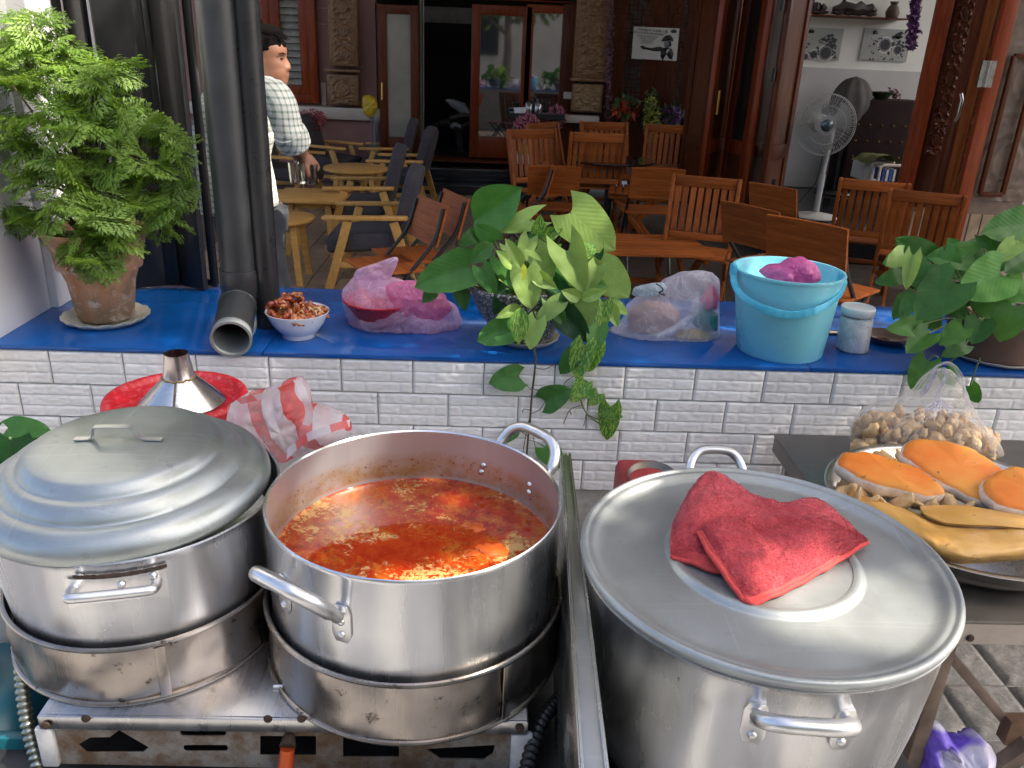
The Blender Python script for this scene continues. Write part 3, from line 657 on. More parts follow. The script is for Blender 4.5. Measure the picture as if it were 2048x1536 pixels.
# cabinet, papers and pale seat at the back of the room
cb = thing('dark_cabinet', 'dark brown drawer cabinet at the back of the white room', 'cabinet', PY(1770, 330, Yr - .4))
a, b, zt, zb = pr(1716, 198, 1830, 330, Yr - .45); M_CAB = plain('dark_cabinet_wood', (.018, .009, .008), .75, var=.3, spec=.15)
mb = MB(); mb.box(((a + b) / 2, Yr - .22, (zt + ZR) / 2), (b - a, .42, zt - ZR)); part(cb, 'carcass', mb, M_CAB, bevel=.008)
for j in range(3):
    for i in range(6):
        mb = MB(); q = V((a + (b - a) * (i + .5) / 6, Yr - .44, zt - .25 - .16 * j)); mb.blob(q, .012, 1); part(cb, 'knob', mb, M_GOLD)
mb = MB(); mb.lathe([(.012, 0), (.06, 0), (.12, .07), (.115, .072), (.05, .01), (.012, .008)], 16, Matrix.Translation(PY(1762, 198, Yr - .3))); solo('green_bowl', mb, plain('green_glaze', (.03, .05, .02), .3), 'small green bowl of pink flowers on the dark cabinet', 'bowl', base=PY(1762, 198, Yr - .3))
rnd = random.Random(9); mb = MB(); M_PINK = plain('pink_petal', (.42, .13, .19), .7, var=.3, nscale=40); M_PINKD = plain('dim_pink_petal', (.25, .12, .13), .7)
for k in range(70):
    leaf_card(mb, PY(1785 + rnd.gauss(0, 10), 188 + rnd.gauss(0, 5), Yr - .3), .025, rnd)
solo('pink_flowers', mb, M_PINKD, 'pale pink flowers lying on top of the dark cabinet', 'flowers', 180, base=PY(1785, 196, Yr - .3), fixn=False)
# covered tall shape
cs = MB(); q = PY(1685, 300, Yr - .35); zt = PY(1690, 152, Yr - .35).z; zl = PY(1690, 262, Yr - .35).z
def cov(u, v):
    a = u * 2 * pi; r = .20 * (max(0, 1 - (2 * (v - .04) / 1.0 - .92) ** 2)) ** .55 * (1 + .07 * sin(9 * a + 2 * v)) + .012; return (q.x + r * cos(a), q.y + r * .55 * sin(a), zl + (zt - zl) * v)
cs.grid(cov, 48, 18); solo('covered_fan', cs, plain('grey_dust_cover', (.055, .05, .042), .7, var=.4, nscale=6), 'dark fan with its round head wrapped in a cover, behind the white fan', 'fan', 60, base=(q.x, q.y, ZR))
mb = MB(); mb.tube([(q.x, q.y, ZR), (q.x, q.y, zl + .06)], .025, 10); mb.lathe([(.012, .02), (.2, .02), (.22, 0)], 20, Matrix.Translation((q.x, q.y, ZR))); part(bpy.data.objects['covered_fan'], 'stand', mb, M_BLK)
bx = MB(); slab(bx, 1732, 322, 1758, 362, 8.3, .3); solo('white_box', bx, M_ROOM, 'pale box standing beside the green cloth in the room', 'box', bevel=.006, base=PY(1745, 362, 8.3))
mb = MB(); A = PY(1732, 320, 8.1); B = PY(1800, 322, 8.1)
mb.grid(lambda u, v: (A.x + (B.x - A.x) * u, 8.05 + .4 * v, A.z - .03 + .09 * sin(u * 3) * (1 - v * .3) + .02 * noise.noise(V((u * 5, v * 4, 1)))), 14, 8); solo('green_cloth', mb, plain('olive_cloth', (.10, .11, .03), .9), 'olive green cloth heaped on a low pale box', 'cloth', 180, base=(A.x, 8.05, A.z - .03))
bk = thing('file_rack', 'cream wooden rack holding blue and white files', 'rack', PY(1780, 362, 8.0))
mb = MB(); a, b, zt, zb = pr(1762, 330, 1800, 368, 8.0); mb.tube([(a, 8.0, zb), (a, 8.0, zt - .02), (a + .03, 8, zt), (b, 8.0, zt)], .015, 8); part(bk, 'frame', mb, M_SILL); mb = MB(); mb.tube([(a, 8.2, zb), (a, 8.2, zt - .02), (a + .03, 8.2, zt), (b, 8.2, zt)], .015, 8); part(bk, 'frame', mb, M_SILL)
for i, cc in enumerate(((.02, .06, .30), (.6, .6, .58), (.05, .10, .35), (.6, .58, .5))):
    mb = MB(); mb.box((a + .05 + i * .035, 8.1, (zt + zb) / 2 - .01), (.022, .18, zt - zb - .06)); part(bk, 'file', mb, plain('file_%d' % i, cc, .5))

# standing fan
fd = PZ(1630, 434, ZR); fan = thing('standing_fan', 'white standing fan with a round wire guard in the doorway', 'fan', (fd.x, fd.y, ZR))
M_FANW = plain('fan_grey_white', (.42, .42, .40), .4, var=.08); M_FANB = plain('fan_hub_teal', (.10, .13, .15), .25, metal=.6)
fc_ = PY(1651, 250, fd.y - .12); R = 59 / FPX * (fc_ - EYE).dot(CF)
mb = MB(); mb.lathe([(.012, .045), (.03, .045), (.05, .035), (.17, .022), (.19, .01), (.19, 0)], 36, Matrix.Translation((fd.x, fd.y, ZR))); part(fan, 'base', mb, M_FANW)
mb = MB(); mb.tube([(fd.x, fd.y, ZR + .03), (fd.x, fd.y, ZR + .38)], .026, 14); mb.tube([(fd.x, fd.y, ZR + .38), (fd.x + .02, fd.y, fc_.z - .05)], .019, 14); part(fan, 'pole', mb, M_FANW)
mb = MB(); mb.lathe([(.012, -.06), (.07, -.05), (.085, .02), (.07, .1), (.012, .13)], 20, Matrix.Translation((fc_.x, fd.y + .0, fc_.z)) @ Matrix.Rotation(-pi / 2, 4, 'X')); part(fan, 'motor', mb, M_FANW)
Fx = Matrix.Translation(fc_) @ Matrix.Rotation(radians(-8), 4, 'Z') @ Matrix.Rotation(pi / 2, 4, 'X')
mb = MB()
for k in range(96):
    a = 2 * pi * k / 96; mb.tube([(cos(a) * R * .20, sin(a) * R * .20, .05), (cos(a) * R * .7, sin(a) * R * .7, .045), (cos(a) * R, sin(a) * R, 0)], .0014, 3, M=Fx)
for rr, zz in ((R, 0), (R * .98, -.03), (R * .62, .047), (R * .3, .05)): mb.tube([(cos(k * pi / 24) * rr, sin(k * pi / 24) * rr, zz) for k in range(48)], .0035 if rr == R else .0022, 6, closed=True, M=Fx)
for k in range(48):
    a = 2 * pi * k / 48; mb.tube([(cos(a) * R * .98, sin(a) * R * .98, -.03), (cos(a) * R * .3, sin(a) * R * .3, -.09)], .0014, 3, M=Fx)
part(fan, 'guard', mb, M_FANW)
t = MT('smoky_blade'); t.set(col=(.30, .32, .30), rough=.2, alpha=.55); M_BLADE = t.m
for k in range(3):
    mb = MB(); a0 = k * 2 * pi / 3 + .4
    mb.grid(lambda u, v: (cos(a0 + (u - .5) * (.9 + .5 * v)) * R * (.15 + .72 * v), sin(a0 + (u - .5) * (.9 + .5 * v)) * R * (.15 + .72 * v), -.02 + .05 * (u - .5)), 6, 5, Fx); part(fan, 'blade', mb, M_BLADE, 180, fixn=False)
mb = MB(); mb.lathe([(.012, .075), (R * .12, .07), (R * .2, .055), (R * .2, .04)], 24, Fx); part(fan, 'hub_cap', mb, M_FANB)
mb = MB(); mb.tube([(fd.x - .02, fd.y - .02, fc_.z - .12), (fd.x - .05, fd.y, ZR + .3), (fd.x - .25, fd.y, ZR + .02)], .004, 6); part(fan, 'cord', mb, M_BLK)

# folding door leaves (left of the doorway)
fdr = thing('folding_door', 'dark wooden folding door pushed together left of the white fan', 'door', PZ(1480, 430, ZR))
Yd = 7.55
def vpost(root, name, x0, x1, Y, mt, z0=ZR, dep=.05, pyr=200, zt=3.3, bev=.006):
    A = PY(x0, pyr, Y); B = PY(x1, pyr, Y); mb = MB(); mb.box(((A.x + B.x) / 2, Y + dep / 2, (z0 + zt) / 2), (B.x - A.x, dep, zt - z0)); return part(root, name, mb, mt, bevel=bev), A.x, B.x
def pleaf(root, x0, x1, y0, y1, mt, pane=None, gold=False):
    """one leaf standing at an angle: x at row 200, depth y0..y1"""
    A = PY(x0, 200, y0); B = PY(x1, 200, y1); A.z = B.z = 0; d = (B - A).normalized(); L = (B - A).length; mb = MB(); st_ = min(.09, L * .28)
    nrm = V((d.y, -d.x, 0)); T = Matrix((d, -nrm, V((0, 0, 1)))).transposed().to_4x4(); T.translation = A
    for c, sx, z0, z1 in ((st_ / 2, st_, ZR + .005, 2.7), (L - st_ / 2, st_, ZR + .005, 2.7)): mb.box((c, 0, (z0 + z1) / 2), (sx, .045, z1 - z0), T)
    for z0, z1 in ((ZR + .005, ZR + .14), (ZR + .50, ZR + .62), (2.56, 2.7)): mb.box((L / 2, 0, (z0 + z1) / 2), (L - 2 * st_, .044, z1 - z0), T)
    lf = part(root, 'door_leaf', mb, mt, bevel=.005)
    mb = MB(); mb.box((L / 2, 0, ZR + .32), (L - 2 * st_, .02, .36), T); part(lf, 'lower_panel', mb, M_DARK)
    mb = MB(); mb.box((L / 2, 0, ZR + 1.44), (L - 2 * st_, .012, 1.64), T); part(lf, 'pane', mb, pane or M_DARK)
    return lf
pleaf(fdr, 1376, 1422, 8.2, 7.7, M_DARK); l2 = pleaf(fdr, 1420, 1462, 7.62, 8.0, M_RED)
mb = MB(); q = PY(1437, 205, 7.55); mb.tube([q + V((0, 0, .10)), q, q - V((0, 0, .10))], .012, 8); part(l2, 'handle', mb, M_GOLD)
pleaf(fdr, 1464, 1512, 7.9, 7.5, M_RED, M_GLASS); pleaf(fdr, 1513, 1548, 7.3, 7.7, M_RED); pleaf(fdr, 1548, 1590, 7.2, 7.6, M_DARK)
for py in (8, 150, 370):
    mb = MB(); q = PY(1547 if py > 100 else 1565, py, 7.2); mb.tube([q - V((0, 0, .05)), q + V((0, 0, .05))], .018, 8); part(fdr, 'hinge', mb, M_BLK)

# big carved door and stone jamb at the right
rd = thing('carved_door', 'tall red brown carved folding door at the right edge', 'door', PZ(1850, 480, .0))
vpost(rd, 'stile', 1836, 1866, 6.2, M_RED, .03); vpost(rd, 'panel', 1866, 1912, 6.3, M_DARK, .6, .04)
A = PY(1870, 200, 6.3); B = PY(1908, 200, 6.3)
mb = MB(); mb.grid(lambda u, v: (A.x + (B.x - A.x) * u, 6.3 - .016 * carve(u, v, 6) - .002, 1.0 + 1.3 * v), 24, 120); part(rd, 'carved_panel', mb, M_DARK, 60)
vpost(rd, 'stile', 1912, 1934, 6.0, M_DARK, .03); vpost(rd, 'stile', 1936, 1952, 5.7, M_ORANGE, .03)
A = PY(1952, 200, 5.75); B = PY(1964, 200, 5.75)
mb = MB(); mb.grid(lambda u, v: (A.x + (B.x - A.x) * u, 5.75 - .014 * carve(u, v, 14) - .002, .7 + 1.6 * v), 12, 160); part(rd, 'carved_strip', mb, M_CARVE, 60)
vpost(rd, 'backing', 1950, 1966, 5.76, M_DARK, .03); vpost(rd, 'stile', 1964, 1992, 5.6, M_RED, .03)
for py in (148, ):
    q = PY(1971, py, 5.56); mb = MB(); mb.box(q + V((-.022, 0, 0)), (.04, .02, .16)); mb.box(q + V((.03, 0, 0)), (.045, .02, .16)); mb.tube([q - V((-.002, .01, .08)), q + V((.002, -.01, .08))], .011, 10); part(rd, 'hinge', mb, plain('steel_hinge', (.25, .24, .22), .3, 1))
q = PY(1916, 215, 5.95); mb = MB(); mb.tube([q + V((0, 0, .09)), q + V((0, -.03, .05)), q + V((0, -.03, -.05)), q - V((0, 0, .09))], .011, 8); part(rd, 'handle', mb, plain('worn_steel', (.4, .38, .34), .35, 1))
M_GPANEL = plain('faded_carved_panel', (.17, .12, .085), .5, var=.35, nscale=10)
A = PY(1992, 200, 5.75); B = PY(2110, 200, 5.75)
mb = MB(); mb.box(((A.x + B.x) / 2, 5.82, 1.95), (B.x - A.x, .05, 2.6)); part(rd, 'panel', mb, M_GPANEL)
mb = MB(); mb.grid(lambda u, v: (A.x + (B.x - A.x) * u, 5.79 - .012 * max(0, carve(u, v, 3) - .3), .75 + 1.6 * v), 30, 90); part(rd, 'carved_panel', mb, M_GPANEL, 60)
mb = MB(); a, b = PY(2012, 200, 5.72).x, PY(2060, 200, 5.72).x; 
for zc, hh in ((1.25, .9),):
    mb.box((a, 5.75, zc), (.03, .03, hh)); mb.box((b, 5.75, zc), (.03, .03, hh)); mb.box(((a + b) / 2, 5.75, zc + hh / 2), (b - a, .03, .03)); mb.box(((a + b) / 2, 5.75, zc - hh / 2), (b - a, .03, .03))
part(rd, 'moulding', mb, M_DARK, bevel=.004)
sb = thing('stone_plinth', 'beige stone tile plinth behind the carved door', 'plinth', PZ(1900, 480, 0))
M_STONE = plain('beige_stone', (.36, .27, .18), .6, var=.3, nscale=8, objvar=.15, bump=.2)
A = PY(1820, 345, 6.5); B = PY(2120, 345, 5.9); zt = PY(1900, 345, 6.4).z
n = 8
for j in range(3):
    for i in range(n):
        xa_ = A.x + (B.x - A.x) * i / n; xb_ = A.x + (B.x - A.x) * (i + 1) / n; mb = MB(); mb.box(((xa_ + xb_) / 2, 6.42, zt - (j + .5) * zt / 3), (xb_ - xa_ - .006, .1, zt / 3 - .006)); part(sb, 'stone', mb, M_STONE, bevel=.004, seg=1)
mb = MB(); mb.box(((A.x + B.x) / 2, 6.44, zt / 2), (B.x - A.x, .09, zt - .01)); part(sb, 'core', mb, M_GROUT)
# ------------------------------------------------------------------ pots on the stove
M_POT = alu('spun_aluminium', .71, .24, 'v', .06, (.98, .99, 1), .04, spun=.72, met=.97)
M_POTIN = alu('soup_pot_inside', .62, .34, 'z', .15, (1, .95, .92), .2)
M_LIDL = alu('old_dull_lid', .44, .33, 'n', .5, (.92, 1.0, .98), .6, (.14, .15, .15), .3, spun=.4, met=.80)
M_LIDR = alu('polished_lid', .43, .40, 'n', .25, (.94, 1.0, .98), .2, (.2, .2, .2), .2, spun=.35, met=.66)
M_RINGM = alu('scorched_steel', .42, .27, 'v', .45, (1, .90, .81), .7, (.05, .03, .02), .85)
M_HANDLE = alu('handle_aluminium', .74, .33, 'n', .2, (1, 1, 1), .2)
M_SOOT = plain('soot_rust', (.05, .03, .02), .8, var=.5, nscale=50)

def cyl(px, py, C, R, far=False):
    d = ray(px, py); a = d.x * d.x + d.y * d.y; ox, oy = EYE.x - C[0], EYE.y - C[1]; b = 2 * (ox * d.x + oy * d.y); c = ox * ox + oy * oy - R * R
    D = max(0, b * b - 4 * a * c); t_ = (-b + (sqrt(D) if far else -sqrt(D))) / (2 * a); return EYE + d * t_
def smooth(pts, n=6):
    pts = [V(p) for p in pts]; out = []
    for i in range(len(pts) - 1):
        p0 = pts[max(0, i - 1)]; p1 = pts[i]; p2 = pts[i + 1]; p3 = pts[min(len(pts) - 1, i + 2)]
        for k in range(n):
            u = k / n; out.append(.5 * ((2 * p1) + (p2 - p0) * u + (2 * p0 - 5 * p1 + 4 * p2 - p3) * u * u + (3 * p1 - p0 - 3 * p2 + p3) * u ** 3))
    return out + [pts[-1]]
def plate_on(mb, P, C, R, w_, h_, th=.004):
    a = atan2(P.y - C[1], P.x - C[0]); T = Matrix.Translation((C[0] + (R + th / 2) * cos(a), C[1] + (R + th / 2) * sin(a), P.z)) @ Matrix.Rotation(a, 4, 'Z')
    n = 12; poly = []
    for k in range(n):
        an = 2 * pi * k / n; poly.append((w_ / 2 * max(-1, min(1, 1.25 * cos(an))), h_ / 2 * max(-1, min(1, 1.15 * sin(an)))))
    mb.prism(poly, -th / 2, th / 2, T @ Matrix.Rotation(pi / 2, 4, 'Z')); return T, a
def u_handle(root, P1, P2, C, R, out, up, r=.0075, mt=M_HANDLE):
    mb = MB(); a1 = atan2(P1.y - C[1], P1.x - C[0]); a2 = atan2(P2.y - C[1], P2.x - C[0]); am = (a1 + a2) / 2; rd = V((cos(am), sin(am), 0)); t_ = (P2 - P1)
    s1 = P1 + V((cos(a1), sin(a1), 0)) * r * .9; s2 = P2 + V((cos(a2), sin(a2), 0)) * r * .9; U = V((0, 0, 1))
    mid_ = (s1 + s2) / 2; pts = []
    for k in range(13):
        an = pi * k / 12; cx, sy = cos(an), sin(an); cx = (abs(cx) ** .62) * (1 if cx > 0 else -1); sy = max(0, sy) ** .72; pts.append(mid_ - (s2 - s1) * .5 * cx + (U * up + rd * out) * sy)
    sm = smooth(pts, 4); mb.tube(sm, [r * (.8 if (i < 3 or i > len(sm) - 4) else 1) for i in range(len(sm))], 14); h = part(root, 'handle', mb, mt, 60)
    for P in (P1, P2):
        mb = MB(); T, a = plate_on(mb, P - U * .016, C, R, .030, .062); part(h, 'plate', mb, mt, bevel=.001)
        for dz in (-.012, -.034):
            mb = MB(); mb.lathe([(.0062, 0), (.0055, .0025), (.003, .004), (.0005, .0044)], 12, Matrix.Translation((C[0] + (R + .004) * cos(a), C[1] + (R + .004) * sin(a), P.z + dz)) @ Matrix.Rotation(a, 4, 'Z') @ Matrix.Rotation(pi / 2, 4, 'Y')); part(h, 'rivet', mb, mt, 60)
    return h

# stove table
M_TABLE = plain('dark_table_steel', (.05, .05, .05), .5, metal=.6, var=.4, nscale=9)
tb = thing('stove_table', 'dark steel table carrying the gas stove', 'table', (-.2, 1.2, 0))
mb = MB(); mb.box((-.12, 1.17, .535), (1.5, .70, .03)); part(tb, 'tabletop', mb, M_TABLE, bevel=.003)
for x in (-.84, .58):
    for y in (.86, 1.48):
        mb = MB(); mb.box((x, y, .26), (.035, .035, .52)); part(tb, 'leg', mb, M_TABLE, bevel=.003)

# gas stove
t = MT('rusty_stove_metal'); f = t.noise(13, 7, .7); g_ = t.noise(45, 5, .7)
c = t.mix(t.ramp(f, [(.42, 0), (.60, 1)]), (.30, .285, .25), (.16, .105, .06)); c = t.mix(t.math('MULTIPLY', t.ramp(g_, [(.48, 0), (.70, 1)]), .7), c, (.14, .06, .025))
t.set(col=c, rough=.6, metal=.35); t.bump(g_, .4, .002); M_STOVE = t.m
M_STTOP = alu('stove_top_steel', .60, .28, 'x', .35, (1, 1, 1), .3, (.05, .04, .03), .4)
YS = .968; ZT = .670
stv = thing('gas_stove', 'worn two burner gas stove with a rusty cut-out front panel', 'stove', (-.27, 1.15, .55))
a = PY(78, 1420, YS).x; b = PY(1053, 1490, YS).x
mb = MB(); mb.box(((a + b) / 2, YS + .21, ZT - .004), (b - a, .43, .008)); part(stv, 'top_sheet', mb, M_STTOP, bevel=.003)
mb = MB(); mb.box(((a + b) / 2, YS - .006, ZT - .013), (b - a, .008, .026)); part(stv, 'front_lip', mb, M_STTOP, bevel=.003)
from mathutils.geometry import tessellate_polygon
def holed(mb, outer, holes, y0, y1):
    loops = [[V((p[0], 0, p[1])) for p in outer]] + [[V((p[0], 0, p[1])) for p in h] for h in holes]
    flat_ = [p for l_ in loops for p in l_]; tri = tessellate_polygon([[V((p.x, p.z, 0)) for p in l_] for l_ in loops]); n = len(flat_)
    fs = [tuple(t3) for t3 in tri] + [tuple(i + n for i in t3[::-1]) for t3 in tri]; k = 0
    for l_ in loops:
        m_ = len(l_)
        for i in range(m_): fs.append((k + i, k + (i + 1) % m_, n + k + (i + 1) % m_, n + k + i))
        k += m_
    mb.add([(p.x, y0, p.z) for p in flat_] + [(p.x, y1, p.z) for p in flat_], fs)
def px2(x, y, Y=YS): p = PY(x, y, Y); return (p.x, p.z)
def rrect(x0, y0, x1, y1, r=4):
    out = []
    for cx, cy_, a0 in ((x1 - r, y0 + r, -90), (x1 - r, y1 - r, 0), (x0 + r, y1 - r, 90), (x0 + r, y0 + r, 180)):
        for k in range(4): an = radians(a0 + 30 * k); out.append(px2(cx + r * cos(an), cy_ + r * sin(an)))
    return out
zt = ZT - .027; zb = PY(300, 1529, YS).z
holes = [[px2(*q) for q in [(155, 1490), (180, 1475), (220, 1474), (238, 1460), (298, 1495), (285, 1506), (172, 1506)]], rrect(360, 1459, 452, 1473, 6), rrect(366, 1490, 456, 1504, 6), rrect(520, 1472, 632, 1512, 2), rrect(686, 1474, 798, 1515, 2),
         [px2(*q) for q in [(852, 1498), (990, 1490), (986, 1508), (968, 1520), (880, 1518)]]]
mb = MB(); holed(mb, [(a + .005, zb), (b - .005, zb - .01), (b - .005, zt), (a + .005, zt)], holes, YS, YS + .003); part(stv, 'front_panel', mb, M_STOVE, 20)
M_ENAM = plain('chipped_white_enamel', (.62, .63, .62), .4, var=.25, nscale=25)
mb = MB(); mb.box((a + .004, YS - .004, (zt + zb) / 2 + .002), (.026, .012, zt - zb)); part(stv, 'corner_post', mb, M_ENAM, bevel=.004)
mb = MB(); mb.box((b - .008, YS - .004, (zt + zb) / 2), (.034, .012, zt - zb)); part(stv, 'corner_post', mb, M_ENAM, bevel=.004)
for x in (a + .002, b - .002): mb = MB(); mb.box((x, YS + .215, (zt + zb) / 2), (.004, .42, zt - zb)); part(stv, 'side_panel', mb, M_STOVE)
mb = MB(); mb.box(((a + b) / 2, YS + .42, (zt + zb) / 2), (b - a - .02, .004, zt - zb)); part(stv, 'back_panel', mb, M_STOVE)
for x, y in ((536, 1437), (603, 1437), (172, 1436), (1040, 1456), (92, 1450)):
    q = PY(x, y, YS - .012); mb = MB(); mb.lathe([(.007, 0), (.006, .003), (.0005, .0038)], 10, Matrix.Translation(q) @ Matrix.Rotation(pi / 2, 4, 'X')); part(stv, 'screw', mb, M_SOOT)
q = PY(578, 1478, YS - .004); mb = MB(); mb.tube([q + V((0, .05, .0)), q, q + V((0, -.01, -.005))], [.010, .010, .013], 12); vv = part(stv, 'valve', mb, M_SOOT)
mb = MB(); mb.tube([q + V((0, -.012, -.008)), q + V((-.004, -.03, -.05)), q + V((-.006, -.035, -.075))], [.011, .012, .011], 12); part(vv, 'valve_handle', mb, plain('orange_plastic', (.52, .075, .012), .4, var=.3))
for sx, y in ((-.56, 1.20), (-.10, 1.153)):
    mb = MB(); mb.lathe([(.11, .672), (.10, .70), (.05, .705), (.045, .68)], 24, Matrix.Translation((sx, y, 0))); part(stv, 'burner', mb, M_SOOT)
    mb = MB()
    for k in range(4): mb.bar((sx + cos(k * pi / 2 + .7) * .06, y + sin(k * pi / 2 + .7) * .06, .712), (sx + cos(k * pi / 2 + .7) * .20, y + sin(k * pi / 2 + .7) * .20, .712), .012, .014)
    mb.tube([(sx + .205 * cos(k * pi / 16), y + .205 * sin(k * pi / 16), .716) for k in range(32)], .008, 8, closed=True); part(stv, 'pan_support', mb, M_SOOT)
q = PY(560, 1365, 1.02); mb = MB(); mb.tube([(q.x - .01, 1.02, ZT + .004), (q.x + .02, 1.02, ZT + .004)], .006, 8); part(stv, 'hook', mb, M_HANDLE)

# wind shield rings
def ring(C, R, z0, z1, label, seam_a, seed):
    root = thing('shield_ring', label, 'ring', (C[0], C[1], z0), group='steel rings round the burners')
    def fn(u, v):
        a = u * 2 * pi; dn = .004 * noise.noise(V((cos(a) * 4, sin(a) * 4, v * 2 + seed))) + (.004 * max(0, noise.noise(V((cos(a) * 7, sin(a) * 7, seed * 3.3 + v * 3)))) if v > .05 else 0)
        r = R + dn; return (C[0] + r * cos(a), C[1] + r * sin(a), z0 + (z1 - z0) * v)
    mb = MB(); mb.grid(fn, 120, 8)
    mb.grid(lambda u, v: (C[0] + (R - .003) * cos(-u * 2 * pi), C[1] + (R - .003) * sin(-u * 2 * pi), z0 + (z1 - z0) * v), 96, 1)
    part(root, 'band', mb, M_RINGM, 60, fixn=False)
    for z in (z0, z1): mb = MB(); mb.tube([(C[0] + (R + .001) * cos(k * pi / 48), C[1] + (R + .001) * sin(k * pi / 48), z) for k in range(96)], .0042, 8, closed=True); part(root, 'rolled_edge', mb, M_RINGM)
    T = Matrix.Translation((C[0] + (R + .0045) * cos(seam_a), C[1] + (R + .0045) * sin(seam_a), (z0 + z1) / 2)) @ Matrix.Rotation(seam_a, 4, 'Z')
    mb = MB(); mb.box((0, 0, 0), (.003, .016, z1 - z0 - .008), T); part(root, 'seam', mb, M_RINGM, bevel=.001); return root
C2 = (-.100, 1.153); R2 = .234
CL = (-.56, 1.20); RL = .224
ring(C2, .242, .675, .782, 'scorched steel ring under the open soup pot', radians(-52), 1)
ring(CL, .2185, .674, .775, 'brownish steel ring under the lidded left pot', radians(-66), 4)

# open soup pot
pot = thing('soup_pot', 'open aluminium pot full of red oily soup', 'pot', (*C2, .72))
T = Matrix.Translation((*C2, 0))
mb = MB(); mb.lathe([(.0001, .716), (.20, .716), (R2 - .016, .719), (R2 - .006, .727), (R2 - .002, .745), (R2, .86), (R2, .945), (R2 + .0015, .951), (R2 - .001, .9535), (R2 - .0035, .951)], 128, T); part(pot, 'body', mb, M_POT, 60)
mb = MB(); mb.lathe([(R2 - .0035, .951), (R2 - .0038, .945), (R2 - .0045, .78), (R2 - .02, .735), (.0001, .73)], 128, T)
t = MT('soup_stained_inside'); v = t.map((14, 14, .7)); f = t.noise(1, 4, .6, v); sx = t.sep()
zz = t.math('ADD', sx[2], t.math('MULTIPLY', t.noise(14, 5, .7), .025))
# object space z is measured from the pot's base (.72): the fat line dries just above the soup
band = t.ramp(zz, [(.150, 0), (.156, 1), (.188, .75), (.205, .0)])
c = t.mix(t.ramp(f, [(.3, 0), (.7, 1)]), (.46, .48, .50), (.56, .58, .60)); c = t.mix(t.math('MULTIPLY', t.math('MULTIPLY', band, t.ramp(t.noise(30, 5, .7), [(.35, .3), (.65, 1)])), .9), c, (.42, .24, .05))
sp_ = t.ramp(t.noise(120, 3, .7), [(.62, 0), (.68, 1)]); c = t.mix(t.math('MULTIPLY', sp_, band), c, (.12, .05, .02))
t.set(col=c, metal=.8, rough=.4); t.bump(f, .1, .002); M_SIN = t.m
part(pot, 'inner_wall', mb, M_SIN, 60)
P1 = cyl(570, 1168, C2, R2); P2 = cyl(684, 1226, C2, R2); u_handle(pot, P1, P2, C2, R2, .056, .066, .0112)
B1 = cyl(985, 905, C2, R2, True); B2 = cyl(1085, 945, C2, R2, True); B1.z = B2.z = .925
u_handle(pot, B1, B2, C2, R2, .04, .055, .0098)
for x, y in ((967, 931), (963, 944), (1059, 970), (1058, 985)):
    P = cyl(x, y, C2, R2 - .004, True); aa = atan2(P.y - C2[1], P.x - C2[0]); mb = MB(); mb.lathe([(.0062, 0), (.005, .003), (.0005, .004)], 12, Matrix.Translation(P) @ Matrix.Rotation(aa, 4, 'Z') @ Matrix.Rotation(-pi / 2, 4, 'Y')); part(pot, 'rivet', mb, M_HANDLE, 60)
# soup surface (rests in the pot)
def soup_z(y_px): 
    for k in range(400):
        z = .80 + k * .0004; 
        q = V((C2[0] + .01, C2[1] + R2 - .006, z)) - EYE; yy = 768 - FPX * q.dot(CU) / q.dot(CF)
        if yy <= y_px: return z
    return .86
ZSOUP = soup_z(958); print('soup z', ZSOUP)
t = MT('soup'); co = t.map((1, 1, 1)); big = t.noise(10, 3, .5, None, .8); med = t.noise(34, 6, .75, None, .6); fine = t.noise(120, 4, .7)
s2 = t.sep(); PX_, PY_ = -.035, -.012  # a calm clear pool left of the middle, froth flakes elsewhere
dx = t.math('MULTIPLY', t.math('ADD', s2[0], -PX_), 11); dy = t.math('MULTIPLY', t.math('ADD', s2[1], -PY_), 22); pool = t.math('ADD', t.math('MULTIPLY', dx, dx), t.math('MULTIPLY', dy, dy))
pool = t.math('ADD', pool, t.math('MULTIPLY', t.math('SUBTRACT', med, .5), 2.2)); pm = t.ramp(pool, [(.55, 0), (.85, 1)])
den = t.math('ADD', t.math('MULTIPLY', big, .5), t.math('MULTIPLY', med, .6)); flake = t.ramp(t.math('ADD', den, t.math('MULTIPLY', fine, .3)), [(.745, 0), (.775, .6), (.83, .9)])
# froth gathers in flecks just in front of and to the right of the clear pool
nx = t.math('MULTIPLY', t.math('ADD', s2[0], -.05), 9); ny = t.math('MULTIPLY', t.math('ADD', s2[1], .115), 13); near = t.ramp(t.math('ADD', t.math('MULTIPLY', nx, nx), t.math('MULTIPLY', ny, ny)), [(.3, 1), (1.6, 0)])
speck = t.ramp(t.math('ADD', t.noise(120, 4, .65), t.math('MULTIPLY', near, .13)), [(.60, 0), (.635, 1)]); fk = t.math('MULTIPLY', t.math('MAXIMUM', flake, t.math('MULTIPLY', speck, t.math('MAXIMUM', near, t.ramp(big, [(.45, 0), (.6, .8)])))), pm)
base = t.mix(t.ramp(med, [(.35, 0), (.65, 1)]), (.30, .013, .0012), (.41, .044, .0035)); mott = t.ramp(t.math('ADD', t.math('MULTIPLY', t.noise(26, 6, .75, None, .5), .8), t.math('MULTIPLY', fine, .25)), [(.50, 0), (.62, .8)])
base = t.mix(t.math('MULTIPLY', mott, pm), base, (.42, .125, .014))
c = t.mix(fk, base, (.62, .38, .13)); dk = t.ramp(t.noise(60, 5, .75), [(.56, 0), (.64, 1)]); c = t.mix(t.math('MULTIPLY', dk, pm), c, (.13, .022, .006))
t.set(col=c, rough=t.ramp(fk, [(0, .05), (1, .42)]), coat=0, ior=1.45); t.bump(t.math('ADD', fk, t.math('MULTIPLY', fine, .15)), .22, .0015); M_SOUP = t.m
mb = MB(); rr_ = R2 - .0045
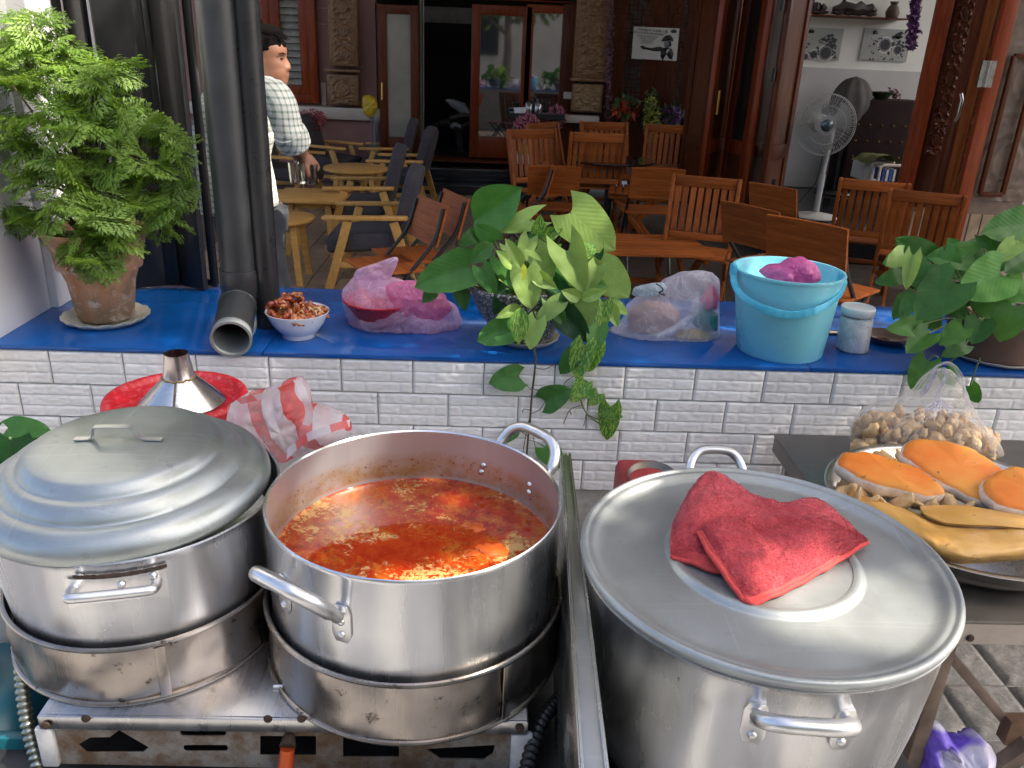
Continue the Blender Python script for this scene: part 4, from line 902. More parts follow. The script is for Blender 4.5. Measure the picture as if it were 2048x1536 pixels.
mb.lathe([(.0001, ZSOUP)] + [(rr_ * k / 14, ZSOUP) for k in range(1, 14)] + [(rr_ - .004, ZSOUP), (rr_ - .001, ZSOUP + .0008), (rr_, ZSOUP + .002)], 96, T)
solo('soup', mb, M_SOUP, 'red chilli oil soup with pale froth flakes in the open pot', 'soup', 60, base=(*C2, ZSOUP))

M_SUNDAB = plain('orange_sun_dab', (.58, .10, .008), .3, var=.35, nscale=40, bump=.4, bscale=90, bdist=.003)  # orange blobs stand in for sunlit patches on the soup
for k, (x, y_, r, lab) in enumerate(((950, 1056, .016, 'small orange blob painting sunlit soup right of the dark patch'), (985, 1102, .022, 'largest orange blob painting sunlit soup near the right front'), (945, 1108, .013, 'orange blob painting sunlit soup beside the largest one'))):
    q = PZ(x, y_, ZSOUP - r * .12); mb = MB(); mb.blob(q, (r * 1.25, r, r * .32), 3, .5, 7, k); solo('sun_dab', mb, M_SUNDAB, lab, 'sunlit patch', 60, base=q, group='orange blobs painting sunlit patches on the soup')

# lidded left pot
lp = thing('lidded_pot', 'aluminium pot on the left burner with a scorched side handle', 'pot', (*CL, .72))
T = Matrix.Translation((*CL, 0)); zr = .928
mb = MB(); mb.lathe([(.0001, .716), (.18, .716), (.199, .722), (.206, .74), (RL - .007, .84), (RL - .002, zr - .014), (RL, zr - .004), (RL + .002, zr), (RL - .002, zr + .001), (RL - .005, zr - .004), (RL - .015, .84), (.0001, .78)], 128, T); part(lp, 'body', mb, M_POT, 60)
Ph1 = cyl(150, 1185, CL, RL - .004); Ph2 = cyl(312, 1150, CL, RL - .004)
hm = MB(); a1, a2 = [atan2(P.y - CL[1], P.x - CL[0]) for P in (Ph1, Ph2)]; zh = (Ph1.z + Ph2.z) / 2
hm.grid(lambda u, v: (CL[0] + (RL + .001) * cos(a1 - .04 + (a2 - a1 + .10) * u), CL[1] + (RL + .001) * sin(a1 - .04 + (a2 - a1 + .10) * u), zh - .022 + .040 * v - (.012 * (abs(u - .5) * 2) ** 4 * (1 - v))), 20, 4)
hp = part(lp, 'handle_plate', hm, M_HANDLE, 60)
am = (a1 + a2) / 2; rd_ = V((cos(am), sin(am), 0)); Q1 = V((CL[0] + RL * cos(a1), CL[1] + RL * sin(a1), zh)); Q2 = V((CL[0] + RL * cos(a2), CL[1] + RL * sin(a2), zh))
hm = MB(); sm = smooth([Q1, Q1 + rd_ * .022 + V((0, 0, .004)), Q1 + rd_ * .03 + (Q2 - Q1) * .12 + V((0, 0, .006)), Q2 + rd_ * .03 - (Q2 - Q1) * .12 + V((0, 0, .006)), Q2 + rd_ * .022 + V((0, 0, .004)), Q2], 6); hm.tube(sm, .0075, 12); part(hp, 'handle', hm, M_HANDLE, 60)
hm = MB(); hm.grid(lambda u, v: (CL[0] + (RL + .002) * cos(a1 + .02 + (a2 - a1 + .05) * u), CL[1] + (RL + .002) * sin(a1 + .02 + (a2 - a1 + .05) * u), zh + .020 + .006 * v + .002 * noise.noise(V((u * 20, v * 3, 0)))), 30, 2); part(hp, 'soot', hm, M_SOOT, 60)
for px_, py_ in ((243, 1170), (307, 1152)): 
    P = cyl(px_, py_, CL, RL + .002); aa = atan2(P.y - CL[1], P.x - CL[0]); mb = MB(); mb.lathe([(.006, 0), (.005, .003), (.0005, .004)], 12, Matrix.Translation(P) @ Matrix.Rotation(aa, 4, 'Z') @ Matrix.Rotation(pi / 2, 4, 'Y')); part(hp, 'rivet', mb, M_HANDLE, 60)
ld = thing('stepped_lid', 'dull stepped aluminium lid tilted on the left pot', 'lid', (-.571, 1.197, .938))
ld.rotation_euler = (radians(1.0), radians(-1.3), 0); local(ld)
RLD = .222
prof = [(RLD - .004, -.012), (RLD, -.010), (RLD + .001, -.002), (RLD - .001, .008), (RLD - .008, .020), (RLD - .018, .027), (RLD - .028, .030), (RLD - .034, .0305), (RLD - .038, .032), (RLD - .042, .040), (RLD - .050, .050), (RLD - .058, .054), (RLD - .064, .055), (RLD - .069, .0565), (RLD - .073, .063), (RLD - .081, .0705), (RLD - .09, .074), (.11, .0765), (.05, .079), (.0001, .080)]
def sub(p, n=3):
    q = smooth([(x, 0, z) for x, z in p], n); return [(max(.0001, v.x), v.z) for v in q]
mb = MB(); mb.lathe(sub(prof), 128, wob=lambda a, i: 1 + .0012 * sin(3 * a + i * .2) + .0008 * sin(11 * a)); part(ld, 'dome', mb, M_LIDL, 60)
mb = MB(); hz = .0795; pts = [(-.066, -.006, hz + .0005), (-.045, -.006, hz + .001), (-.038, -.006, hz + .005), (-.034, -.006, hz + .018), (-.027, -.006, hz + .022), (.022, -.006, hz + .022), (.029, -.006, hz + .018), (.036, -.006, hz + .007), (.046, -.006, hz + .002), (.072, -.006, hz + .0005)]
pts = smooth(pts, 4); n = len(pts); vs = []
for p in pts: vs += [(p.x, p.y - .0055, p.z), (p.x, p.y + .0055, p.z), (p.x, p.y + .0055, p.z + .0018), (p.x, p.y - .0055, p.z + .0018)]
fs = []
for i in range(n - 1): fs += [(i * 4 + k, i * 4 + (k + 1) % 4, i * 4 + 4 + (k + 1) % 4, i * 4 + 4 + k) for k in range(4)]
mb.add(vs, fs + [(0, 1, 2, 3), (n * 4 - 4, n * 4 - 3, n * 4 - 2, n * 4 - 1)], Matrix.Translation((-.004, 0, 0)) @ Matrix.Rotation(radians(0), 4, 'Z')); part(ld, 'handle', mb, M_HANDLE, 30)

# right pot with flat lid
CR_ = (.416, .998); RR = .262; ZL = .945
rp = thing('covered_pot', 'large aluminium pot at the lower right under a flat lid', 'pot', (*CR_, .60))
T = Matrix.Translation((*CR_, 0))
mb = MB(); mb.lathe([(.0001, .622), (.185, .622), (.216, .635), (.229, .67), (.244, .78), (.252, .88), (.254, .925), (.260, .934), (.262, .938), (.256, .940)], 128, T); part(rp, 'body', mb, M_POT, 60)
P1 = cyl(1512, 1425, CR_, .252); P2 = cyl(1690, 1433, CR_, .252); P1.z = P2.z = (P1.z + P2.z) / 2; u_handle(rp, P1, P2, CR_, .252, .030, .020, .0105)
B1 = cyl(1385, 958, CR_, .256, True); B2 = cyl(1495, 958, CR_, .256, True); B1.z = B2.z = .915; u_handle(rp, B1, B2, CR_, .254, .045, .055, .008)
P = cyl(1365, 1358, CR_, .2485); text(rp, 'stamp', 'TÀI', 1362, 1362, P.y - .0015, 15, M_GREYINK)
rl = thing('flat_lid', 'broad shiny aluminium lid with a raised ring on the right pot', 'lid', (*CR_, ZL)); local(rl)
prof = [(RR - .006, -.006), (RR - .001, -.004), (RR + .002, .001), (RR + .003, .006), (RR + .001, .0105), (RR - .003, .012), (RR - .006, .0105), (RR - .009, .0085), (RR - .013, .0085), (RR - .017, .0075), (RR - .024, .003), (RR - .031, .0005), (RR - .04, .0), (.19, .001), (.15, .0018), (.1415, .0025), (.138, .0055), (.134, .0085), (.129, .0092), (.124, .0080), (.119, .0062), (.06, .006), (.0001, .006)]
mb = MB(); mb.lathe(sub(prof), 144); part(rl, 'disc', mb, M_LIDR, 60)
ZLT = ZL + .006
# what the right pot stands on
ps = thing('pot_stand', 'low black iron stand under the large right pot', 'stand', (*CR_, .55))
mb = MB(); mb.lathe([(.20, .55), (.235, .56), (.24, .60), (.23, .618), (.20, .62)], 48, T); part(ps, 'ring', mb, M_BLK)
mb = MB(); mb.box((.62, .93, .545), (.20, .5, .03)); part(ps, 'shelf', mb, M_TABLE, bevel=.004)

# upright steel tray between the pots
FA = PY(1138, 912, 1.40); NB = PZ(1186, 1536, FA.z - .004)
d = (NB - FA); d.z = 0; d.normalize(); NB = NB + d * .14
tr = thing('upright_tray', 'stainless steel tray standing on edge between the two large pots', 'tray', ((FA.x + NB.x) / 2, (FA.y + NB.y) / 2, .56))
M_TRAY = alu('tray_steel', .52, .25, 'n', .3, (.97, 1, .97), .6)
M_TRAYG = alu('greenish_tray_edge', .44, .34, 'n', .2, (.98, 1, .96), .3)
top = FA.z
mb = MB(); mb.bar((FA.x - .014, FA.y, (top + .58) / 2), (NB.x - .014, NB.y, (top + .58) / 2), .004, top - .58); part(tr, 'sheet', mb, M_TRAY, bevel=.001)
mb = MB(); mb.bar((FA.x + .002, FA.y, top), (NB.x + .002, NB.y, top), .030, .006); mb.v = [(FA.x - .011 + (x - FA.x + .011) * .45, y, z) if abs(y - FA.y) < .03 else (x, y, z) for x, y, z in mb.v]; part(tr, 'folded_edge', mb, M_TRAYG, bevel=.002)
mb = MB(); mb.bar((FA.x + .001, FA.y, top + .004), (NB.x + .016, NB.y, top + .004), .005, .008); part(tr, 'bright_rim', mb, M_TRAY, bevel=.002)
mb = MB(); mb.bar((FA.x - .0125, FA.y, top + .003), (NB.x - .0125, NB.y, top + .003), .004, .006); part(tr, 'bright_rim', mb, M_TRAY, bevel=.0015)
mb = MB(); mb.bar((FA.x - .006, FA.y + .004, top + .002), (FA.x - .006, FA.y + .004, .60), .006, .012); part(tr, 'end_edge', mb, M_TRAY, bevel=.002)

# gas hoses
def hose(name, pts, r, label, mt):
    sm = smooth(pts, 16); L = 0; out = [sm[0]]
    for i in range(1, len(sm)): L += (sm[i] - sm[i - 1]).length
    step = r * .30; n = int(L / step); res = []; acc = 0; i = 0
    # resample
    d_ = [0]
    for k in range(1, len(sm)): d_.append(d_[-1] + (sm[k] - sm[k - 1]).length)
    for k in range(n + 1):
        s_ = L * k / n
        while i < len(d_) - 2 and d_[i + 1] < s_: i += 1
        f_ = (s_ - d_[i]) / max(1e-9, d_[i + 1] - d_[i]); res.append(sm[i].lerp(sm[i + 1], f_))
    mb = MB(); mb.tube(res, [r * (1 if k % 3 else .72) for k in range(n + 1)], 12); solo(name, mb, mt, label, 'hose', 60, base=pts[0])
M_HOSE = alu('flexible_steel_hose', .40, .35, 'n', .5, (.95, 1, .85), .1)
hose('gas_hose', [PY(42, 1335, 1.06), PY(48, 1400, 1.03), PY(60, 1470, 1.0), PY(78, 1540, .97), PY(95, 1640, .94)], .0115, 'ribbed steel gas hose hanging left of the stove', M_HOSE)
hose('gas_hose', [PY(1150, 1372, 1.12), PY(1118, 1398, 1.06), PY(1085, 1440, 1.0), PY(1063, 1500, .95), PY(1046, 1570, .9)], .0125, 'ribbed black gas hose running down right of the stove', plain('black_hose', (.03, .03, .03), .35, metal=.4))

# ------------------------------------------------------------------ the red cloth on the right lid
def bic(rows, u, v):
    nv = len(rows) - 1; nu = len(rows[0]) - 1
    def cr(p0, p1, p2, p3, t_): return .5 * ((2 * p1) + (p2 - p0) * t_ + (2 * p0 - 5 * p1 + 4 * p2 - p3) * t_ ** 2 + (3 * p1 - p0 - 3 * p2 + p3) * t_ ** 3)
    def at(row, t_):
        x = t_ * nu; i = min(nu - 1, int(x)); return cr(row[max(0, i - 1)], row[i], row[i + 1], row[min(nu, i + 2)], x - i)
    y = v * nv; j = min(nv - 1, int(y)); f = y - j
    return cr(at(rows[max(0, j - 1)], u), at(rows[j], u), at(rows[j + 1], u), at(rows[min(nv, j + 2)], u), f)
H = lambda L_: [PZ(x, y, ZLT + h) for x, y, h in L_]
shA = [H([(1350, 1050, .004), (1385, 1020, .004), (1430, 1000, .004), (1490, 1010, .004), (1560, 1020, .004), (1640, 1020, .004), (1725, 1075, .004)]),
       H([(1343, 1052, .018), (1385, 975, .05), (1428, 945, .062), (1500, 985, .042), (1560, 1004, .036), (1638, 1000, .036), (1730, 1077, .010)]),
       H([(1341, 1075, .022), (1388, 1010, .055), (1440, 992, .058), (1500, 1016, .040), (1560, 1030, .030), (1640, 1032, .036), (1730, 1080, .010)]),
       H([(1341, 1098, .016), (1385, 1075, .032), (1440, 1062, .034), (1500, 1060, .026), (1570, 1062, .022), (1645, 1060, .026), (1729, 1081, .008)]),
       H([(1342, 1113, .004), (1385, 1128, .005), (1440, 1146, .006), (1500, 1140, .006), (1570, 1110, .006), (1645, 1095, .008), (1727, 1083, .005)])]
shB = [H([(1394, 1066, .036), (1420, 1050, .050), (1470, 1032, .056), (1530, 1056, .040), (1590, 1046, .044), (1660, 1052, .034), (1733, 1079, .012)]),
       H([(1400, 1073, .038), (1430, 1062, .052), (1476, 1050, .052), (1532, 1070, .034), (1590, 1060, .040), (1660, 1062, .032), (1733, 1080, .012)]),
       H([(1425, 1118, .026), (1462, 1108, .034), (1508, 1098, .032), (1550, 1096, .028), (1600, 1090, .028), (1664, 1082, .024), (1733, 1082, .010)]),
       H([(1462, 1168, .012), (1492, 1160, .018), (1530, 1148, .020), (1570, 1132, .020), (1615, 1114, .020), (1670, 1096, .016), (1733, 1084, .008)]),
       H([(1487, 1203, .003), (1506, 1207, .003), (1545, 1195, .004), (1590, 1172, .005), (1640, 1144, .006), (1690, 1114, .006), (1734, 1086, .004)])]
t = MT('red_terry'); f = t.noise(55, 5, .7); c = t.mix(t.ramp(f, [(.35, 0), (.7, 1)]), (.46, .040, .050), (.62, .085, .095)); c = t.mix(t.math('MULTIPLY', t.ramp(t.noise(9, 3), [(.45, 0), (.65, 1)]), .5), c, (.42, .05, .07))
t.set(col=c, rough=.95, sheen=.25); t.bump(t.noise(300, 3, .7), .6, .002); M_TERRY = t.m
M_HEM = plain('red_hem', (.60, .065, .06), .85, var=.2, nscale=90, bump=.5, bscale=300)
ED = .0042
tw = thing('red_cloth', 'crumpled red terry cloth lying on the flat pot lid', 'cloth', PZ(1530, 1090, ZLT))
def sheet(rows, nu, nv, seed):
    top = lambda u, v: bic(rows, u, v) + V((0, 0, ED * noise.noise(V((u * 8, v * 6, seed))) + .0022 * noise.noise(V((u * 19, v * 15, seed + 3))) + .001 * noise.noise(V((u * 40, v * 30, seed)))))
    mb = MB(); mb.grid(lambda u, v: top(u, v), nu, nv); mb.grid(lambda u, v: top(1 - u, v) - V((0, 0, .0035)), nu, nv); return mb, top
rnd = random.Random(2)
for rows, seed in ((shA, 1), (shB, 2)):
    mb, top = sheet(rows, 80, 60, seed); sh = part(tw, 'fold', mb, M_TERRY, 180, fixn=False)
    pile = MB()
    for k in range(16000):
        u, v = rnd.random(), rnd.random()
        if u < .02 or v > .95: continue
        p = top(u, v); e = .004; n = (top(min(1, u + e), v) - top(max(0, u - e), v)).cross(top(u, min(1, v + e)) - top(u, max(0, v - e)))
        if n.length < 1e-12: continue
        n.normalize(); n = n if n.z > -.2 else -n
        a = n.orthogonal().normalized(); a = Matrix.Rotation(rnd.random() * 6.3, 3, n) @ a; h = .0011 + .0007 * rnd.random(); l_ = a * .0010; tip = n * h + n.cross(a) * (.0022 + .0014 * rnd.random()); pile.add([p - l_, p + l_, p + tip], [(0, 1, 2)])
    part(sh, 'pile', pile, M_TERRY, 180, fixn=False, stuff=True)
    hem = MB()
    if seed == 2:
        pts = [top(0, k / 14) + V((0, 0, .0015)) for k in range(15)] + [top(k / 30, 1) + V((0, 0, .0015)) for k in range(1, 31)]
    else: pts = [top(k / 24, 1) + V((0, 0, .0015)) for k in range(14)]
    hem.tube(pts, .0038, 8); part(sh, 'hem', hem, M_HEM, 60)
    # flat woven border
    if seed == 2:
        bd = MB(); bd.grid(lambda u, v: top(.003 + .055 * u, v) + V((0, 0, .0032)), 5, 30); bd.grid(lambda u, v: top(u, .925 + .07 * v) + V((0, 0, .0032)), 40, 4); part(sh, 'border', bd, M_HEM, 180, fixn=False)
    else:
        bd = MB(); bd.grid(lambda u, v: top(u * .55, .90 + .095 * v) + V((0, 0, .0032)), 30, 4); part(sh, 'border', bd, M_HEM, 180, fixn=False)
# ------------------------------------------------------------------ things on the blue ledge
def silh(px_poly, Y, T, wr=.01, nr=12, na=72, seed=0, zmin=None, back=.8, power=.5, fold=0, ctr=None, freq=14, flat_y=0):
    """a rounded crumpled body with the given outline at depth Y and real thickness T"""
    P = [PY(x, y, Y) for x, y in px_poly]; n = len(P)
    cx = sum(p.x for p in P) / n; cz = sum(p.z for p in P) / n
    if ctr: q = PY(*ctr, Y); cx, cz = q.x, q.z
    def hit(a):
        dx, dz = cos(a), sin(a); best = 0
        for i in range(n):
            ax, az = P[i].x - cx, P[i].z - cz; bx, bz = P[(i + 1) % n].x - cx, P[(i + 1) % n].z - cz
            ex, ez = bx - ax, bz - az; den = dx * ez - dz * ex
            if abs(den) < 1e-12: continue
            t_ = (ax * ez - az * ex) / den; s_ = (ax * dz - az * dx) / den
            if t_ > 0 and -1e-6 <= s_ <= 1 + 1e-6: best = max(best, t_)
        return best
    B = [hit(2 * pi * k / na) for k in range(na)]
    mb = MB()
    def pt(k, rho, side):
        a = 2 * pi * k / na; R = B[k % na] * rho; x = cx + cos(a) * R; z = cz + sin(a) * R
        dep = (T if side < 0 else T * back) * max(0, 1 - rho ** 2) ** power; q = V((x, Y + side * dep, z))
        w_ = noise.noise(V((x * freq, z * freq, side * 3 + seed))) + .5 * abs(noise.noise(V((x * freq * 2.3, z * freq * 2.3, seed + 9)))) * 2 - .5
        q.y += side * wr * w_ * (1 - rho ** 4) + side * fold * (1 - rho ** 4) * (1 - 5 * abs(noise.noise(V((x * 15 + z * 6, z * 9 - x * 5, seed + 20)))))
        e = wr * .35 * noise.noise(V((x * 30, z * 30, seed + 2))) * rho; q.x += cos(a) * e; q.z += sin(a) * e
        if zmin is not None: q.z = max(zmin, q.z)
        return q
    for side in (-1, 1):
        vs = [pt(0, 0, side)]
        for r in range(1, nr + 1): vs += [pt(k, (r / nr) ** .8, side) for k in range(na)]
        fs = []
        for k in range(na): fs.append((0, 1 + k, 1 + (k + 1) % na))
        for r in range(nr - 1):
            for k in range(na): l_ = (k + 1) % na; fs.append((1 + r * na + k, 1 + (r + 1) * na + k, 1 + (r + 1) * na + l_, 1 + r * na + l_))
        mb.add(vs, fs)
    return mb

M_TERRA = MT('old_terracotta'); t = M_TERRA; sx = t.sep(); f = t.noise(9, 6, .7); v = t.map((20, 20, 3))
c = t.mix(t.ramp(t.noise(1, 5, .7, v), [(.3, 0), (.7, 1)]), (.36, .15, .065), (.52, .30, .17)); c = t.mix(t.ramp(f, [(.44, 0), (.62, .8)]), c, (.17, .13, .085)); c = t.mix(t.math('MULTIPLY', t.ramp(sx[2], [(.0, 1), (.12, 0)]), t.ramp(f, [(.3, .9), (.7, .3)])), c, (.13, .11, .07)); c = t.mix(t.ramp(t.noise(22, 5, .75), [(.54, 0), (.66, .75)]), c, (.58, .50, .42))
t.set(col=c, rough=.85); t.bump(t.noise(40, 5, .7), .3, .002); M_TERRA = t.m
M_CREAM = plain('cream_plastic', (.62, .60, .50), .4, var=.1)
M_WHITEC = plain('white_ceramic', (.80, .80, .79), .12, var=.02, coat=.5)
def saucer(root, C, R, h, name='saucer', sc_=16, mt=None):
    mb = MB(); mb.lathe([(.0001, .003), (R * .72, .003), (R * .78, .006), (R * .97, h), (R, h), (R * .99, h - .003), (R * .8, .0), (.0001, .0)], 96, Matrix.Translation(C), wob=lambda a, i: 1 + (.016 * cos(sc_ * a) if i in (3, 4, 5) else 0)); part(root, name, mb, mt or M_CREAM, 60)
def wobz(mb, n, amp, C, R): 
    for i, p in enumerate(mb.v):
        a = atan2(p[1] - C[1], p[0] - C[0]); r = sqrt((p[0] - C[0]) ** 2 + (p[1] - C[1]) ** 2)
        if r > R * .9: mb.v[i] = (p[0], p[1], p[2] + amp * cos(n * a))

# fern pot
FC = PZ(214, 640, LZ); FC.z = LZ
fp = thing('fern_pot', 'weathered terracotta pot of feathery green foliage on a cream saucer', 'potted plant', FC)
za = PY(190, 455, FC.y).z; rt = 98 / FPX * (PY(190, 455, FC.y) - EYE).dot(CF) * 1.03
PTC = PY(190, 455, FC.y); lean = V(((PTC.x - FC.x), 0, 0))
mb = MB(); hh = za - LZ
prof = [(.0001, .012), (.070, .010), (.078, .02), (.093, hh * .45), (rt * .86, hh * .80), (rt * .90, hh * .87), (rt * .97, hh * .93), (rt * 1.02, hh * .985), (rt * .98, hh), (rt * .9, hh * .97), (rt * .8, hh * .6), (.0001, hh * .6)]
mb.lathe(prof, 56); mb.v = [(FC.x + x + lean.x * (z / hh), FC.y + y, LZ + z) for x, y, z in mb.v]; part(fp, 'pot', mb, M_TERRA, 60)
mb = MB(); mb.disc((FC.x + lean.x * .9, FC.y, LZ + hh * .9), rt * .9); part(fp, 'soil', mb, plain('soil', (.035, .025, .018), .95, bump=.6))
mb0 = MB(); R = 82 / FPX * (FC - EYE).dot(CF)
mb0.lathe([(.0001, .004), (R * .75, .004), (R * .80, .008), (R * .97, .020), (R, .0205), (R * .995, .017), (R * .80, .0), (.0001, .0)], 96, Matrix.Translation(FC)); wobz(mb0, 16, .0022, FC, R); part(fp, 'saucer', mb0, M_CREAM, 60)

# bowl of spicy food
BC = PZ(598, 672, LZ); BC.z = LZ; rb = 62 / FPX * (BC - EYE).dot(CF)
bw_ = thing('white_bowl', 'white ceramic bowl on the ledge heaped with red scraps', 'bowl', BC)
mb = MB(); mb.lathe([(.0001, .004), (rb * .48, .004), (rb * .5, .0), (rb * .53, .002), (rb * .52, .011), (rb * .62, .018), (rb * .84, .045), (rb * .97, .072), (rb, .078), (rb * .985, .0785), (rb * .94, .072), (rb * .8, .045), (rb * .55, .022), (.0001, .018)], 64, Matrix.Translation(BC)); part(bw_, 'body', mb, M_WHITEC, 60)
t = MT('chilli_scraps'); c = t.mix(t.ramp(t.rnd(), [(0, 0), (.4, .5), (1, 1)]), (.36, .030, .005), (.55, .22, .05)); c = t.mix(t.ramp(t.noise(90, 4), [(.45, 0), (.6, 1)]), c, (.16, .02, .005)); t.set(col=c, rough=.25, coat=.5); t.bump(t.noise(150, 4), .5, .002); M_SCRAP = t.m
rnd = random.Random(4)
CH = [];
for s in range(4): mb = MB(); mb.blob((0, 0, 0), (.014, .010, .007), 2, .8, 9, s); CH.append(mb.mesh('scrap_mesh', M_SCRAP, 180))
pl_ = MB(); pl_.blob((BC.x, BC.y, LZ + .06), (rb * .88, rb * .88, .022), 3, .25, 9, 3); sc0 = solo('spicy_scraps', pl_, M_SCRAP, 'heap of red and orange chilli scraps in the white bowl', 'food', 60, base=(BC.x, BC.y, LZ + .06))
for k in range(110):
    a = rnd.random() * 6.28; r = rb * .85 * sqrt(rnd.random()); x, y = r * cos(a), r * sin(a)
    pk = .055 * max(0, 1 - ((x + rb * .18) ** 2 + y * y) / (rb * .55) ** 2) + .018 * max(0, 1 - ((x + rb * .85) ** 2 + y * y) / (rb * .3) ** 2)
    share(sc0, 'scrap', CH[k % 4], Matrix.Translation((x - (rb * .12 if x < 0 else 0), y, .014 + pk * rnd.uniform(.6, 1.1))) @ Matrix.Rotation(rnd.random() * 6, 4, V((rnd.random() - .5, rnd.random() - .5, rnd.random() - .5)).normalized()) @ Matrix.Scale(rnd.uniform(.6, 1.25), 4))
t = MT('noodle'); t.set(col=(.58, .42, .20), rough=.3); 
for k in range(16):
    x = rb * rnd.uniform(.2, .75); y = rb * rnd.uniform(-.5, .2); a = rnd.random() * 6; mb = MB(); mb.tube(smooth([(BC.x + x, BC.y + y, LZ + .080), (BC.x + x + .008 * cos(a), BC.y + y + .008 * sin(a), LZ + .088), (BC.x + x + .02 * cos(a + .6), BC.y + y + .02 * sin(a + .6), LZ + .08)], 4), .0022, 6); part(sc0, 'noodle', mb, t.m)

# pink bag with a red basin in it
YBG = 2.42
M_FPINK = film('pink_film', (.82, .28, .50), .60, .12, 14); M_FCLEAR = film('violet_clear_film', (.84, .62, .82), .44, .10, 12); M_FWHITE = film('milky_film', (.88, .86, .92), .33, .10, 9); M_FCLR = film('clear_film', (.84, .83, .80), .19, .12, 16)
M_REDP = plain('red_plastic', (.50, .012, .020), .3, var=.15, coat=.2)
q = PY(765, 660, YBG); q.z = LZ
rbn = solo('red_basin', MB().lathe([(.0001, .012), (.075, .010), (.08, .013), (.112, .075), (.118, .078), (.118, .082), (.108, .080), (.075, .018), (.0001, .016)], 48, Matrix.Translation(q)), M_REDP, 'red plastic basin inside the pink shopping bag', 'basin', 60, base=q)
mb = silh([(682, 585), (706, 552), (760, 545), (800, 560), (850, 575), (910, 610), (927, 640), (915, 672), (890, 690), (850, 682), (800, 680), (740, 682), (704, 664), (690, 630)], YBG, .10, .014, 16, 90, 3, LZ + .002, freq=20, fold=.004)
pb = solo('pink_bag', mb, M_FCLEAR, 'translucent pink and violet shopping bag left of the centre plant', 'bag', 180, base=PY(800, 680, YBG))
mb = silh([(706, 556), (712, 540), (740, 530), (770, 520), (795, 512), (799, 518), (785, 548), (772, 575), (760, 600), (735, 585)], YBG - .02, .02, .012, 10, 60, 8, freq=28); part(pb, 'handle', mb, M_FCLEAR, 180)
mb = silh([(768, 575), (790, 562), (830, 560), (862, 575), (890, 590), (905, 615), (885, 640), (840, 635), (800, 640), (775, 620)], YBG - .05, .055, .016, 14, 72, 5, freq=26, fold=.004); solo('pink_bundle', mb, M_FPINK, 'knotted bright pink plastic bundle on top of the shopping bag', 'bag', 180, base=PY(830, 640, YBG - .05))

def creases(root, poly, Y, T, n, mt, seed, r=.0011):
    rnd = random.Random(seed); m_ = len(poly); cx = sum(p[0] for p in poly) / m_; cy_ = sum(p[1] for p in poly) / m_
    def sp(k, rho):
        a, b_ = poly[int(k) % m_], poly[(int(k) + 1) % m_]; f = k - int(k); x = cx + (a[0] * (1 - f) + b_[0] * f - cx) * rho; y = cy_ + (a[1] * (1 - f) + b_[1] * f - cy_) * rho
        return PY(x, y, Y - T * sqrt(max(0, 1 - rho * rho)) * .97 - .003)
    for i in range(n):
        k = rnd.uniform(0, m_); r0 = rnd.uniform(.15, .6); r1 = min(.97, r0 + rnd.uniform(.2, .45)); dk = rnd.uniform(-.9, .9)
        pts = smooth([sp(k + dk * j / 4 + m_, r0 + (r1 - r0) * j / 4) for j in range(5)], 3); q = len(pts); mb = MB(); mb.tube(pts, [r * (.25 + sin(pi * (j + .5) / q)) for j in range(q)], 5); part(root, 'crease', mb, mt)
creases(pb, [(682, 585), (706, 552), (760, 545), (800, 560), (850, 575), (910, 610), (927, 640), (915, 672), (890, 690), (850, 682), (800, 680), (740, 682), (704, 664), (690, 630)], YBG, .10, 26, M_FCLEAR, 3)
# clear bag with groceries
YC = 2.42
for poly, col, lab, dep, nm in (([(1255, 622), (1290, 598), (1340, 605), (1365, 630), (1340, 668), (1290, 690), (1262, 685)], (.50, .30, .24), 'brownish pink bundle in the clear bag', .05, 'bundle'),
                                ([(1290, 680), (1360, 645), (1378, 628), (1386, 640), (1350, 670), (1300, 694)], (.75, .75, .75), 'white roll slanting across the clear bag', .02, 'paper_roll'),
                                ([(1340, 675), (1360, 660), (1400, 655), (1430, 668), (1425, 690), (1390, 700), (1345, 700)], (.62, .42, .10), 'yellow glove at the bottom of the clear bag', .03, 'glove'),
                                ([(1385, 650), (1390, 625), (1420, 615), (1436, 630), (1436, 665), (1400, 658)], (.06, .26, .20), 'green packet at the right side of the clear bag', .03, 'packet'),
                                ([(1400, 600), (1425, 565), (1438, 590), (1434, 618), (1408, 620)], (.75, .16, .24), 'pink packet near the top of the clear bag', .03, 'packet'),
                                ([(1310, 692), (1335, 680), (1345, 694), (1320, 703)], (.12, .30, .45), 'small blue packet under the yellow glove', .02, 'packet'),
                                ([(1385, 598), (1398, 590), (1402, 640), (1390, 640), (1380, 622)], (.78, .74, .74), 'white folded paper in the clear bag', .01, 'paper')):
    solo(nm, silh(poly, YC + (.01 if dep > .04 else -.04), dep, .006, 8, 40, len(lab), LZ + .003), plain('grocery_%d' % len(lab), col, .6, var=.25, nscale=30), lab, nm.replace('_', ' '), 180, base=PY(*poly[-1], YC))
mb = silh([(1245, 640), (1250, 615), (1275, 592), (1310, 580), (1330, 560), (1360, 545), (1400, 540), (1425, 545), (1440, 560), (1438, 620), (1440, 670), (1432, 695), (1400, 705), (1330, 702), (1265, 700), (1225, 690), (1215, 670)], YC, .105, .007, 18, 110, 11, LZ + .002, freq=11, fold=.004)
cbg = solo('clear_bag', mb, M_FWHITE, 'tied milky plastic bag of groceries right of the centre plant', 'bag', 180, base=PY(1340, 702, YC))
mb = silh([(1268, 575), (1300, 566), (1326, 565), (1335, 575), (1320, 590), (1285, 596), (1262, 590)], YC - .05, .025, .012, 8, 48, 4, freq=30); part(cbg, 'tied_top', mb, film('pale_blue_film', (.62, .72, .76), .6), 180)
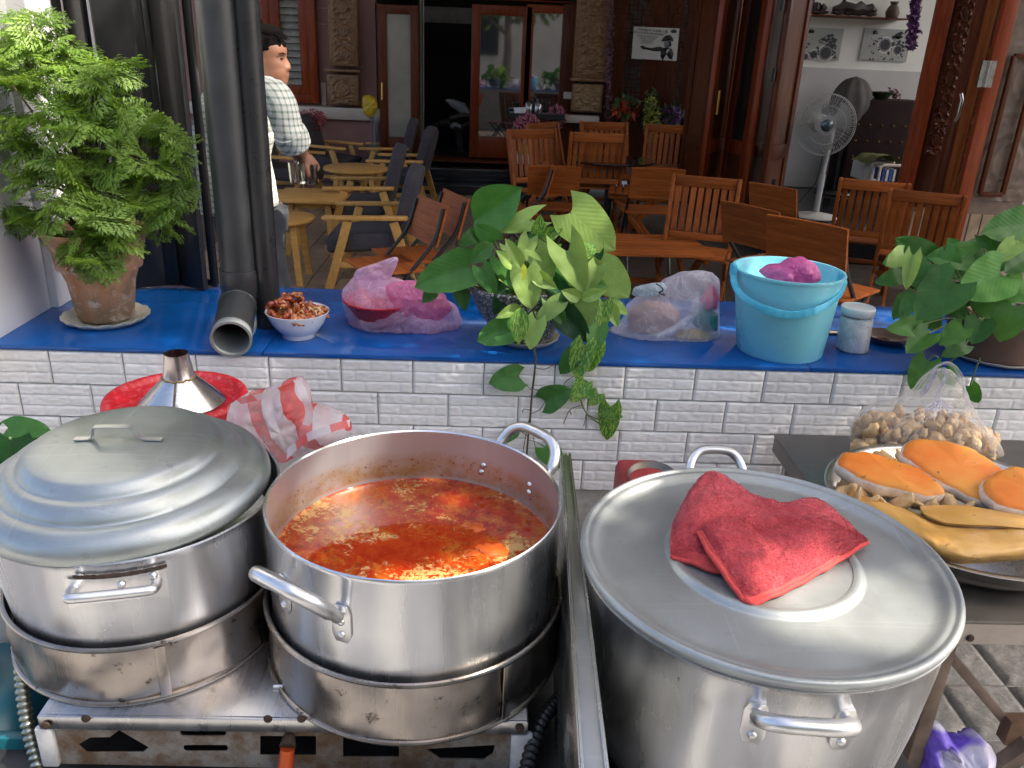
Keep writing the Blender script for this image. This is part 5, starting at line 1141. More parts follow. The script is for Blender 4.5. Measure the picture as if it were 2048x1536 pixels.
creases(cbg, [(1245, 640), (1250, 615), (1275, 592), (1310, 580), (1330, 560), (1360, 545), (1400, 540), (1425, 545), (1440, 560), (1438, 620), (1440, 670), (1432, 695), (1400, 705), (1330, 702), (1265, 700), (1225, 690)], YC, .105, 24, M_FWHITE, 5)
mb = MB(); mb.tube(smooth([PY(1312, 568, YC - .09), PY(1320, 572, YC - .1), PY(1326, 580, YC - .1), PY(1318, 586, YC - .1), PY(1330, 590, YC - .1)], 4), .0022, 6); part(cbg, 'tie', mb, M_BLK)

# blue bucket
BK = PZ(1557, 700, LZ); BK.z = LZ; rb = 83 / FPX * (BK - EYE).dot(CF); tp = PY(1578, 538, BK.y); ht = tp.z - LZ; rtp = 107 / FPX * (tp - EYE).dot(CF)
M_BUCK = plain('sky_blue_plastic', (.20, .60, .70), .3, var=.05, nscale=3, sss=0, coat=.15); M_BUCKH = plain('cyan_plastic_handle', (.06, .42, .60), .35, var=.05)
bk = thing('blue_bucket', 'sky blue plastic bucket with its handle lowered to the front', 'bucket', BK)
mb = MB(); mb.lathe([(.0001, .004), (rb * .93, .004), (rb * .96, .0), (rb, .006), (rb + (rtp - rb) * .80, ht * .80), (rb + (rtp - rb) * .96, ht * .965), (rtp * 1.02, ht * .965), (rtp * 1.03, ht * .985), (rtp * 1.025, ht), (rtp * .985, ht * 1.0), (rtp * .965, ht * .97), (rb * .97, .01), (.0001, .01)], 96); lx = tp.x - BK.x
mb.v = [(BK.x + x + lx * z / ht, BK.y + y, LZ + z) for x, y, z in mb.v]; part(bk, 'body', mb, M_BUCK, 60)
L0 = PY(1467, 537, BK.y - .02); R0 = PY(1684, 555, BK.y - .02)
for q in (L0, R0): mb = MB(); mb.box(q + V((0, 0, -.004)), (.014, .030, .034)); part(bk, 'handle_lug', mb, M_BUCKH, bevel=.003)
Fm = BK.y - rtp * 1.02
hp = smooth([L0, PY(1468, 566, BK.y - .05), PY(1484, 592, Fm + .04), PY(1530, 618, Fm - .004), PY(1580, 630, Fm - .012), PY(1630, 621, Fm - .004), PY(1672, 596, Fm + .04), PY(1688, 570, BK.y - .05), R0], 8)
mb = MB(); n = len(hp)
for i in range(n - 1): pass
vs = []; fs = []
for i, p in enumerate(hp):
    tg = (hp[min(n - 1, i + 1)] - hp[max(0, i - 1)]).normalized(); o_ = V((0, -1, 0)); o_ = (o_ - tg * o_.dot(tg)).normalized(); s_ = tg.cross(o_); w_ = .0085 if abs(i - n / 2) > 9 else .0105
    rip = .0016 * sin(i * 2.1) if abs(i - n / 2) < 9 else 0
    vs += [p + s_ * w_ + o_ * (.004 + rip), p - s_ * w_ + o_ * (.004 + rip), p - s_ * w_ - o_ * .003, p + s_ * w_ - o_ * .003]
for i in range(n - 1): fs += [(i * 4 + k, i * 4 + (k + 1) % 4, i * 4 + 4 + (k + 1) % 4, i * 4 + 4 + k) for k in range(4)]
mb.add(vs, fs + [(3, 2, 1, 0), (n * 4 - 4, n * 4 - 3, n * 4 - 2, n * 4 - 1)]); part(bk, 'handle', mb, M_BUCKH, 50, bevel=.001)
mb = silh([(1518, 542), (1535, 530), (1560, 528), (1580, 516), (1605, 514), (1625, 524), (1640, 540), (1642, 560), (1600, 572), (1540, 566)], BK.y, .06, .022, 14, 72, 6, freq=30, fold=.006); solo('pink_film_bag', mb, film('hot_pink_film', (.75, .16, .42), .75, .22, 30), 'crumpled hot pink plastic bag sticking out of the blue bucket', 'bag', 180, base=PY(1580, 566, BK.y))

# clear jar with white lid
JC = PZ(1703, 700, LZ); JC.z = LZ; rj = 31 / FPX * (JC - EYE).dot(CF); jt = PY(1716, 620, JC.y); hj = jt.z - LZ; lx = jt.x - JC.x
jr = thing('plastic_jar', 'clear plastic jar of white powder bags with a white lid', 'jar', JC)
def leanm(mb): mb.v = [(JC.x + x + lx * z / hj, JC.y + y, LZ + z) for x, y, z in mb.v]; return mb
t = MT('jar_contents'); t.set(col=t.mix(t.ramp(t.noise(18, 4, .6, None, 1.5), [(.35, 0), (.6, 1)]), (.60, .62, .64), (.84, .85, .86)), rough=.25, coat=.6); t.bump(t.noise(25, 3, .6, None, 1.5), .5, .004)
mb = leanm(MB().lathe([(.0001, .003), (rj * .86, .002), (rj * .95, .008), (rj * .96, hj * .80), (rj * .90, hj * .84), (.0001, hj * .84)], 40, wob=lambda a, i: 1 + .01 * sin(5 * a + i))); part(jr, 'contents', mb, t.m, 60)
mb = leanm(MB().lathe([(.0001, .0), (rj * .93, .0), (rj, .006), (rj, hj * .80), (rj * .94, hj * .87), (rj * .94, hj)], 48)); part(jr, 'body', mb, M_FCLR, 60)
mb = leanm(MB().lathe([(rj * 1.0, hj * .90), (rj * 1.04, hj * .91), (rj * 1.04, hj * 1.07), (rj * 1.0, hj * 1.09), (rj * .9, hj * 1.092), (rj * .86, hj * 1.085), (.0001, hj * 1.085)], 56)); part(jr, 'lid', mb, plain('white_plastic', (.74, .75, .74), .35, var=.03), 60)
# dark glass dish behind it
DC = PZ(1772, 685, LZ); DC.z = LZ
t = MT('brown_glass'); t.set(col=(.035, .012, .006), rough=.06, coat=1, spec=.8); M_BG = t.m
solo('glass_dish', MB().lathe([(.0001, .006), (.04, .005), (.045, .0), (.05, .003), (.068, .022), (.07, .026), (.064, .026), (.045, .010), (.0001, .009)], 40, Matrix.Translation(DC)), M_BG, 'dark brown glass dish on the ledge behind the jar', 'dish', 60, base=DC)
q = PZ(1690, 668, LZ); mb = MB(); mb.grid(lambda u, v: (q.x - .07 + .12 * u, q.y - .02 + .035 * v * (1 - .6 * u), LZ + .004 + .012 * sin(pi * v) * (1 - u * .5)), 12, 6); solo('sunglasses', mb, M_BG, 'dark curved glasses lens lying between the bucket and the jar', 'glasses', 180, base=(q.x, q.y, LZ))

# ------------------------------------------------------------------ in front of the tiled wall
# red lidded bucket with a steel funnel
RC = PY(352, 794, 1.885); zc = (RC - EYE).dot(CF); R = 138 / FPX * zc
rbk = thing('red_lidded_bucket', 'white bucket under a thick red lid in front of the wall', 'bucket', (RC.x, RC.y, 0))
T = Matrix.Translation((RC.x, RC.y, 0)); z = RC.z
t = MT('scuffed_red'); f = t.noise(80, 4, .7); s3 = t.sep(); t.set(col=t.mix(t.ramp(f, [(.52, 0), (.66, .7)]), (.50, .010, .022), (.62, .18, .18)), rough=.42); t.bump(f, .2, .001); M_SRED = t.m
mb = MB(); mb.lathe([(.0001, z - .008), (R * .80, z - .008), (R * .83, z - .004), (R * .86, z + .004), (R * .92, z + .007), (R * .98, z + .004), (R, z - .004), (R * .995, z - .035), (R * .96, z - .037), (R * .95, z - .03)], 96, T); part(rbk, 'lid', mb, M_SRED, 60)
mb = MB(); mb.lathe([(R * .94, z - .03), (R * .93, z - .06), (R * .80, .30), (.0001, .30)], 64, T); part(rbk, 'body', mb, plain('grey_white_plastic', (.60, .62, .60), .4, var=.1), 60)
FBn = PZ(364, 803, z - .006); rf = 82 / FPX * (FBn - EYE).dot(CF); FT = PY(355, 706, FBn.y + .0); hf = FT.z - z + .006
M_TIN = alu('tinplate', .62, .20, 'n', .3, (1, 1, .98), .6, (.12, .08, .03), .5)
fn = thing('steel_funnel', 'tin funnel standing upside down on the red lid', 'funnel', FBn)
T = Matrix.Translation(FBn)
mb = MB(); mb.lathe([(rf, .0), (rf * 1.01, .003), (rf * .36, hf * .52), (rf * .35, hf * .535)], 64, T, wob=lambda a, i: 1 + .01 * sin(2 * a + 1)); part(fn, 'cone', mb, M_TIN, 60)
mb = MB(); mb.lathe([(rf * .385, hf * .50), (rf * .37, hf * .53), (rf * .28, hf * .97), (rf * .285, hf), (rf * .26, hf), (rf * .34, hf * .53)], 40, T, wob=lambda a, i: 1 + .02 * sin(5 * a + i)); part(fn, 'spout', mb, alu('pinkish_tin', .55, .25, 'n', .4, (1, .90, .86), 1.5, (.10, .06, .03), .5), 60)
mb = MB(); mb.tube([(FBn.x + rf * .375 * cos(k * pi / 16), FBn.y + rf * .375 * sin(k * pi / 16), FBn.z + hf * .52 + .002 * sin(k * 2.3)) for k in range(32)], .003, 8, closed=True); part(fn, 'solder_joint', mb, plain('solder', (.25, .19, .09), .5, .5, var=.5, nscale=60))
a0 = radians(-82); mb = MB(); mb.bar(FBn + V((rf * .99 * cos(a0), rf * .99 * sin(a0), .004)), FBn + V((rf * .40 * cos(a0), rf * .40 * sin(a0), hf * .50)), .005, .004); part(fn, 'seam', mb, plain('rusty_solder', (.12, .09, .06), .5, .5, var=.5, nscale=60))

# white bucket with striped bag
WC = PY(588, 900, 1.72); R = 122 / FPX * (WC - EYE).dot(CF)
wb = thing('white_bucket', 'white plastic bucket behind the soup pot holding a striped bag', 'bucket', (WC.x, WC.y, 0)); T = Matrix.Translation((WC.x, WC.y, 0)); z = WC.z - .01
mb = MB(); mb.lathe([(.0001, .31), (R * .78, .30), (R * .93, z - .10), (R * .99, z - .085), (R * .99, z - .07), (R * .95, z - .065), (R * .97, z - .02), (R, z - .012), (R, z), (R * .96, z), (R * .94, z - .02), (R * .8, .32), (.0001, .32)], 72, T); part(wb, 'body', mb, plain('white_bucket_plastic', (.68, .70, .70), .35, var=.05), 60)
t = MT('red_white_stripes'); t.co = t.map((1, .3, 1), (0, radians(24), 0)); s4 = t.sep(); f = t.noise(4, 3)
ph = t.math('ADD', t.math('MULTIPLY', s4[0], 74), t.math('MULTIPLY', f, 3)); st_ = t.ramp(t.math('SINE', ph), [(.30, 0), (.36, 1)]); c = t.mix(st_, (.74, .70, .72), (.74, .10, .09))
t.set(col=c, rough=.25, spec=.5); t.bump(t.noise(26, 5, .7, None, 1.5), .7, .006)
tr_ = t.n('ShaderNodeBsdfTransparent'); tl = t.n('ShaderNodeBsdfTranslucent'); t.l(c, tl.inputs[0]); m0 = t.n('ShaderNodeMixShader'); m0.inputs[0].default_value = .35; t.l(t.b.outputs[0], m0.inputs[1]); t.l(tl.outputs[0], m0.inputs[2])
m1 = t.n('ShaderNodeMixShader'); t.l(t.ramp(t.noise(9, 4), [(.35, .5), (.6, .85)]), m1.inputs[0]); t.l(tr_.outputs[0], m1.inputs[1]); t.l(m0.outputs[0], m1.inputs[2]); t.l(m1.outputs[0], t.t.nodes['Material Output'].inputs[0]); M_STRIPE = t.m
YS2 = WC.y - .01
mb = silh([(450, 850), (456, 812), (480, 792), (508, 782), (545, 775), (580, 757), (603, 756), (615, 775), (628, 812), (650, 818), (690, 832), (706, 850), (700, 872), (660, 890), (610, 905), (575, 918), (540, 915), (500, 890), (470, 870)], YS2 + .02, .09, .018, 16, 96, 21, freq=17, fold=.006)
sb_ = solo('striped_bag', mb, M_STRIPE, 'red and white striped plastic bag bulging from the white bucket', 'bag', 180, base=PY(580, 918, YS2))
mb = MB(); cv = smooth([PY(452, 850, YS2 - .05), PY(470, 800, YS2 - .05), PY(530, 782, YS2 - .03), PY(585, 762, YS2), PY(605, 760, YS2)], 8)
mb.grid(lambda u, v: cv[min(len(cv) - 1, int(u * (len(cv) - 1)))] + V((.004 * v, -.008 + .01 * v, -.018 * v)), len(cv) - 1, 3); part(sb_, 'handle', mb, M_STRIPE, 180, fixn=False)
mb = MB(); cv2 = smooth([PY(603, 760, YS2 - .03), PY(618, 790, YS2 - .06), PY(628, 825, YS2 - .07), PY(622, 850, YS2 - .08)], 8)
mb.grid(lambda u, v: cv2[min(len(cv2) - 1, int(u * (len(cv2) - 1)))] + V((-.018 * v, -.004, .002 * v)), len(cv2) - 1, 3); part(sb_, 'handle', mb, M_STRIPE, 180, fixn=False)
mb = MB(); cv3 = smooth([PY(574, 918, YS2 - .09), PY(612, 885, YS2 - .10), PY(660, 865, YS2 - .09), PY(700, 852, YS2 - .06)], 8)
mb.grid(lambda u, v: cv3[min(len(cv3) - 1, int(u * (len(cv3) - 1)))] + V((.0, -.004 + .01 * v, .022 * v * (1 - .4 * u))), len(cv3) - 1, 3); part(sb_, 'rim_fold', mb, M_STRIPE, 180, fixn=False)
# stool and pan behind the right lid
q = PY(1262, 958, 1.75); mb = MB(); mb.box((q.x + .03, q.y, (q.z + .02) / 2), (.12, .16, q.z + .02)); solo('red_stool', mb, plain('faded_red_plastic', (.32, .035, .04), .5), 'dull red plastic stool partly hidden behind the right pot', 'stool', bevel=.02, base=(q.x, q.y, 0))
q = PY(1318, 948, 1.72); mb = MB(); mb.lathe([(.0001, -.024), (.04, -.024), (.06, .01), (.064, .011), (.064, .008), (.044, -.028), (.0001, -.028)], 40, Matrix.Translation(q - V((.012, 0, .02))) @ Matrix.Rotation(radians(12), 4, 'X')); pn = solo('dark_ladle', mb, alu('dark_pan', .16, .35, 'n', .5, (1, .95, .85), .5), 'dark metal ladle bowl lying on the red stool', 'ladle', 60, base=q)
# far left: tubs and blue cylinder
M_TEAL = plain('teal_paint', (.008, .10, .13), .4, var=.3, nscale=8)
q = PY(14, 1440, 1.12); gc = thing('gas_cylinder', 'teal gas cylinder at the lower left corner', 'gas cylinder', (q.x, q.y, 0))
mb = MB(); zt = PY(40, 1340, 1.12).z; mb.lathe([(.0001, .05), (.13, .05), (.145, .08), (.145, zt - .10), (.13, zt - .05), (.09, zt - .02), (.05, zt - .015), (.0001, zt - .015)], 48, Matrix.Translation((q.x - .03, q.y, 0))); part(gc, 'body', mb, M_TEAL, 60)
mb = MB(); mb.lathe([(.03, zt - .02), (.032, zt + .02), (.02, zt + .035), (.012, zt + .05)], 16, Matrix.Translation((q.x - .03, q.y, 0))); part(gc, 'valve', mb, M_SOOT)
mb = MB(); mb.box((q.x + .04, q.y - .10, zt - .14), (.16, .02, .20), Matrix.Identity(4)); part(gc, 'guard_plate', mb, M_TEAL, bevel=.006)
q = PY(-20, 1200, 1.35); ob = thing('foam_tub', 'white foam tub with an orange rim at the left edge', 'tub', (q.x, q.y, .3))
zt = PY(10, 1155, 1.35).z; zb = PY(10, 1262, 1.35).z
mb = MB(); mb.lathe([(.0001, zb), (.115, zb), (.125, zt), (.12, zt + .004), (.0001, zt + .004)], 40, Matrix.Translation((q.x, q.y, 0))); part(ob, 'body', mb, plain('dirty_white', (.55, .58, .54), .6, var=.15), 60)
mb = MB(); mb.lathe([(.10, zb - .045), (.132, zb - .03), (.134, zb), (.11, zb + .001)], 40, Matrix.Translation((q.x, q.y, 0))); part(ob, 'rim', mb, plain('orange_rim', (.60, .20, .03), .5, var=.3), 60)
mb = MB(); mb.lathe([(.12, .0), (.125, zb - .04), (.0001, zb - .04)], 32, Matrix.Translation((q.x, q.y, 0))); part(ob, 'stand', mb, M_SOOT, 60)
# ------------------------------------------------------------------ right hand table and food
K = PY(1548, 868, 2.02); ZTB = K.z; fr = PZ(1985, 1243, ZTB); lf_ = PZ(1600, 955, ZTB)
M_TTOP = alu('scratched_table_steel', .24, .40, 'n', .5, (1, .93, .86), .4, (.1, .09, .08), .3)
M_TLEG = plain('worn_brown_steel', (.20, .15, .115), .6, metal=.4, var=.4, nscale=16)
ft_ = thing('food_table', 'steel topped table at the right holding the fish cakes', 'table', (K.x + .4, 1.6, 0))
x0, x1, y0, y1 = K.x, K.x + .95, fr.y, K.y
mb = MB(); mb.box(((x0 + x1) / 2, (y0 + y1) / 2, ZTB - .004), (x1 - x0, y1 - y0, .008)); part(ft_, 'tabletop', mb, M_TTOP, bevel=.002)
mb = MB(); mb.box(((x0 + x1) / 2, y0 + .003, ZTB - .030), (x1 - x0, .006, .046)); part(ft_, 'apron', mb, plain('pale_apron', (.42, .37, .32), .45, metal=.5, var=.2))
mb = MB(); mb.box((x0 + .003, (y0 + y1) / 2, ZTB - .028), (.006, y1 - y0 - .014, .040)); part(ft_, 'apron', mb, M_TTOP)
q = PY(1940, 1276, y0 - .001); mb = MB(); mb.lathe([(.008, 0), (.006, .004), (.0005, .005)], 10, Matrix.Translation(q) @ Matrix.Rotation(pi / 2, 4, 'X')); part(ft_, 'bolt', mb, M_SOOT)
lg = PY(1880, 1320, y0 + .05)
for (x, y) in ((lg.x, y0 + .05), (x0 + .05, y1 - .05), (x1 - .05, y0 + .05), (x1 - .05, y1 - .05)):
    mb = MB(); mb.box((x, y, (ZTB - .053) / 2), (.032, .032, ZTB - .053)); part(ft_, 'leg', mb, M_TLEG, bevel=.003)
A = PY(1895, 1305, y0 + .08); B = PY(2035, 1470, y0 + .08)
mb = MB(); mb.bar(A, B, .028, .02); part(ft_, 'brace', mb, M_TLEG, bevel=.002)
A = PY(2010, 1450, y0 + .06); mb = MB(); mb.box((A.x + .07, A.y, A.z - .01), (.14, .03, .06)); part(ft_, 'bracket', mb, plain('rust_bracket', (.16, .09, .05), .8, var=.4))
mb = MB(); mb.bar(PY(1990, 1540, y0 + .03), PY(2060, 1490, y0 + .03), .03, .03); part(ft_, 'brace', mb, M_TLEG)

BB = PZ(1925, 1010, ZTB + .075); Rb = 262 / FPX * (BB - EYE).dot(CF); zb_ = ZTB + .001
bsn = thing('steel_basin', 'stainless steel basin heaped with fish cakes on the table', 'basin', (BB.x, BB.y, zb_)); T = Matrix.Translation((BB.x, BB.y, zb_))
M_BAS = alu('basin_steel', .66, .22, 'n', .15, (1, .97, .94), .3)
mb = MB(); mb.lathe([(.0001, 0), (Rb * .66, 0), (Rb * .76, .008), (Rb * .88, .035), (Rb * .94, .070), (Rb, .076), (Rb * 1.005, .079), (Rb * .99, .080), (Rb * .93, .075), (Rb * .86, .036), (Rb * .7, .006), (.0001, .004)], 96, T); part(bsn, 'body', mb, M_BAS, 60)
ZF = zb_ + .078
t = MT('fried_fish_cake'); g_ = t.n('ShaderNodeNewGeometry'); sp_ = t.n('ShaderNodeSeparateXYZ'); vt = t.n('ShaderNodeVectorTransform'); vt.vector_type = 'NORMAL'; vt.convert_from = 'WORLD'; vt.convert_to = 'OBJECT'; t.l(g_.outputs['Normal'], vt.inputs[0]); t.l(vt.outputs[0], sp_.inputs[0])
f = t.noise(14, 5, .65); top_ = t.ramp(t.math('ADD', sp_.outputs[2], t.math('MULTIPLY', t.math('SUBTRACT', f, .5), .9)), [(.52, 0), (.66, 1)])
c = t.mix(t.ramp(t.noise(9, 4), [(.35, 0), (.65, 1)]), (.74, .17, .010), (.74, .31, .04)); c = t.mix(t.ramp(t.noise(38, 2, .5), [(.68, 0), (.74, .8)]), c, (.18, .05, .01)); sd = t.mix(t.ramp(t.noise(60, 4), [(.4, 0), (.6, 1)]), (.70, .58, .46), (.84, .74, .62))
t.set(col=t.mix(top_, sd, c), rough=.55, sss=.0, coat=0); t.bump(t.noise(70, 5, .65), .35, .002); M_CAKE = t.m
def cake(px_, py_, z, a, L, W, tx, ty, label, seed):
    c = PZ(px_, py_, z); o = MB(); n = 60
    ring_ = [(0, 1), (.80, 1), (.92, .93), (.985, .75), (1, .5), (.985, .2), (.93, .03), (.8, 0), (0, 0)]
    o.lathe([(max(.0001, r), h * .036) for r, h in ring_], n, wob=lambda an, i: 1 + .06 * sin(2 * an + seed) + .05 * sin(3 * an + 2 * seed) + .022 * sin(7 * an + seed) + .012 * sin(13 * an + 3 * seed))
    o.v = [(x * L, y * W, zz + .007 * noise.noise(V((x * 2, y * 2, seed))) + .0022 * noise.noise(V((x * 8, y * 8, seed)))) for x, y, zz in o.v]
    ob = solo('fish_cake', o, M_CAKE, label, 'fish cake', 70, group='fried fish cakes in the basin'); ob.matrix_world = Matrix.Translation(c) @ Matrix.Rotation(a, 4, 'Z') @ Matrix.Rotation(tx, 4, 'X') @ Matrix.Rotation(ty, 4, 'Y')
cake(1768, 966, ZF + .008, radians(-34), .108, .060, radians(10), radians(4), 'leftmost orange topped fish cake with a white cut side', 1)
cake(1912, 956, ZF + .022, radians(-38), .118, .082, radians(16), radians(10), 'biggest orange fish cake leaning over the middle of the basin', 2)
cake(2052, 1000, ZF + .020, radians(20), .10, .075, radians(14), radians(-8), 'orange fish cake cut off by the right edge of the picture', 3)
t = MT('tan_fish_sheet'); c = t.mix(t.ramp(t.noise(9, 5), [(.3, 0), (.7, 1)]), (.56, .28, .055), (.70, .40, .11)); c = t.mix(t.ramp(t.noise(45, 3), [(.66, 0), (.72, .8)]), c, (.25, .11, .03)); t.set(col=c, rough=.4, coat=.2); t.bump(t.noise(50, 5, .7), .3, .003); M_SHEET = t.m
hz = lambda L_: [PZ(x, y, ZF + h) for x, y, h in L_]
R_ = [hz([(1676, 962, -.025), (1720, 985, -.015), (1790, 1010, -.005), (1870, 1040, .0), (1960, 1050, .0), (2075, 1040, .0)]),
      hz([(1678, 978, -.012), (1735, 1000, .008), (1800, 1025, .018), (1880, 1056, .024), (1970, 1062, .026), (2075, 1055, .026)]),
      hz([(1700, 1000, -.010), (1760, 1030, .012), (1830, 1060, .024), (1900, 1085, .028), (1980, 1090, .028), (2075, 1085, .028)]),
      hz([(1730, 1020, -.02), (1790, 1058, .0), (1850, 1090, .010), (1910, 1110, .014), (1985, 1112, .014), (2075, 1105, .014)]),
      hz([(1740, 1030, -.035), (1800, 1070, -.02), (1860, 1106, -.012), (1915, 1124, -.006), (1990, 1122, -.006), (2075, 1115, -.008)])]
mb = MB(); fn_ = lambda u, v: bic(R_, u, v) + V((0, 0, .004 * noise.noise(V((u * 9, v * 4, 4))) + .0016 * noise.noise(V((u * 34, v * 16, 8)))))
mb.grid(fn_, 60, 30); mb.grid(lambda u, v: fn_(1 - u, v) - V((0, -.002, .005)), 60, 30); solo('fish_cake_sheet', mb, M_SHEET, 'large folded tan fish cake sheet along the front of the basin', 'fish cake', 180, base=PZ(1900, 1090, ZF), fixn=False)
R2_ = [hz([(1840, 1012, .012), (1920, 1010, .02), (1990, 1020, .02), (2075, 1030, .02)]), hz([(1852, 1030, .022), (1930, 1028, .030), (1995, 1036, .03), (2075, 1045, .03)]), hz([(1890, 1046, .022), (1945, 1050, .028), (2000, 1052, .03), (2075, 1060, .03)])]
mb = MB(); mb.grid(lambda u, v: bic(R2_, u, v), 30, 12); mb.grid(lambda u, v: bic(R2_, 1 - u, v) - V((0, 0, .004)), 30, 12); solo('fish_cake_sheet', mb, M_SHEET, 'smaller tan sheet tucked between the cakes and the large folded sheet', 'fish cake', 180, base=PZ(1950, 1035, ZF), fixn=False)
rnd = random.Random(6); CR3 = []
t = MT('fried_tofu'); c = t.mix(t.ramp(t.noise(60, 4), [(.35, 0), (.65, 1)]), (.55, .33, .13), (.78, .55, .28)); t.set(col=t.mix(1.0, c, t.ramp(t.rnd(), [(0, .75), (1, 1.2)]), 'MULTIPLY'), rough=.5); t.bump(t.noise(120, 4), .5, .002); M_TOFU = t.m
for s in range(4): mb = MB(); mb.blob((0, 0, 0), (.017, .013, .011), 2, .7, 7, s); CR3.append(mb.mesh('puff_mesh', M_TOFU, 180))
def puff(p, s, grp, lab):
    o = link('fried_puff', CR3[rnd.randrange(4)], None, p); o.rotation_euler = (rnd.random() * 6, rnd.random() * 6, rnd.random() * 6); o.scale = s if hasattr(s, '__len__') else (s, s, s); o['label'] = lab; o['category'] = 'fried puff'; o['group'] = grp
for px_, py_ in ((1690, 968), (1700, 985), (1712, 1000), (1688, 985), (1785, 925), (1800, 918), (1812, 930), (1770, 915), (1825, 925), (1795, 935), (1720, 990), (1740, 1005), (1838, 935), (1845, 945), (1760, 1000), (1830, 1010), (1880, 1022), (1900, 1015), (1860, 1015), (1930, 1020), (1800, 1008), (1700, 1010), (1810, 940), (1780, 945)):
    puff(PZ(px_, py_, ZF - .004), (1.7, 1.2, .7), 'loose fried pieces in the basin', 'small golden fried piece lying among the cakes in the basin')
# bag of puffs
YP = 1.93
for k in range(190):
    px_ = rnd.uniform(1712, 1992); hmax = 1 - ((px_ - 1800) / 230) ** 2; 
    y_ = YP + rnd.uniform(-.07, .05); b_ = PY(px_, 880, y_); z = ZTB + .014 + rnd.random() * .092 * max(.35, min(1, hmax))
    puff((b_.x, y_, z), rnd.uniform(.9, 1.35), 'fried puffs in the clear bag', 'tan fried puff inside the clear bag on the table')
mb = silh([(1699, 878), (1704, 850), (1722, 825), (1760, 808), (1810, 798), (1845, 775), (1862, 750), (1876, 738), (1900, 738), (1918, 756), (1936, 800), (1962, 840), (1990, 872), (2004, 898), (1960, 915), (1850, 915), (1720, 905)], YP - .01, .105, .006, 18, 110, 31, ZTB + .002, freq=16, fold=.006, ctr=(1850, 860))
fb_ = solo('clear_food_bag', mb, M_FCLR, 'clear bag of tan fried puffs with knotted loop handles', 'bag', 180, base=PY(1850, 905, YP))
for pts in ([(1845, 790), (1862, 755), (1872, 735), (1890, 727), (1908, 733), (1922, 756), (1930, 785), (1938, 815)], [(1850, 785), (1866, 760), (1880, 740), (1893, 745), (1888, 760), (1878, 780), (1874, 810)]):
    cv = smooth([PY(x, y, YP - .03 - .004 * i) for i, (x, y) in enumerate(pts)], 8); mb = MB(); n = len(cv) - 1
    mb.grid(lambda u, v: cv[min(n, int(u * n + .5))] + V((.010 * (v - .5) * (1 + .5 * sin(u * 20)), .006 * sin(v * 14), .008 * (v - .5))), n, 8); part(fb_, 'handle', mb, M_FWHITE, 180, fixn=False)
for k in range(16):
    a = PY(1874 + rnd.uniform(-4, 10), 800, YP - .06); b_ = PY(1780 + k * 13, 850 + rnd.uniform(-10, 30), YP - .105); mb = MB(); mb.tube(smooth([a, (a + b_) / 2 + V((0, -.012, .004)), b_], 4), [.0016] * 4 + [.0009] * 5, 5); part(fb_, 'crease', mb, M_FWHITE)
# purple bag under the table
q = PY(1905, 1500, 1.30)
t = MT('purple_white_film'); t.set(col=t.mix(t.ramp(t.noise(7, 2), [(.46, 0), (.52, 1)]), (.16, .09, .62), (.66, .64, .78)), rough=.25); t.bump(t.noise(24, 5, .7, None, 1.5), .7, .006)
mb = silh([(1830, 1520), (1840, 1470), (1862, 1440), (1885, 1450), (1910, 1490), (1960, 1475), (1985, 1500), (1992, 1560), (1950, 1600), (1850, 1600)], 1.28, .06, .03, 16, 90, 15, freq=26, fold=.014); solo('purple_bag', mb, t.m, 'purple and white plastic bag hanging under the food table', 'bag', 180, base=q)

# ------------------------------------------------------------------ leaves
def leafmat(name, c1, c2, vein, vs=.5, varieg=None):
    t = MT(name); s = t.sep(); ay = t.math('ABSOLUTE', s[1]); ph = t.math('SUBTRACT', t.math('MULTIPLY', s[0], 52), t.math('MULTIPLY', ay, 62)); wv = t.math('SINE', ph)
    vn = t.ramp(wv, [(.86, 0), (1.0, 1)]); mid = t.ramp(ay, [(.008, 1), (.022, 0)]); allv = t.math('MAXIMUM', t.math('MULTIPLY', vn, .55), mid)
    c = t.mix(t.ramp(t.noise(3.5, 4), [(.3, 0), (.7, 1)]), c1, c2)
    if varieg: c = t.mix(t.ramp(t.noise(5, 4, .6, t.map((1.2, 4, 1))), [(.50, 0), (.56, 1)]), c, varieg)
    c = t.mix(t.math('MULTIPLY', allv, vs), c, vein); c = t.mix(1.0, c, t.ramp(t.rnd(), [(0, .72), (1, 1.2)]), 'MULTIPLY')
    t.set(col=c, rough=.44, spec=.35); h = t.math('SUBTRACT', t.math('MULTIPLY', wv, .5), mid); t.bump(h, .05, .02)
    tl = t.n('ShaderNodeBsdfTranslucent'); t.l(t.mix(1.0, c, (1.2, 1.25, .5), 'MULTIPLY'), tl.inputs[0]); mx = t.n('ShaderNodeMixShader'); mx.inputs[0].default_value = .28
    t.l(t.b.outputs[0], mx.inputs[1]); t.l(tl.outputs[0], mx.inputs[2]); t.l(mx.outputs[0], t.t.nodes['Material Output'].inputs[0]); return t.m
LM = {'L': leafmat('pale_leaf', (.24, .38, .085), (.30, .45, .12), (.36, .50, .18), .22), 'M': leafmat('mid_leaf', (.075, .21, .035), (.11, .28, .055), (.13, .28, .07), .25),
      'D': leafmat('dark_leaf', (.042, .15, .026), (.066, .20, .038), (.075, .20, .04), .25), 'X': leafmat('darkest_leaf', (.012, .06, .018), (.020, .085, .024), (.04, .11, .04), .4),
      'V': leafmat('variegated_leaf', (.05, .19, .025), (.08, .24, .035), (.16, .30, .06), .3, (.33, .46, .10)), 'Y': leafmat('yellow_leaf', (.40, .46, .03), (.48, .54, .05), (.5, .55, .1), .3)}
LMESH = {}
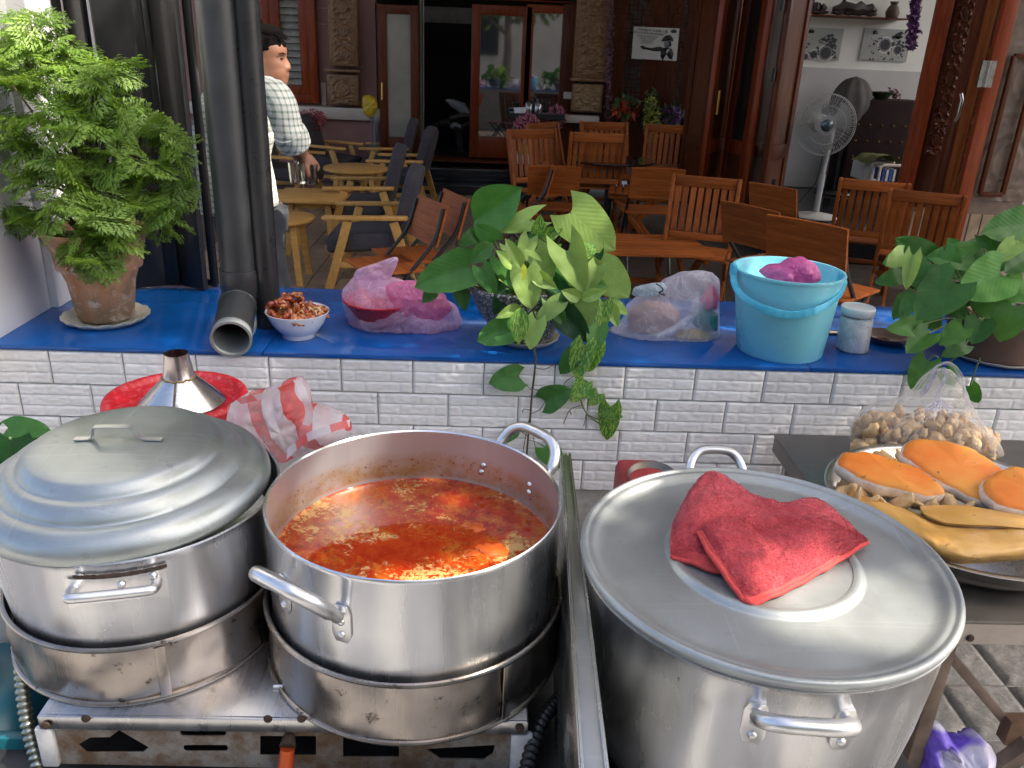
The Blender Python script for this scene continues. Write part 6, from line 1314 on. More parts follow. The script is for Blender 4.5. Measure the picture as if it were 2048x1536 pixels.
def leafmesh(shape, var, mk):
    if (shape, var, mk) in LMESH: return LMESH[(shape, var, mk)]
    def fn(u, v):
        s = v * 2 - 1; a = abs(s)
        if shape == 'e': w_ = .5 * sin(pi * u ** .8) ** .9 * (1 if u > 0 else 0) + .004; x = u
        elif shape == 'h': w_ = .5 * min(1, .62 + 2.2 * u) * (1 - u ** 2.4) ** .75 + .002; x = u - .24 * a ** 1.6 * (1 - u) ** 3.0
        else: w_ = .5 * min(1, .70 + 1.6 * u) * (1 - u ** 1.7) ** .85 + .002; x = u - .52 * a ** 1.3 * (1 - u) ** 2.2
        if u > .9: w_ *= (1 - u) / .1 * .6 + .4 if u < 1 else .0
        y = w_ * s; rf = .018 * sin(u * 17 + var * 2) * a * a
        z = (.12, .02, .20)[var] * a * w_ * 1.6 - (.16, .30, .05)[var] * u * u + rf + .02 * noise.noise(V((u * 3, s * 2, var + .5)))
        return (x, y, z)
    mb = MB(); mb.grid(fn, 14, 10); me = mb.mesh('leaf_mesh', LM[mk], 180, fixn=False); LMESH[(shape, var, mk)] = me; return me
def leaf(root, b, tp_, w_, mk, shape, yb, yt=None, up=.5, var=None, stem=None, roll=0):
    B = PY(b[0], b[1], yb); Tt = PY(tp_[0], tp_[1], yt if yt is not None else yb - .02); d = Tt - B; L = d.length; d.normalize()
    n = (EYE - B).normalized() * (1 - up) + V((rl_.uniform(-.2, .2), 0, 1)) * up; n = (n - d * n.dot(d)).normalized(); n = Matrix.Rotation(roll + rl_.uniform(-.25, .25), 3, d) @ n; s = n.cross(d)
    M = Matrix((d * L, s * L * w_, n * L)).transposed().to_4x4(); M.translation = B - OFF[root.name]
    share(root, 'leaf', leafmesh(shape, rl_.randrange(3) if var is None else var, mk), M)
    if stem is not None:
        S = PY(stem[0], stem[1], stem[2]); STEMS.append((S, (S + B) / 2 + V((0, 0, .012)), B))
rl_ = random.Random(12); STEMS = []
M_STEM = plain('green_stem', (.10, .16, .045), .5, var=.3); M_VINE = plain('brown_vine', (.075, .06, .035), .7, var=.4)
def stems(root, r=.0022, mt=None, nm='stem'):
    for S in STEMS: mb = MB(); mb.tube(smooth(S, 4), r, 6); part(root, nm, mb, mt or M_STEM)
    STEMS.clear()
# centre plant
PC = PZ(1050, 680, LZ); PC.z = LZ; cpt = PY(1032, 565, PC.y); hh = cpt.z - LZ; rt = 96 / FPX * (cpt - EYE).dot(CF); rbm = 58 / FPX * (PC - EYE).dot(CF); lx = cpt.x - PC.x
cp = thing('arrowhead_plant', 'pale green arrowhead plant trailing vines from a speckled grey pot', 'potted plant', PC)
t = MT('terrazzo'); v = t.n('ShaderNodeTexVoronoi'); v.inputs['Scale'].default_value = 230; t.l(t.co, v.inputs[0]); sp_ = t.n('ShaderNodeSeparateColor'); t.l(v.outputs['Color'], sp_.inputs[0])
t.set(col=t.ramp(sp_.outputs[0], [(0, .035), (.45, .06), (.55, .16), (.8, .35), (1, .55)], 'CONSTANT'), rough=.5); M_TERZ = t.m
mb = MB(); mb.lathe([(.0001, .006), (rbm * .95, .006), (rbm, .02), (rt * .90, hh * .55), (rt * .97, hh * .85), (rt, hh * .9), (rt * 1.03, hh * .97), (rt * 1.0, hh), (rt * .92, hh * .97), (rt * .8, hh * .7), (.0001, hh * .7)], 64); mb.v = [(PC.x + x + lx * z / hh, PC.y + y, LZ + z) for x, y, z in mb.v]; part(cp, 'pot', mb, M_TERZ, 60)
mb = MB(); mb.disc((PC.x + lx, PC.y, LZ + hh * .9), rt * .93); part(cp, 'soil', mb, bpy.data.materials['soil'])
Rs = 68 / FPX * (PC - EYE).dot(CF); saucer(cp, PC, Rs, .020, sc_=14)
y = PC.y
def CL_(b, t_, w_, mk, sh, dy=0, up=.35, **k):
    t_ = (b[0] + (t_[0] - b[0]) * 1.02, b[1] + (t_[1] - b[1]) * 1.02); w_ = w_ * 1.05
    leaf(cp, b, t_, w_, mk, sh, y + dy, y + dy - .03, up * .35, stem=(1050 + (b[0] - 1050) * .3, 600, y), **k)
for a in [((948, 442), (1042, 376), .72, 'D', 'e', .02, .2), ((1062, 438), (992, 458), .66, 'L', 'a', .0, .5), ((1142, 424), (1231, 501), .80, 'L', 'h', -.06, .3), ((1136, 503), (1170, 586), .80, 'L', 'a', -.12, .2), ((1203, 535), (1258, 596), .85, 'L', 'h', -.06, .3),
          ((1050, 540), (1064, 618), .78, 'L', 'h', -.16, .3), ((1042, 536), (1015, 482), .42, 'L', 'e', -.14, .2), ((1062, 545), (1114, 577), .48, 'L', 'e', -.15, .3), ((1072, 500), (1106, 552), .8, 'L', 'h', -.10, .3), ((939, 537), (831, 573), .72, 'D', 'h', -.04, .4),
          ((951, 469), (923, 489), .85, 'D', 'h', -.02, .3), ((990, 482), (953, 453), .75, 'D', 'h', -.02, .3), ((983, 487), (941, 527), .58, 'D', 'e', -.06, .3), ((963, 535), (990, 588), .66, 'D', 'h', -.10, .2), ((919, 566), (930, 621), .58, 'D', 'e', -.04, .2), ((873, 574), (845, 606), .62, 'D', 'e', -.02, .2),
          ((1022, 656), (955, 682), .80, 'D', 'h', -.14, .3), ((1126, 628), (1176, 682), .75, 'X', 'h', -.14, .3), ((1174, 600), (1170, 658), .80, 'L', 'h', -.14, .2), ((1118, 604), (1070, 644), .58, 'L', 'h', -.17, .3), ((1207, 604), (1203, 662), .62, 'V', 'h', -.12, .2), ((1042, 612), (992, 636), .38, 'L', 'e', -.16, .3),
          ((1042, 614), (1036, 690), .46, 'V', 'e', -.18, .2), ((1074, 640), (1058, 698), .70, 'L', 'h', -.18, .2), ((1011, 578), (990, 630), .55, 'X', 'e', -.12, .2), ((1161, 596), (1123, 581), .52, 'L', 'e', -.15, .3), ((1163, 598), (1210, 581), .46, 'L', 'e', -.15, .3), ((1215, 600), (1256, 626), .5, 'L', 'e', -.08, .3),
          ((1085, 477), (1124, 458), .6, 'V', 'e', -.04, .3), ((1076, 482), (1080, 438), .55, 'V', 'e', -.03, .2), ((1030, 492), (1078, 470), .45, 'D', 'e', -.03, .3), ((1032, 536), (998, 503), .5, 'L', 'e', -.10, .2), ((1215, 602), (1236, 655), .45, 'L', 'e', -.10, .2), ((1196, 652), (1184, 700), .85, 'M', 'h', -.14, .2), ((1048, 528), (1046, 558), .35, 'Y', 'e', -.18, .2), ((1100, 560), (1150, 605), .6, 'X', 'h', -.10, .3),
          ((1130, 540), (1095, 600), .6, 'D', 'h', -.09, .3), ((1000, 520), (1040, 580), .6, 'D', 'h', -.08, .3), ((1100, 600), (1130, 650), .6, 'D', 'h', -.13, .3), ((980, 560), (1015, 610), .6, 'X', 'e', -.08, .3)]: CL_(a[0], a[1], a[2], a[3], a[4], a[5], a[6])
for k in range(46):
    bx, by = rl_.uniform(975, 1210), rl_.uniform(470, 640); a = rl_.uniform(0, 6.28); L = rl_.uniform(38, 60)
    CL_((bx, by), (bx + cos(a) * L, by + abs(sin(a)) * L * .9), rl_.uniform(.5, .8), rl_.choice('DLXMLLV'), rl_.choice('hhe'), rl_.uniform(-.09, .06), .4)
stems(cp)
yw = WY - .025
def VL(b, t_, w_, mk, sh, yy=yw, **k): leaf(cp, b, t_, w_, mk, sh, yy, yy - .02, .15, **k)
for a in [((1038, 755), (979, 764), .95, 'D', 'h'), ((1090, 803), (1141, 779), .95, 'D', 'h'), ((1028, 862), (997, 886), .75, 'D', 'h'), ((1090, 894), (1127, 939), .85, 'D', 'h'), ((1150, 707), (1120, 748), .85, 'D', 'h'), ((1172, 690), (1150, 757), .78, 'V', 'h'), ((1195, 690), (1176, 745), .7, 'V', 'h'), ((1170, 765), (1143, 805), .78, 'V', 'h'), ((1197, 787), (1178, 810), 1.1, 'V', 'h'), ((1221, 812), (1211, 886), .62, 'V', 'h'), ((1205, 822), (1245, 835), .62, 'V', 'h'), ((1165, 770), (1190, 800), .7, 'M', 'h')]: VL(*a)
def vine(pts, r=.0026, nm='vine', mt=None):
    mb = MB(); mb.tube(smooth(pts, 6), r, 7); part(cp, nm, mb, mt or M_VINE)
ye = WY - .02
vine([PY(1068, 690, y - .1), PY(1068, 700, ye - .005), PY(1071, 725, ye), PY(1064, 790, ye), PY(1060, 840, ye), PY(1056, 880, ye), PY(1052, 930, ye)], .003)
vine([PY(1150, 680, y - .1), PY(1150, 700, ye - .005), PY(1151, 745, ye), PY(1162, 775, ye), PY(1163, 805, ye), PY(1176, 830, ye), PY(1203, 850, ye)], .0022, mt=M_STEM)
for p in ([(1063, 780), (1050, 768), (1038, 755)], [(1060, 828), (1078, 820), (1090, 803)], [(1055, 872), (1040, 862), (1028, 858)], [(1058, 880), (1075, 885), (1090, 894)], [(1068, 735), (1090, 738), (1110, 727)], [(1062, 775), (1075, 780), (1085, 778)], [(1060, 820), (1048, 818), (1045, 826)], [(1060, 850), (1068, 880), (1072, 908)], [(1163, 810), (1140, 820), (1127, 848)], [(1140, 822), (1143, 830)], [(1172, 828), (1170, 842), (1167, 852)], [(1176, 830), (1200, 838), (1208, 820)], [(1152, 750), (1130, 765), (1128, 785)], [(1058, 840), (1050, 880), (1046, 905)]): vine([PY(x, yy_, ye) for x, yy_ in p], .0012, 'root')

# right heart leaf plant
PR = PZ(1985, 712, LZ); PR.z = LZ; top_ = PY(1985, 625, PR.y); hh = top_.z - LZ; rt = 112 / FPX * (top_ - EYE).dot(CF)
rpz = thing('heart_leaf_plant', 'dark green heart leaved plant in a brown pot at the right end', 'potted plant', PR); T = Matrix.Translation(PR)
mb = MB(); mb.lathe([(.0001, .005), (rt * .66, .005), (rt * .72, .02), (rt * .95, hh * .85), (rt * 1.0, hh * .9), (rt, hh), (rt * .92, hh), (rt * .85, hh * .7), (.0001, hh * .7)], 56, T); part(rpz, 'pot', mb, plain('brown_clay_pot', (.17, .105, .085), .75, var=.25, nscale=8, bump=.2), 60)
saucer(rpz, PR, rt * .86, .018, sc_=14); y = PR.y
for a in [((2001, 547), (1919, 590), 1.05, 'M', 'h', -.14), ((1867, 530), (1842, 586), 1.35, 'D', 'h', -.12), ((1908, 566), (1832, 640), .95, 'D', 'h', -.16), ((1946, 514), (1862, 512), .62, 'D', 'h', -.05), ((1856, 522), (1807, 484), .82, 'D', 'h', -.04), ((1808, 508), (1776, 530), .9, 'L', 'h', -.06), ((1826, 510), (1812, 580), .48, 'L', 'h', -.12), ((1803, 550), (1762, 562), .72, 'D', 'h', -.05),
          ((1830, 590), (1802, 632), .75, 'M', 'h', -.12), ((1812, 598), (1786, 640), .65, 'D', 'h', -.08), ((1842, 650), (1780, 657), .62, 'M', 'h', -.15), ((1857, 667), (1812, 706), .80, 'M', 'h', -.17), ((1926, 654), (1885, 682), .85, 'M', 'h', -.16), ((1962, 642), (1945, 688), 1.15, 'D', 'h', -.16), ((2028, 612), (2003, 682), 1.0, 'M', 'h', -.18), ((2050, 452), (1964, 464), .8, 'D', 'h', -.02),
          ((2032, 488), (1993, 522), .75, 'L', 'h', -.10), ((2050, 566), (2008, 592), 1.2, 'M', 'h', -.14), ((1932, 688), (1893, 708), .7, 'D', 'h', -.15), ((2055, 520), (2010, 545), .8, 'D', 'h', -.12), ((1900, 600), (1935, 640), .8, 'D', 'h', -.10), ((1960, 600), (1990, 640), .9, 'D', 'h', -.10), ((1965, 470), (2000, 505), .7, 'D', 'h', -.03), ((1890, 500), (1925, 540), .8, 'D', 'h', -.06), ((1945, 570), (1975, 615), .9, 'X', 'h', -.06), ((2040, 480), (2075, 540), .8, 'L', 'h', -.08)]:
    leaf(rpz, a[0], a[1], a[2], a[3], a[4], y + a[5], y + a[5] - .03, .12, stem=(1980 + (a[0][0] - 1980) * .3, 640, y))
for k in range(20):
    bx, by = rl_.uniform(1830, 2060), rl_.uniform(490, 640); a = rl_.uniform(0, 6.28); L = rl_.uniform(45, 70)
    leaf(rpz, (bx, by), (bx + cos(a) * L, by + abs(sin(a)) * L * .8), rl_.uniform(.7, 1), rl_.choice('DDXM'), 'h', y + rl_.uniform(-.03, .06), None, .4, stem=(1985, 640, y))
for a in [((1856, 722), (1823, 782), .85, 'M', 'h'), ((1893, 738), (1908, 772), 1.1, 'M', 'h'), ((1940, 772), (1958, 808), .8, 'D', 'h')]: leaf(rpz, a[0], a[1], a[2], a[3], a[4], yw, yw - .02, .15, stem=(a[0][0] + 20, 716, ye - .01))
stems(rpz)
# lower left plant
q = PY(-60, 980, 1.85); llp = thing('ground_plant', 'dark leafy plant beside the left pot in front of the wall', 'plant', (q.x, q.y, 0))
for a in [((16, 860), (84, 855), .72, 'D', 'h', 1.80), ((21, 876), (8, 952), 1.25, 'X', 'h', 1.76), ((42, 876), (127, 893), .55, 'X', 'e', 1.82), ((30, 945), (42, 985), .9, 'X', 'h', 1.80), ((-5, 860), (-60, 870), .8, 'D', 'h', 1.80), ((0, 900), (-40, 960), .9, 'X', 'h', 1.8)]: leaf(llp, a[0], a[1], a[2], a[3], a[4], a[5], None, .3, stem=(-40, 980, 1.84))
stems(llp, .004); mb = MB(); mb.tube([(q.x, q.y, 0), (q.x, q.y, .5), PY(-40, 980, 1.84)], [.012, .01, .006], 8); part(llp, 'stem', mb, M_VINE)

# ------------------------------------------------------------------ feathery foliage of the fern pot
def fernmat():
    t = MT('feathery_leaf'); c = t.mix(t.ramp(t.rnd(), [(0, 0), (1, 1)]), (.12, .23, .03), (.23, .37, .06)); c = t.mix(t.ramp(t.noise(14), [(.3, 0), (.7, 1)]), c, t.mix(1, c, (.75, .8, .7), 'MULTIPLY')); t.set(col=c, rough=.42)
    tl = t.n('ShaderNodeBsdfTranslucent'); t.l(t.mix(1.0, c, (1.5, 1.4, .5), 'MULTIPLY'), tl.inputs[0]); mx = t.n('ShaderNodeMixShader'); mx.inputs[0].default_value = .4; t.l(t.b.outputs[0], mx.inputs[1]); t.l(tl.outputs[0], mx.inputs[2]); t.l(mx.outputs[0], t.t.nodes['Material Output'].inputs[0]); return t.m
M_FERN = fernmat()
def frond_mesh(seed):
    rnd = random.Random(seed); mb = MB(); P = lambda s: V((s, 0, -.35 * s * s))
    def blade(p, d, L, w_, n):
        s = n.cross(d).normalized(); mid_ = p + d * L * .45 + n * .004; tip = p + d * L - n * L * .22
        mb.add([p, mid_ + s * w_, tip, mid_ - s * w_, mid_ + n * w_ * .5], [(0, 4, 1), (1, 4, 2), (0, 3, 4), (3, 2, 4)])
    def pinna(p, d, L, n):
        s = n.cross(d).normalized(); k = 4
        for i in range(1, k + 1):
            f = i / (k + .5); q = p + d * L * f - n * L * .15 * f * f; l_ = L * .58 * (1 - f * .5) * rnd.uniform(.8, 1.15)
            for sg in (-1, 1): blade(q, (d * .85 + s * sg * .8).normalized(), l_, l_ * .16, n)
        blade(p + d * L * .8, d, L * .5, L * .10, n); mb.tube([p, p + d * L * .9], [.0016, .0008], 3, caps=False)
    for i in range(6):
        f = .22 + .72 * i / 5; p = P(f); L = .46 * (1 - .6 * abs(f - .45)) * rnd.uniform(.85, 1.1)
        for sg in (-1, 1): pinna(p, V((.62, sg * .8, -.15 + rnd.uniform(-.25, .15))).normalized(), L * (1 - .35 * (f > .8)), V((.3 * f, 0, 1)).normalized())
    pinna(P(.94), V((.9, 0, -.5)).normalized(), .26, V((.4, 0, 1)).normalized()); mb.tube([P(k / 8) for k in range(9)], .006, 4, caps=False)
    return mb.mesh('frond_mesh', M_FERN, 180, fixn=False)
FM = [frond_mesh(s) for s in range(5)]
rnd = random.Random(21); y0 = FC.y
clumps = [(60, 28, 42, .02), (30, 75, 50, .0), (20, 140, 50, -.05), (110, 75, 50, .05), (150, 125, 45, .02), (185, 165, 60, -.05), (225, 130, 38, .0), (105, 215, 60, -.1), (45, 275, 60, -.05), (170, 250, 60, -.12), (235, 215, 48, -.05), (285, 235, 48, .0), (325, 270, 36, .0), (60, 345, 60, -.08), (145, 330, 65, -.14), (240, 310, 55, -.1), (300, 330, 50, -.05), (340, 385, 30, .0), (275, 395, 45, -.08), (205, 395, 55, -.15), (125, 410, 55, -.15), (225, 465, 38, -.14), (165, 470, 45, -.17), (15, 425, 40, -.05), (185, 510, 30, -.17), (85, 150, 50, .0), (10, 230, 40, 0), (200, 440, 36, -.18), (190, 525, 22, -.18), (350, 300, 24, 0), (352, 372, 32, 0), (325, 425, 34, -.04), (70, 430, 36, -.06)]
soilc = V((FC.x + lean.x, FC.y, za - .02))
for cx, cy_, r, dy in clumps:
    c0 = PY(cx, cy_ + r * .45, y0 + dy); b_ = soilc + V((rnd.uniform(-.04, .04), rnd.uniform(-.04, .04), 0)); md = (b_ + c0) / 2 + V((rnd.uniform(-.03, .03), rnd.uniform(0, .05), .05))
    mb = MB(); mb.tube(smooth([b_, md, c0], 5), [.006 - .0004 * k for k in range(11)], 6); part(fp, 'branch', mb, M_VINE)
    for k in range(9):
        L = rnd.uniform(.075, .12) * (.75 + r / 170); a = k / 11 * 6.28 + rnd.uniform(-.4, .4); el = rnd.uniform(-.75, .7); 
        st = PY(cx + rnd.uniform(-.4, .4) * r, cy_ + rnd.uniform(-.3, .4) * r, y0 + dy + rnd.uniform(-.05, .06))
        d = V((cos(a) * cos(el), sin(a) * cos(el) * .8, sin(el))).normalized(); n = V((rnd.gauss(0, .5), -.35 + rnd.gauss(0, .5), 1)); n = (n - d * n.dot(d)).normalized(); s = n.cross(d)
        M = Matrix((d * L, s * L, n * L)).transposed().to_4x4(); M.translation = st - d * L * .35 - FC; share(fp, 'frond', FM[rnd.randrange(5)], M)
# ------------------------------------------------------------------ cafe furniture
def lounge(name='lounge_chair'):
    r = local(thing(name, 'x', 'armchair', (0, 0, 0), group='pine armchairs with charcoal cushions'))
    for s in (-1, 1):
        for (ya, yb) in ((-.30, -.15), (.32, .17)): mb = MB(); mb.bar((s * .29, ya, 0), (s * .285, yb, .50), .038, .062, (0, 1, 0)); part(r, 'leg', mb, M_PINE, bevel=.006)
        mb = MB(); mb.bar((s * .285, -.33, .515), (s * .285, .27, .530), .066, .030); part(r, 'armrest', mb, M_PINE, bevel=.010)
        mb = MB(); mb.bar((s * .288, -.25, .185), (s * .288, .26, .175), .022, .04); part(r, 'side_rail', mb, M_PINE, bevel=.004)
    mb = MB(); mb.box((0, -.2, .26), (.54, .025, .05)); part(r, 'front_rail', mb, M_PINE, bevel=.004)
    mb = MB(); mb.box((0, 0, 0), (.53, .52, .125), Matrix.Translation((0, -.06, .335)) @ Matrix.Rotation(radians(5), 4, 'X')); part(r, 'seat_cushion', mb, M_GREYF, bevel=.035, seg=4)
    T = Matrix.Translation((0, .20, .40)) @ Matrix.Rotation(radians(-14), 4, 'X'); poly = [(-.25, 0), (.25, 0), (.255, .36)] + [(.17 * cos(a) * 1.5, .36 + .12 * sin(a)) for a in [pi * k / 12 for k in range(1, 12)]] + [(-.255, .36)]
    mb = MB(); mb.prism(poly, -.05, .06, T); part(r, 'back_cushion', mb, M_GREYF, bevel=.03, seg=4); return r
def ply(name='folding_chair'):
    r = local(thing(name, 'x', 'folding chair', (0, 0, 0), group='plywood folding chairs'))
    mb = MB(); T = Matrix.Translation((0, .20, .57)) @ Matrix.Rotation(radians(-16), 4, 'X'); mb.grid(lambda u, v: ((u - .5) * .40, -.010 * (1 - (2 * u - 1) ** 2), v * .24), 8, 2, T); mb.grid(lambda u, v: ((.5 - u) * .40, -.010 * (1 - (2 * u - 1) ** 2) + .014, v * .24), 8, 2, T)
    for v in (0, .24): mb.add([(-.2 + .05 * k, -.010 * (1 - (k / 4 - 1) ** 2) + d, v) for k in range(9) for d in (0, .014)], [(2 * k, 2 * k + 2, 2 * k + 3, 2 * k + 1) for k in range(8)], T)
    for x in (-.2, .2): mb.add([(x, 0, 0), (x, .014, 0), (x, .014, .24), (x, 0, .24)], [(0, 1, 2, 3)], T)
    part(r, 'back_panel', mb, M_ORANGEX, 50)
    mb = MB(); mb.box((0, -.02, .445), (.40, .36, .015)); part(r, 'seat', mb, M_ORANGEX, bevel=.004)
    for s in (-1, 1):
        mb = MB(); mb.tube(smooth([(s * .19, -.24, 0), (s * .19, .0, .38), (s * .19, .19, .60), (s * .18, .25, .78)], 4), .0115, 8); part(r, 'leg', mb, M_BLK)
        mb = MB(); mb.tube([(s * .165, .26, 0), (s * .165, -.16, .44)], .0115, 8); part(r, 'leg', mb, M_BLK)
    mb = MB(); mb.tube([(-.19, -.20, .06), (.19, -.20, .06)], .009, 6); part(r, 'stretcher', mb, M_BLK); return r
def slat(name='slat_chair', h=.88, n=8):
    r = local(thing(name, 'x', 'slat chair', (0, 0, 0), group='slatted wooden chairs'))
    tl = lambda z: .16 + (z - .42) * .24
    for s in (-1, 1):
        mb = MB(); mb.bar((s * .215, -.20, 0), (s * .215, tl(.42) - .06, .42), .022, .042); part(r, 'leg', mb, M_ORANGE, bevel=.004)
        mb = MB(); mb.bar((s * .215, .27, 0), (s * .215, -.17, .43), .022, .042, (0, 1, 0)); part(r, 'leg', mb, M_ORANGE, bevel=.004)
        mb = MB(); mb.bar((s * .215, tl(.42) - .03, .38), (s * .215, tl(h), h), .026, .044, (0, 1, 0)); part(r, 'back_post', mb, M_ORANGE, bevel=.005)
    mb = MB(); mb.bar((-.2, tl(h - .04), h - .035), (.2, tl(h - .04), h - .035), .022, .07); part(r, 'top_rail', mb, M_ORANGEX, bevel=.005)
    mb = MB(); mb.bar((-.2, tl(.50), .50), (.2, tl(.50), .50), .022, .045); part(r, 'lower_rail', mb, M_ORANGEX, bevel=.005)
    mb = MB(); mb.bar((-.2, -.10, .25), (.2, -.10, .25), .02, .03); part(r, 'stretcher', mb, M_ORANGEX, bevel=.003)
    sm_ = MB().bar((0, tl(.52), .525), (0, tl(h - .07), h - .072), .036, .012, (0, 1, 0)).mesh('back_slat_mesh', M_ORANGE, bevel=.002, seg=1)
    for k in range(n): share(r, 'slat', sm_, Matrix.Translation((-.2 + .4 * (k + .5) / n, 0, 0)))
    ss = MB().bar((-.205, 0, .435), (.205, 0, .435), .05, .014).mesh('seat_slat_mesh', M_ORANGEX, bevel=.002, seg=1)
    for k in range(6): share(r, 'seat_slat', ss, Matrix.Translation((0, -.18 + k * .062, 0)))
    return r
def stable(name, label, h=.46, w_=.62, d_=.62):
    r = local(thing(name, label, 'slat table', (0, 0, 0), group='slatted wooden tables'))
    ss = MB().box((0, 0, h - .012), (w_, d_ / 8 - .010, .018)).mesh('top_slat_mesh', M_ORANGEX, bevel=.003, seg=1)
    for k in range(8): share(r, 'slat', ss, Matrix.Translation((0, -d_ / 2 + d_ * (k + .5) / 8, 0)))
    for s in (-1, 1):
        mb = MB(); mb.box((s * (w_ / 2 - .04), 0, h - .042), (.03, d_ - .01, .04)); part(r, 'rail', mb, M_ORANGE, bevel=.004)
        for q in (-1, 1): mb = MB(); mb.bar((s * (w_ / 2 - .08), q * d_ * .42, 0), (s * (w_ / 2 - .08), -q * d_ * .36, h - .06), .024, .045, (0, 1, 0)); mb.v = [(x + q * .013, y_, z) for x, y_, z in mb.v]; part(r, 'leg', mb, M_ORANGE, bevel=.004)
    mb = MB(); mb.bar((-w_ / 2 + .05, 0, h * .45), (w_ / 2 - .05, 0, h * .45), .025, .035); part(r, 'stretcher', mb, M_ORANGEX); return r
def at(px_, py_, h, dz=0): p = PZ(px_, py_, h); return V((p.x, p.y, dz))
def series(proto, specs):
    first = True
    for pos, rz, sc_, lab in specs:
        if first: proto.location = pos; proto.rotation_euler = (0, 0, rz); proto.scale = (sc_,) * 3; proto['label'] = lab; first = False
        else: dup(proto, pos, rz, lab, sc_)
W = -pi / 2
def lc(px_, py_, sc_=1.0): p = PZ(px_, py_, .52 * sc_); return V((p.x, p.y + .285 * sc_, 0))     # px: middle of the nearer armrest
series(lounge(), [(lc(738, 433), W, .97, 'honey pine armchair nearest the pink bag, with a charcoal seat'), (lc(720, 374), W + .05, .97, 'pine armchair second in the right row, beside the round pine table'), (lc(800, 321), W - .1, .97, 'pine armchair standing alone before the black steps'),
                  (lc(772, 294), W, .95, 'farthest pine armchair by the frosted door leaf'), (lc(565, 313), -W, .97, 'pine armchair directly behind the hand holding mugs'), (lc(650, 290), -W - .25, .95, 'pine armchair by the mauve dado, turned to the round table')])
# pine tables
def pine_table(label, pos, rnd_=True, h=.50, w_=.62):
    r = local(thing('pine_table', label, 'table', pos, group='low pine tables')); mb = MB()
    if rnd_: mb.lathe([(.0001, h - .03), (w_ / 2 - .01, h - .03), (w_ / 2, h - .02), (w_ / 2, h - .005), (w_ / 2 - .01, h), (.0001, h)], 40)
    else: mb.box((0, 0, h - .015), (w_, w_, .03))
    part(r, 'tabletop', mb, M_PINE, bevel=0 if rnd_ else .006)
    for k in range(4): a = pi / 4 + k * pi / 2; mb = MB(); mb.bar((cos(a) * w_ * .46, sin(a) * w_ * .46, 0), (cos(a) * w_ * .36, sin(a) * w_ * .36, h - .03), .045, .03); part(r, 'leg', mb, M_PINE, bevel=.005)
    mb = MB(); mb.box((0, 0, h - .06), (w_ * .5, w_ * .5, .06)); part(r, 'apron', mb, M_PINE, bevel=.004)
pine_table('round low pine table between the two rows of armchairs', at(712, 334, .5)); pine_table('square low pine table under the hand with mugs', at(625, 388, .47), False, .47, .55); pine_table('round pine table edge beside the black pipe', at(556, 432, .46), True, .46, .5)

series(ply(), [(at(776, 404, .80), radians(-62), 1, 'plywood folding chair nearest the pine armchair, seen edge on'), (at(826, 390, .80), radians(-66), 1, 'plywood folding chair behind the edge-on one by the armchair'), (at(1105, 323, .80), pi, 1, 'plywood folding chair facing away with a plain orange back by the black table'),
               (at(1308, 332, .80), pi - .05, 1.02, 'plywood folding chair with the palest back, behind the slat table'), (at(1588, 362, .80), pi - .9, .98, 'small plywood folding chair left of the fan base'), (at(1562, 412, .82), pi - .98, 1.05, 'tilted plywood folding chair between the slat chair and the bucket'), (at(1668, 446, .84), pi - .85, 1.1, 'plywood folding chair right behind the blue bucket'),
               (at(1030, 327, .80), radians(-80), 1, 'plywood folding chair seen from its side beside the arrowhead plant')])
series(slat(), [(at(1405, 364, .88), -.35, 1, 'slatted chair in the middle, left of the bucket'), (at(1748, 364, .84), pi - .42, 1, 'slatted chair half hidden by another at the right'), (at(1852, 386, .84), pi - .46, 1.0, 'slatted chair in front of the carved door, above the heart leaves'),
                (at(1100, 262, .98), .5, 1.1, 'tall slatted chair left of the black round table'), (at(1136, 248, .98), .9, 1.1, 'tall slatted chair behind the left one near the carved pilaster'), (at(1190, 257, .98), pi, 1.1, 'tall slatted chair with a pale shiny back at the black table'), (at(1228, 247, .98), .2, 1.1, 'tall slatted chair hidden behind the pale one'), (at(1340, 252, .98), -.25, 1.1, 'tall slatted chair right of the yellow hanging flowers')])
a = stable('slat_table', 'low slatted table with its front edge just behind the plant'); p = PZ(1300, 488, .46); a.location = (p.x, p.y + .02, 0); a.rotation_euler = (0, 0, .03); a.scale = (1.15, 1, 1)
a = stable('slat_table', 'slatted table with crossed legs behind the nearer slat table', .52, .5, .5); p = PZ(1275, 378, .52); a.location = (p.x, p.y, 0); a.rotation_euler = (0, 0, 1.4)
bt = local(thing('round_table', 'black round table on a single pole among the tall chairs', 'table', at(1222, 318, .72)))
M_GLB = plain('black_glass_top', (.015, .014, .014), .08, coat=.5)
part(bt, 'tabletop', MB().lathe([(.0001, .70), (.39, .70), (.40, .71), (.39, .72), (.0001, .72)], 40), M_GLB); part(bt, 'pole', MB().tube([(0, 0, .02), (0, 0, .70)], .035, 12), M_BLK); part(bt, 'base', MB().lathe([(.04, .05), (.2, .02), (.22, 0)], 30), M_BLK)

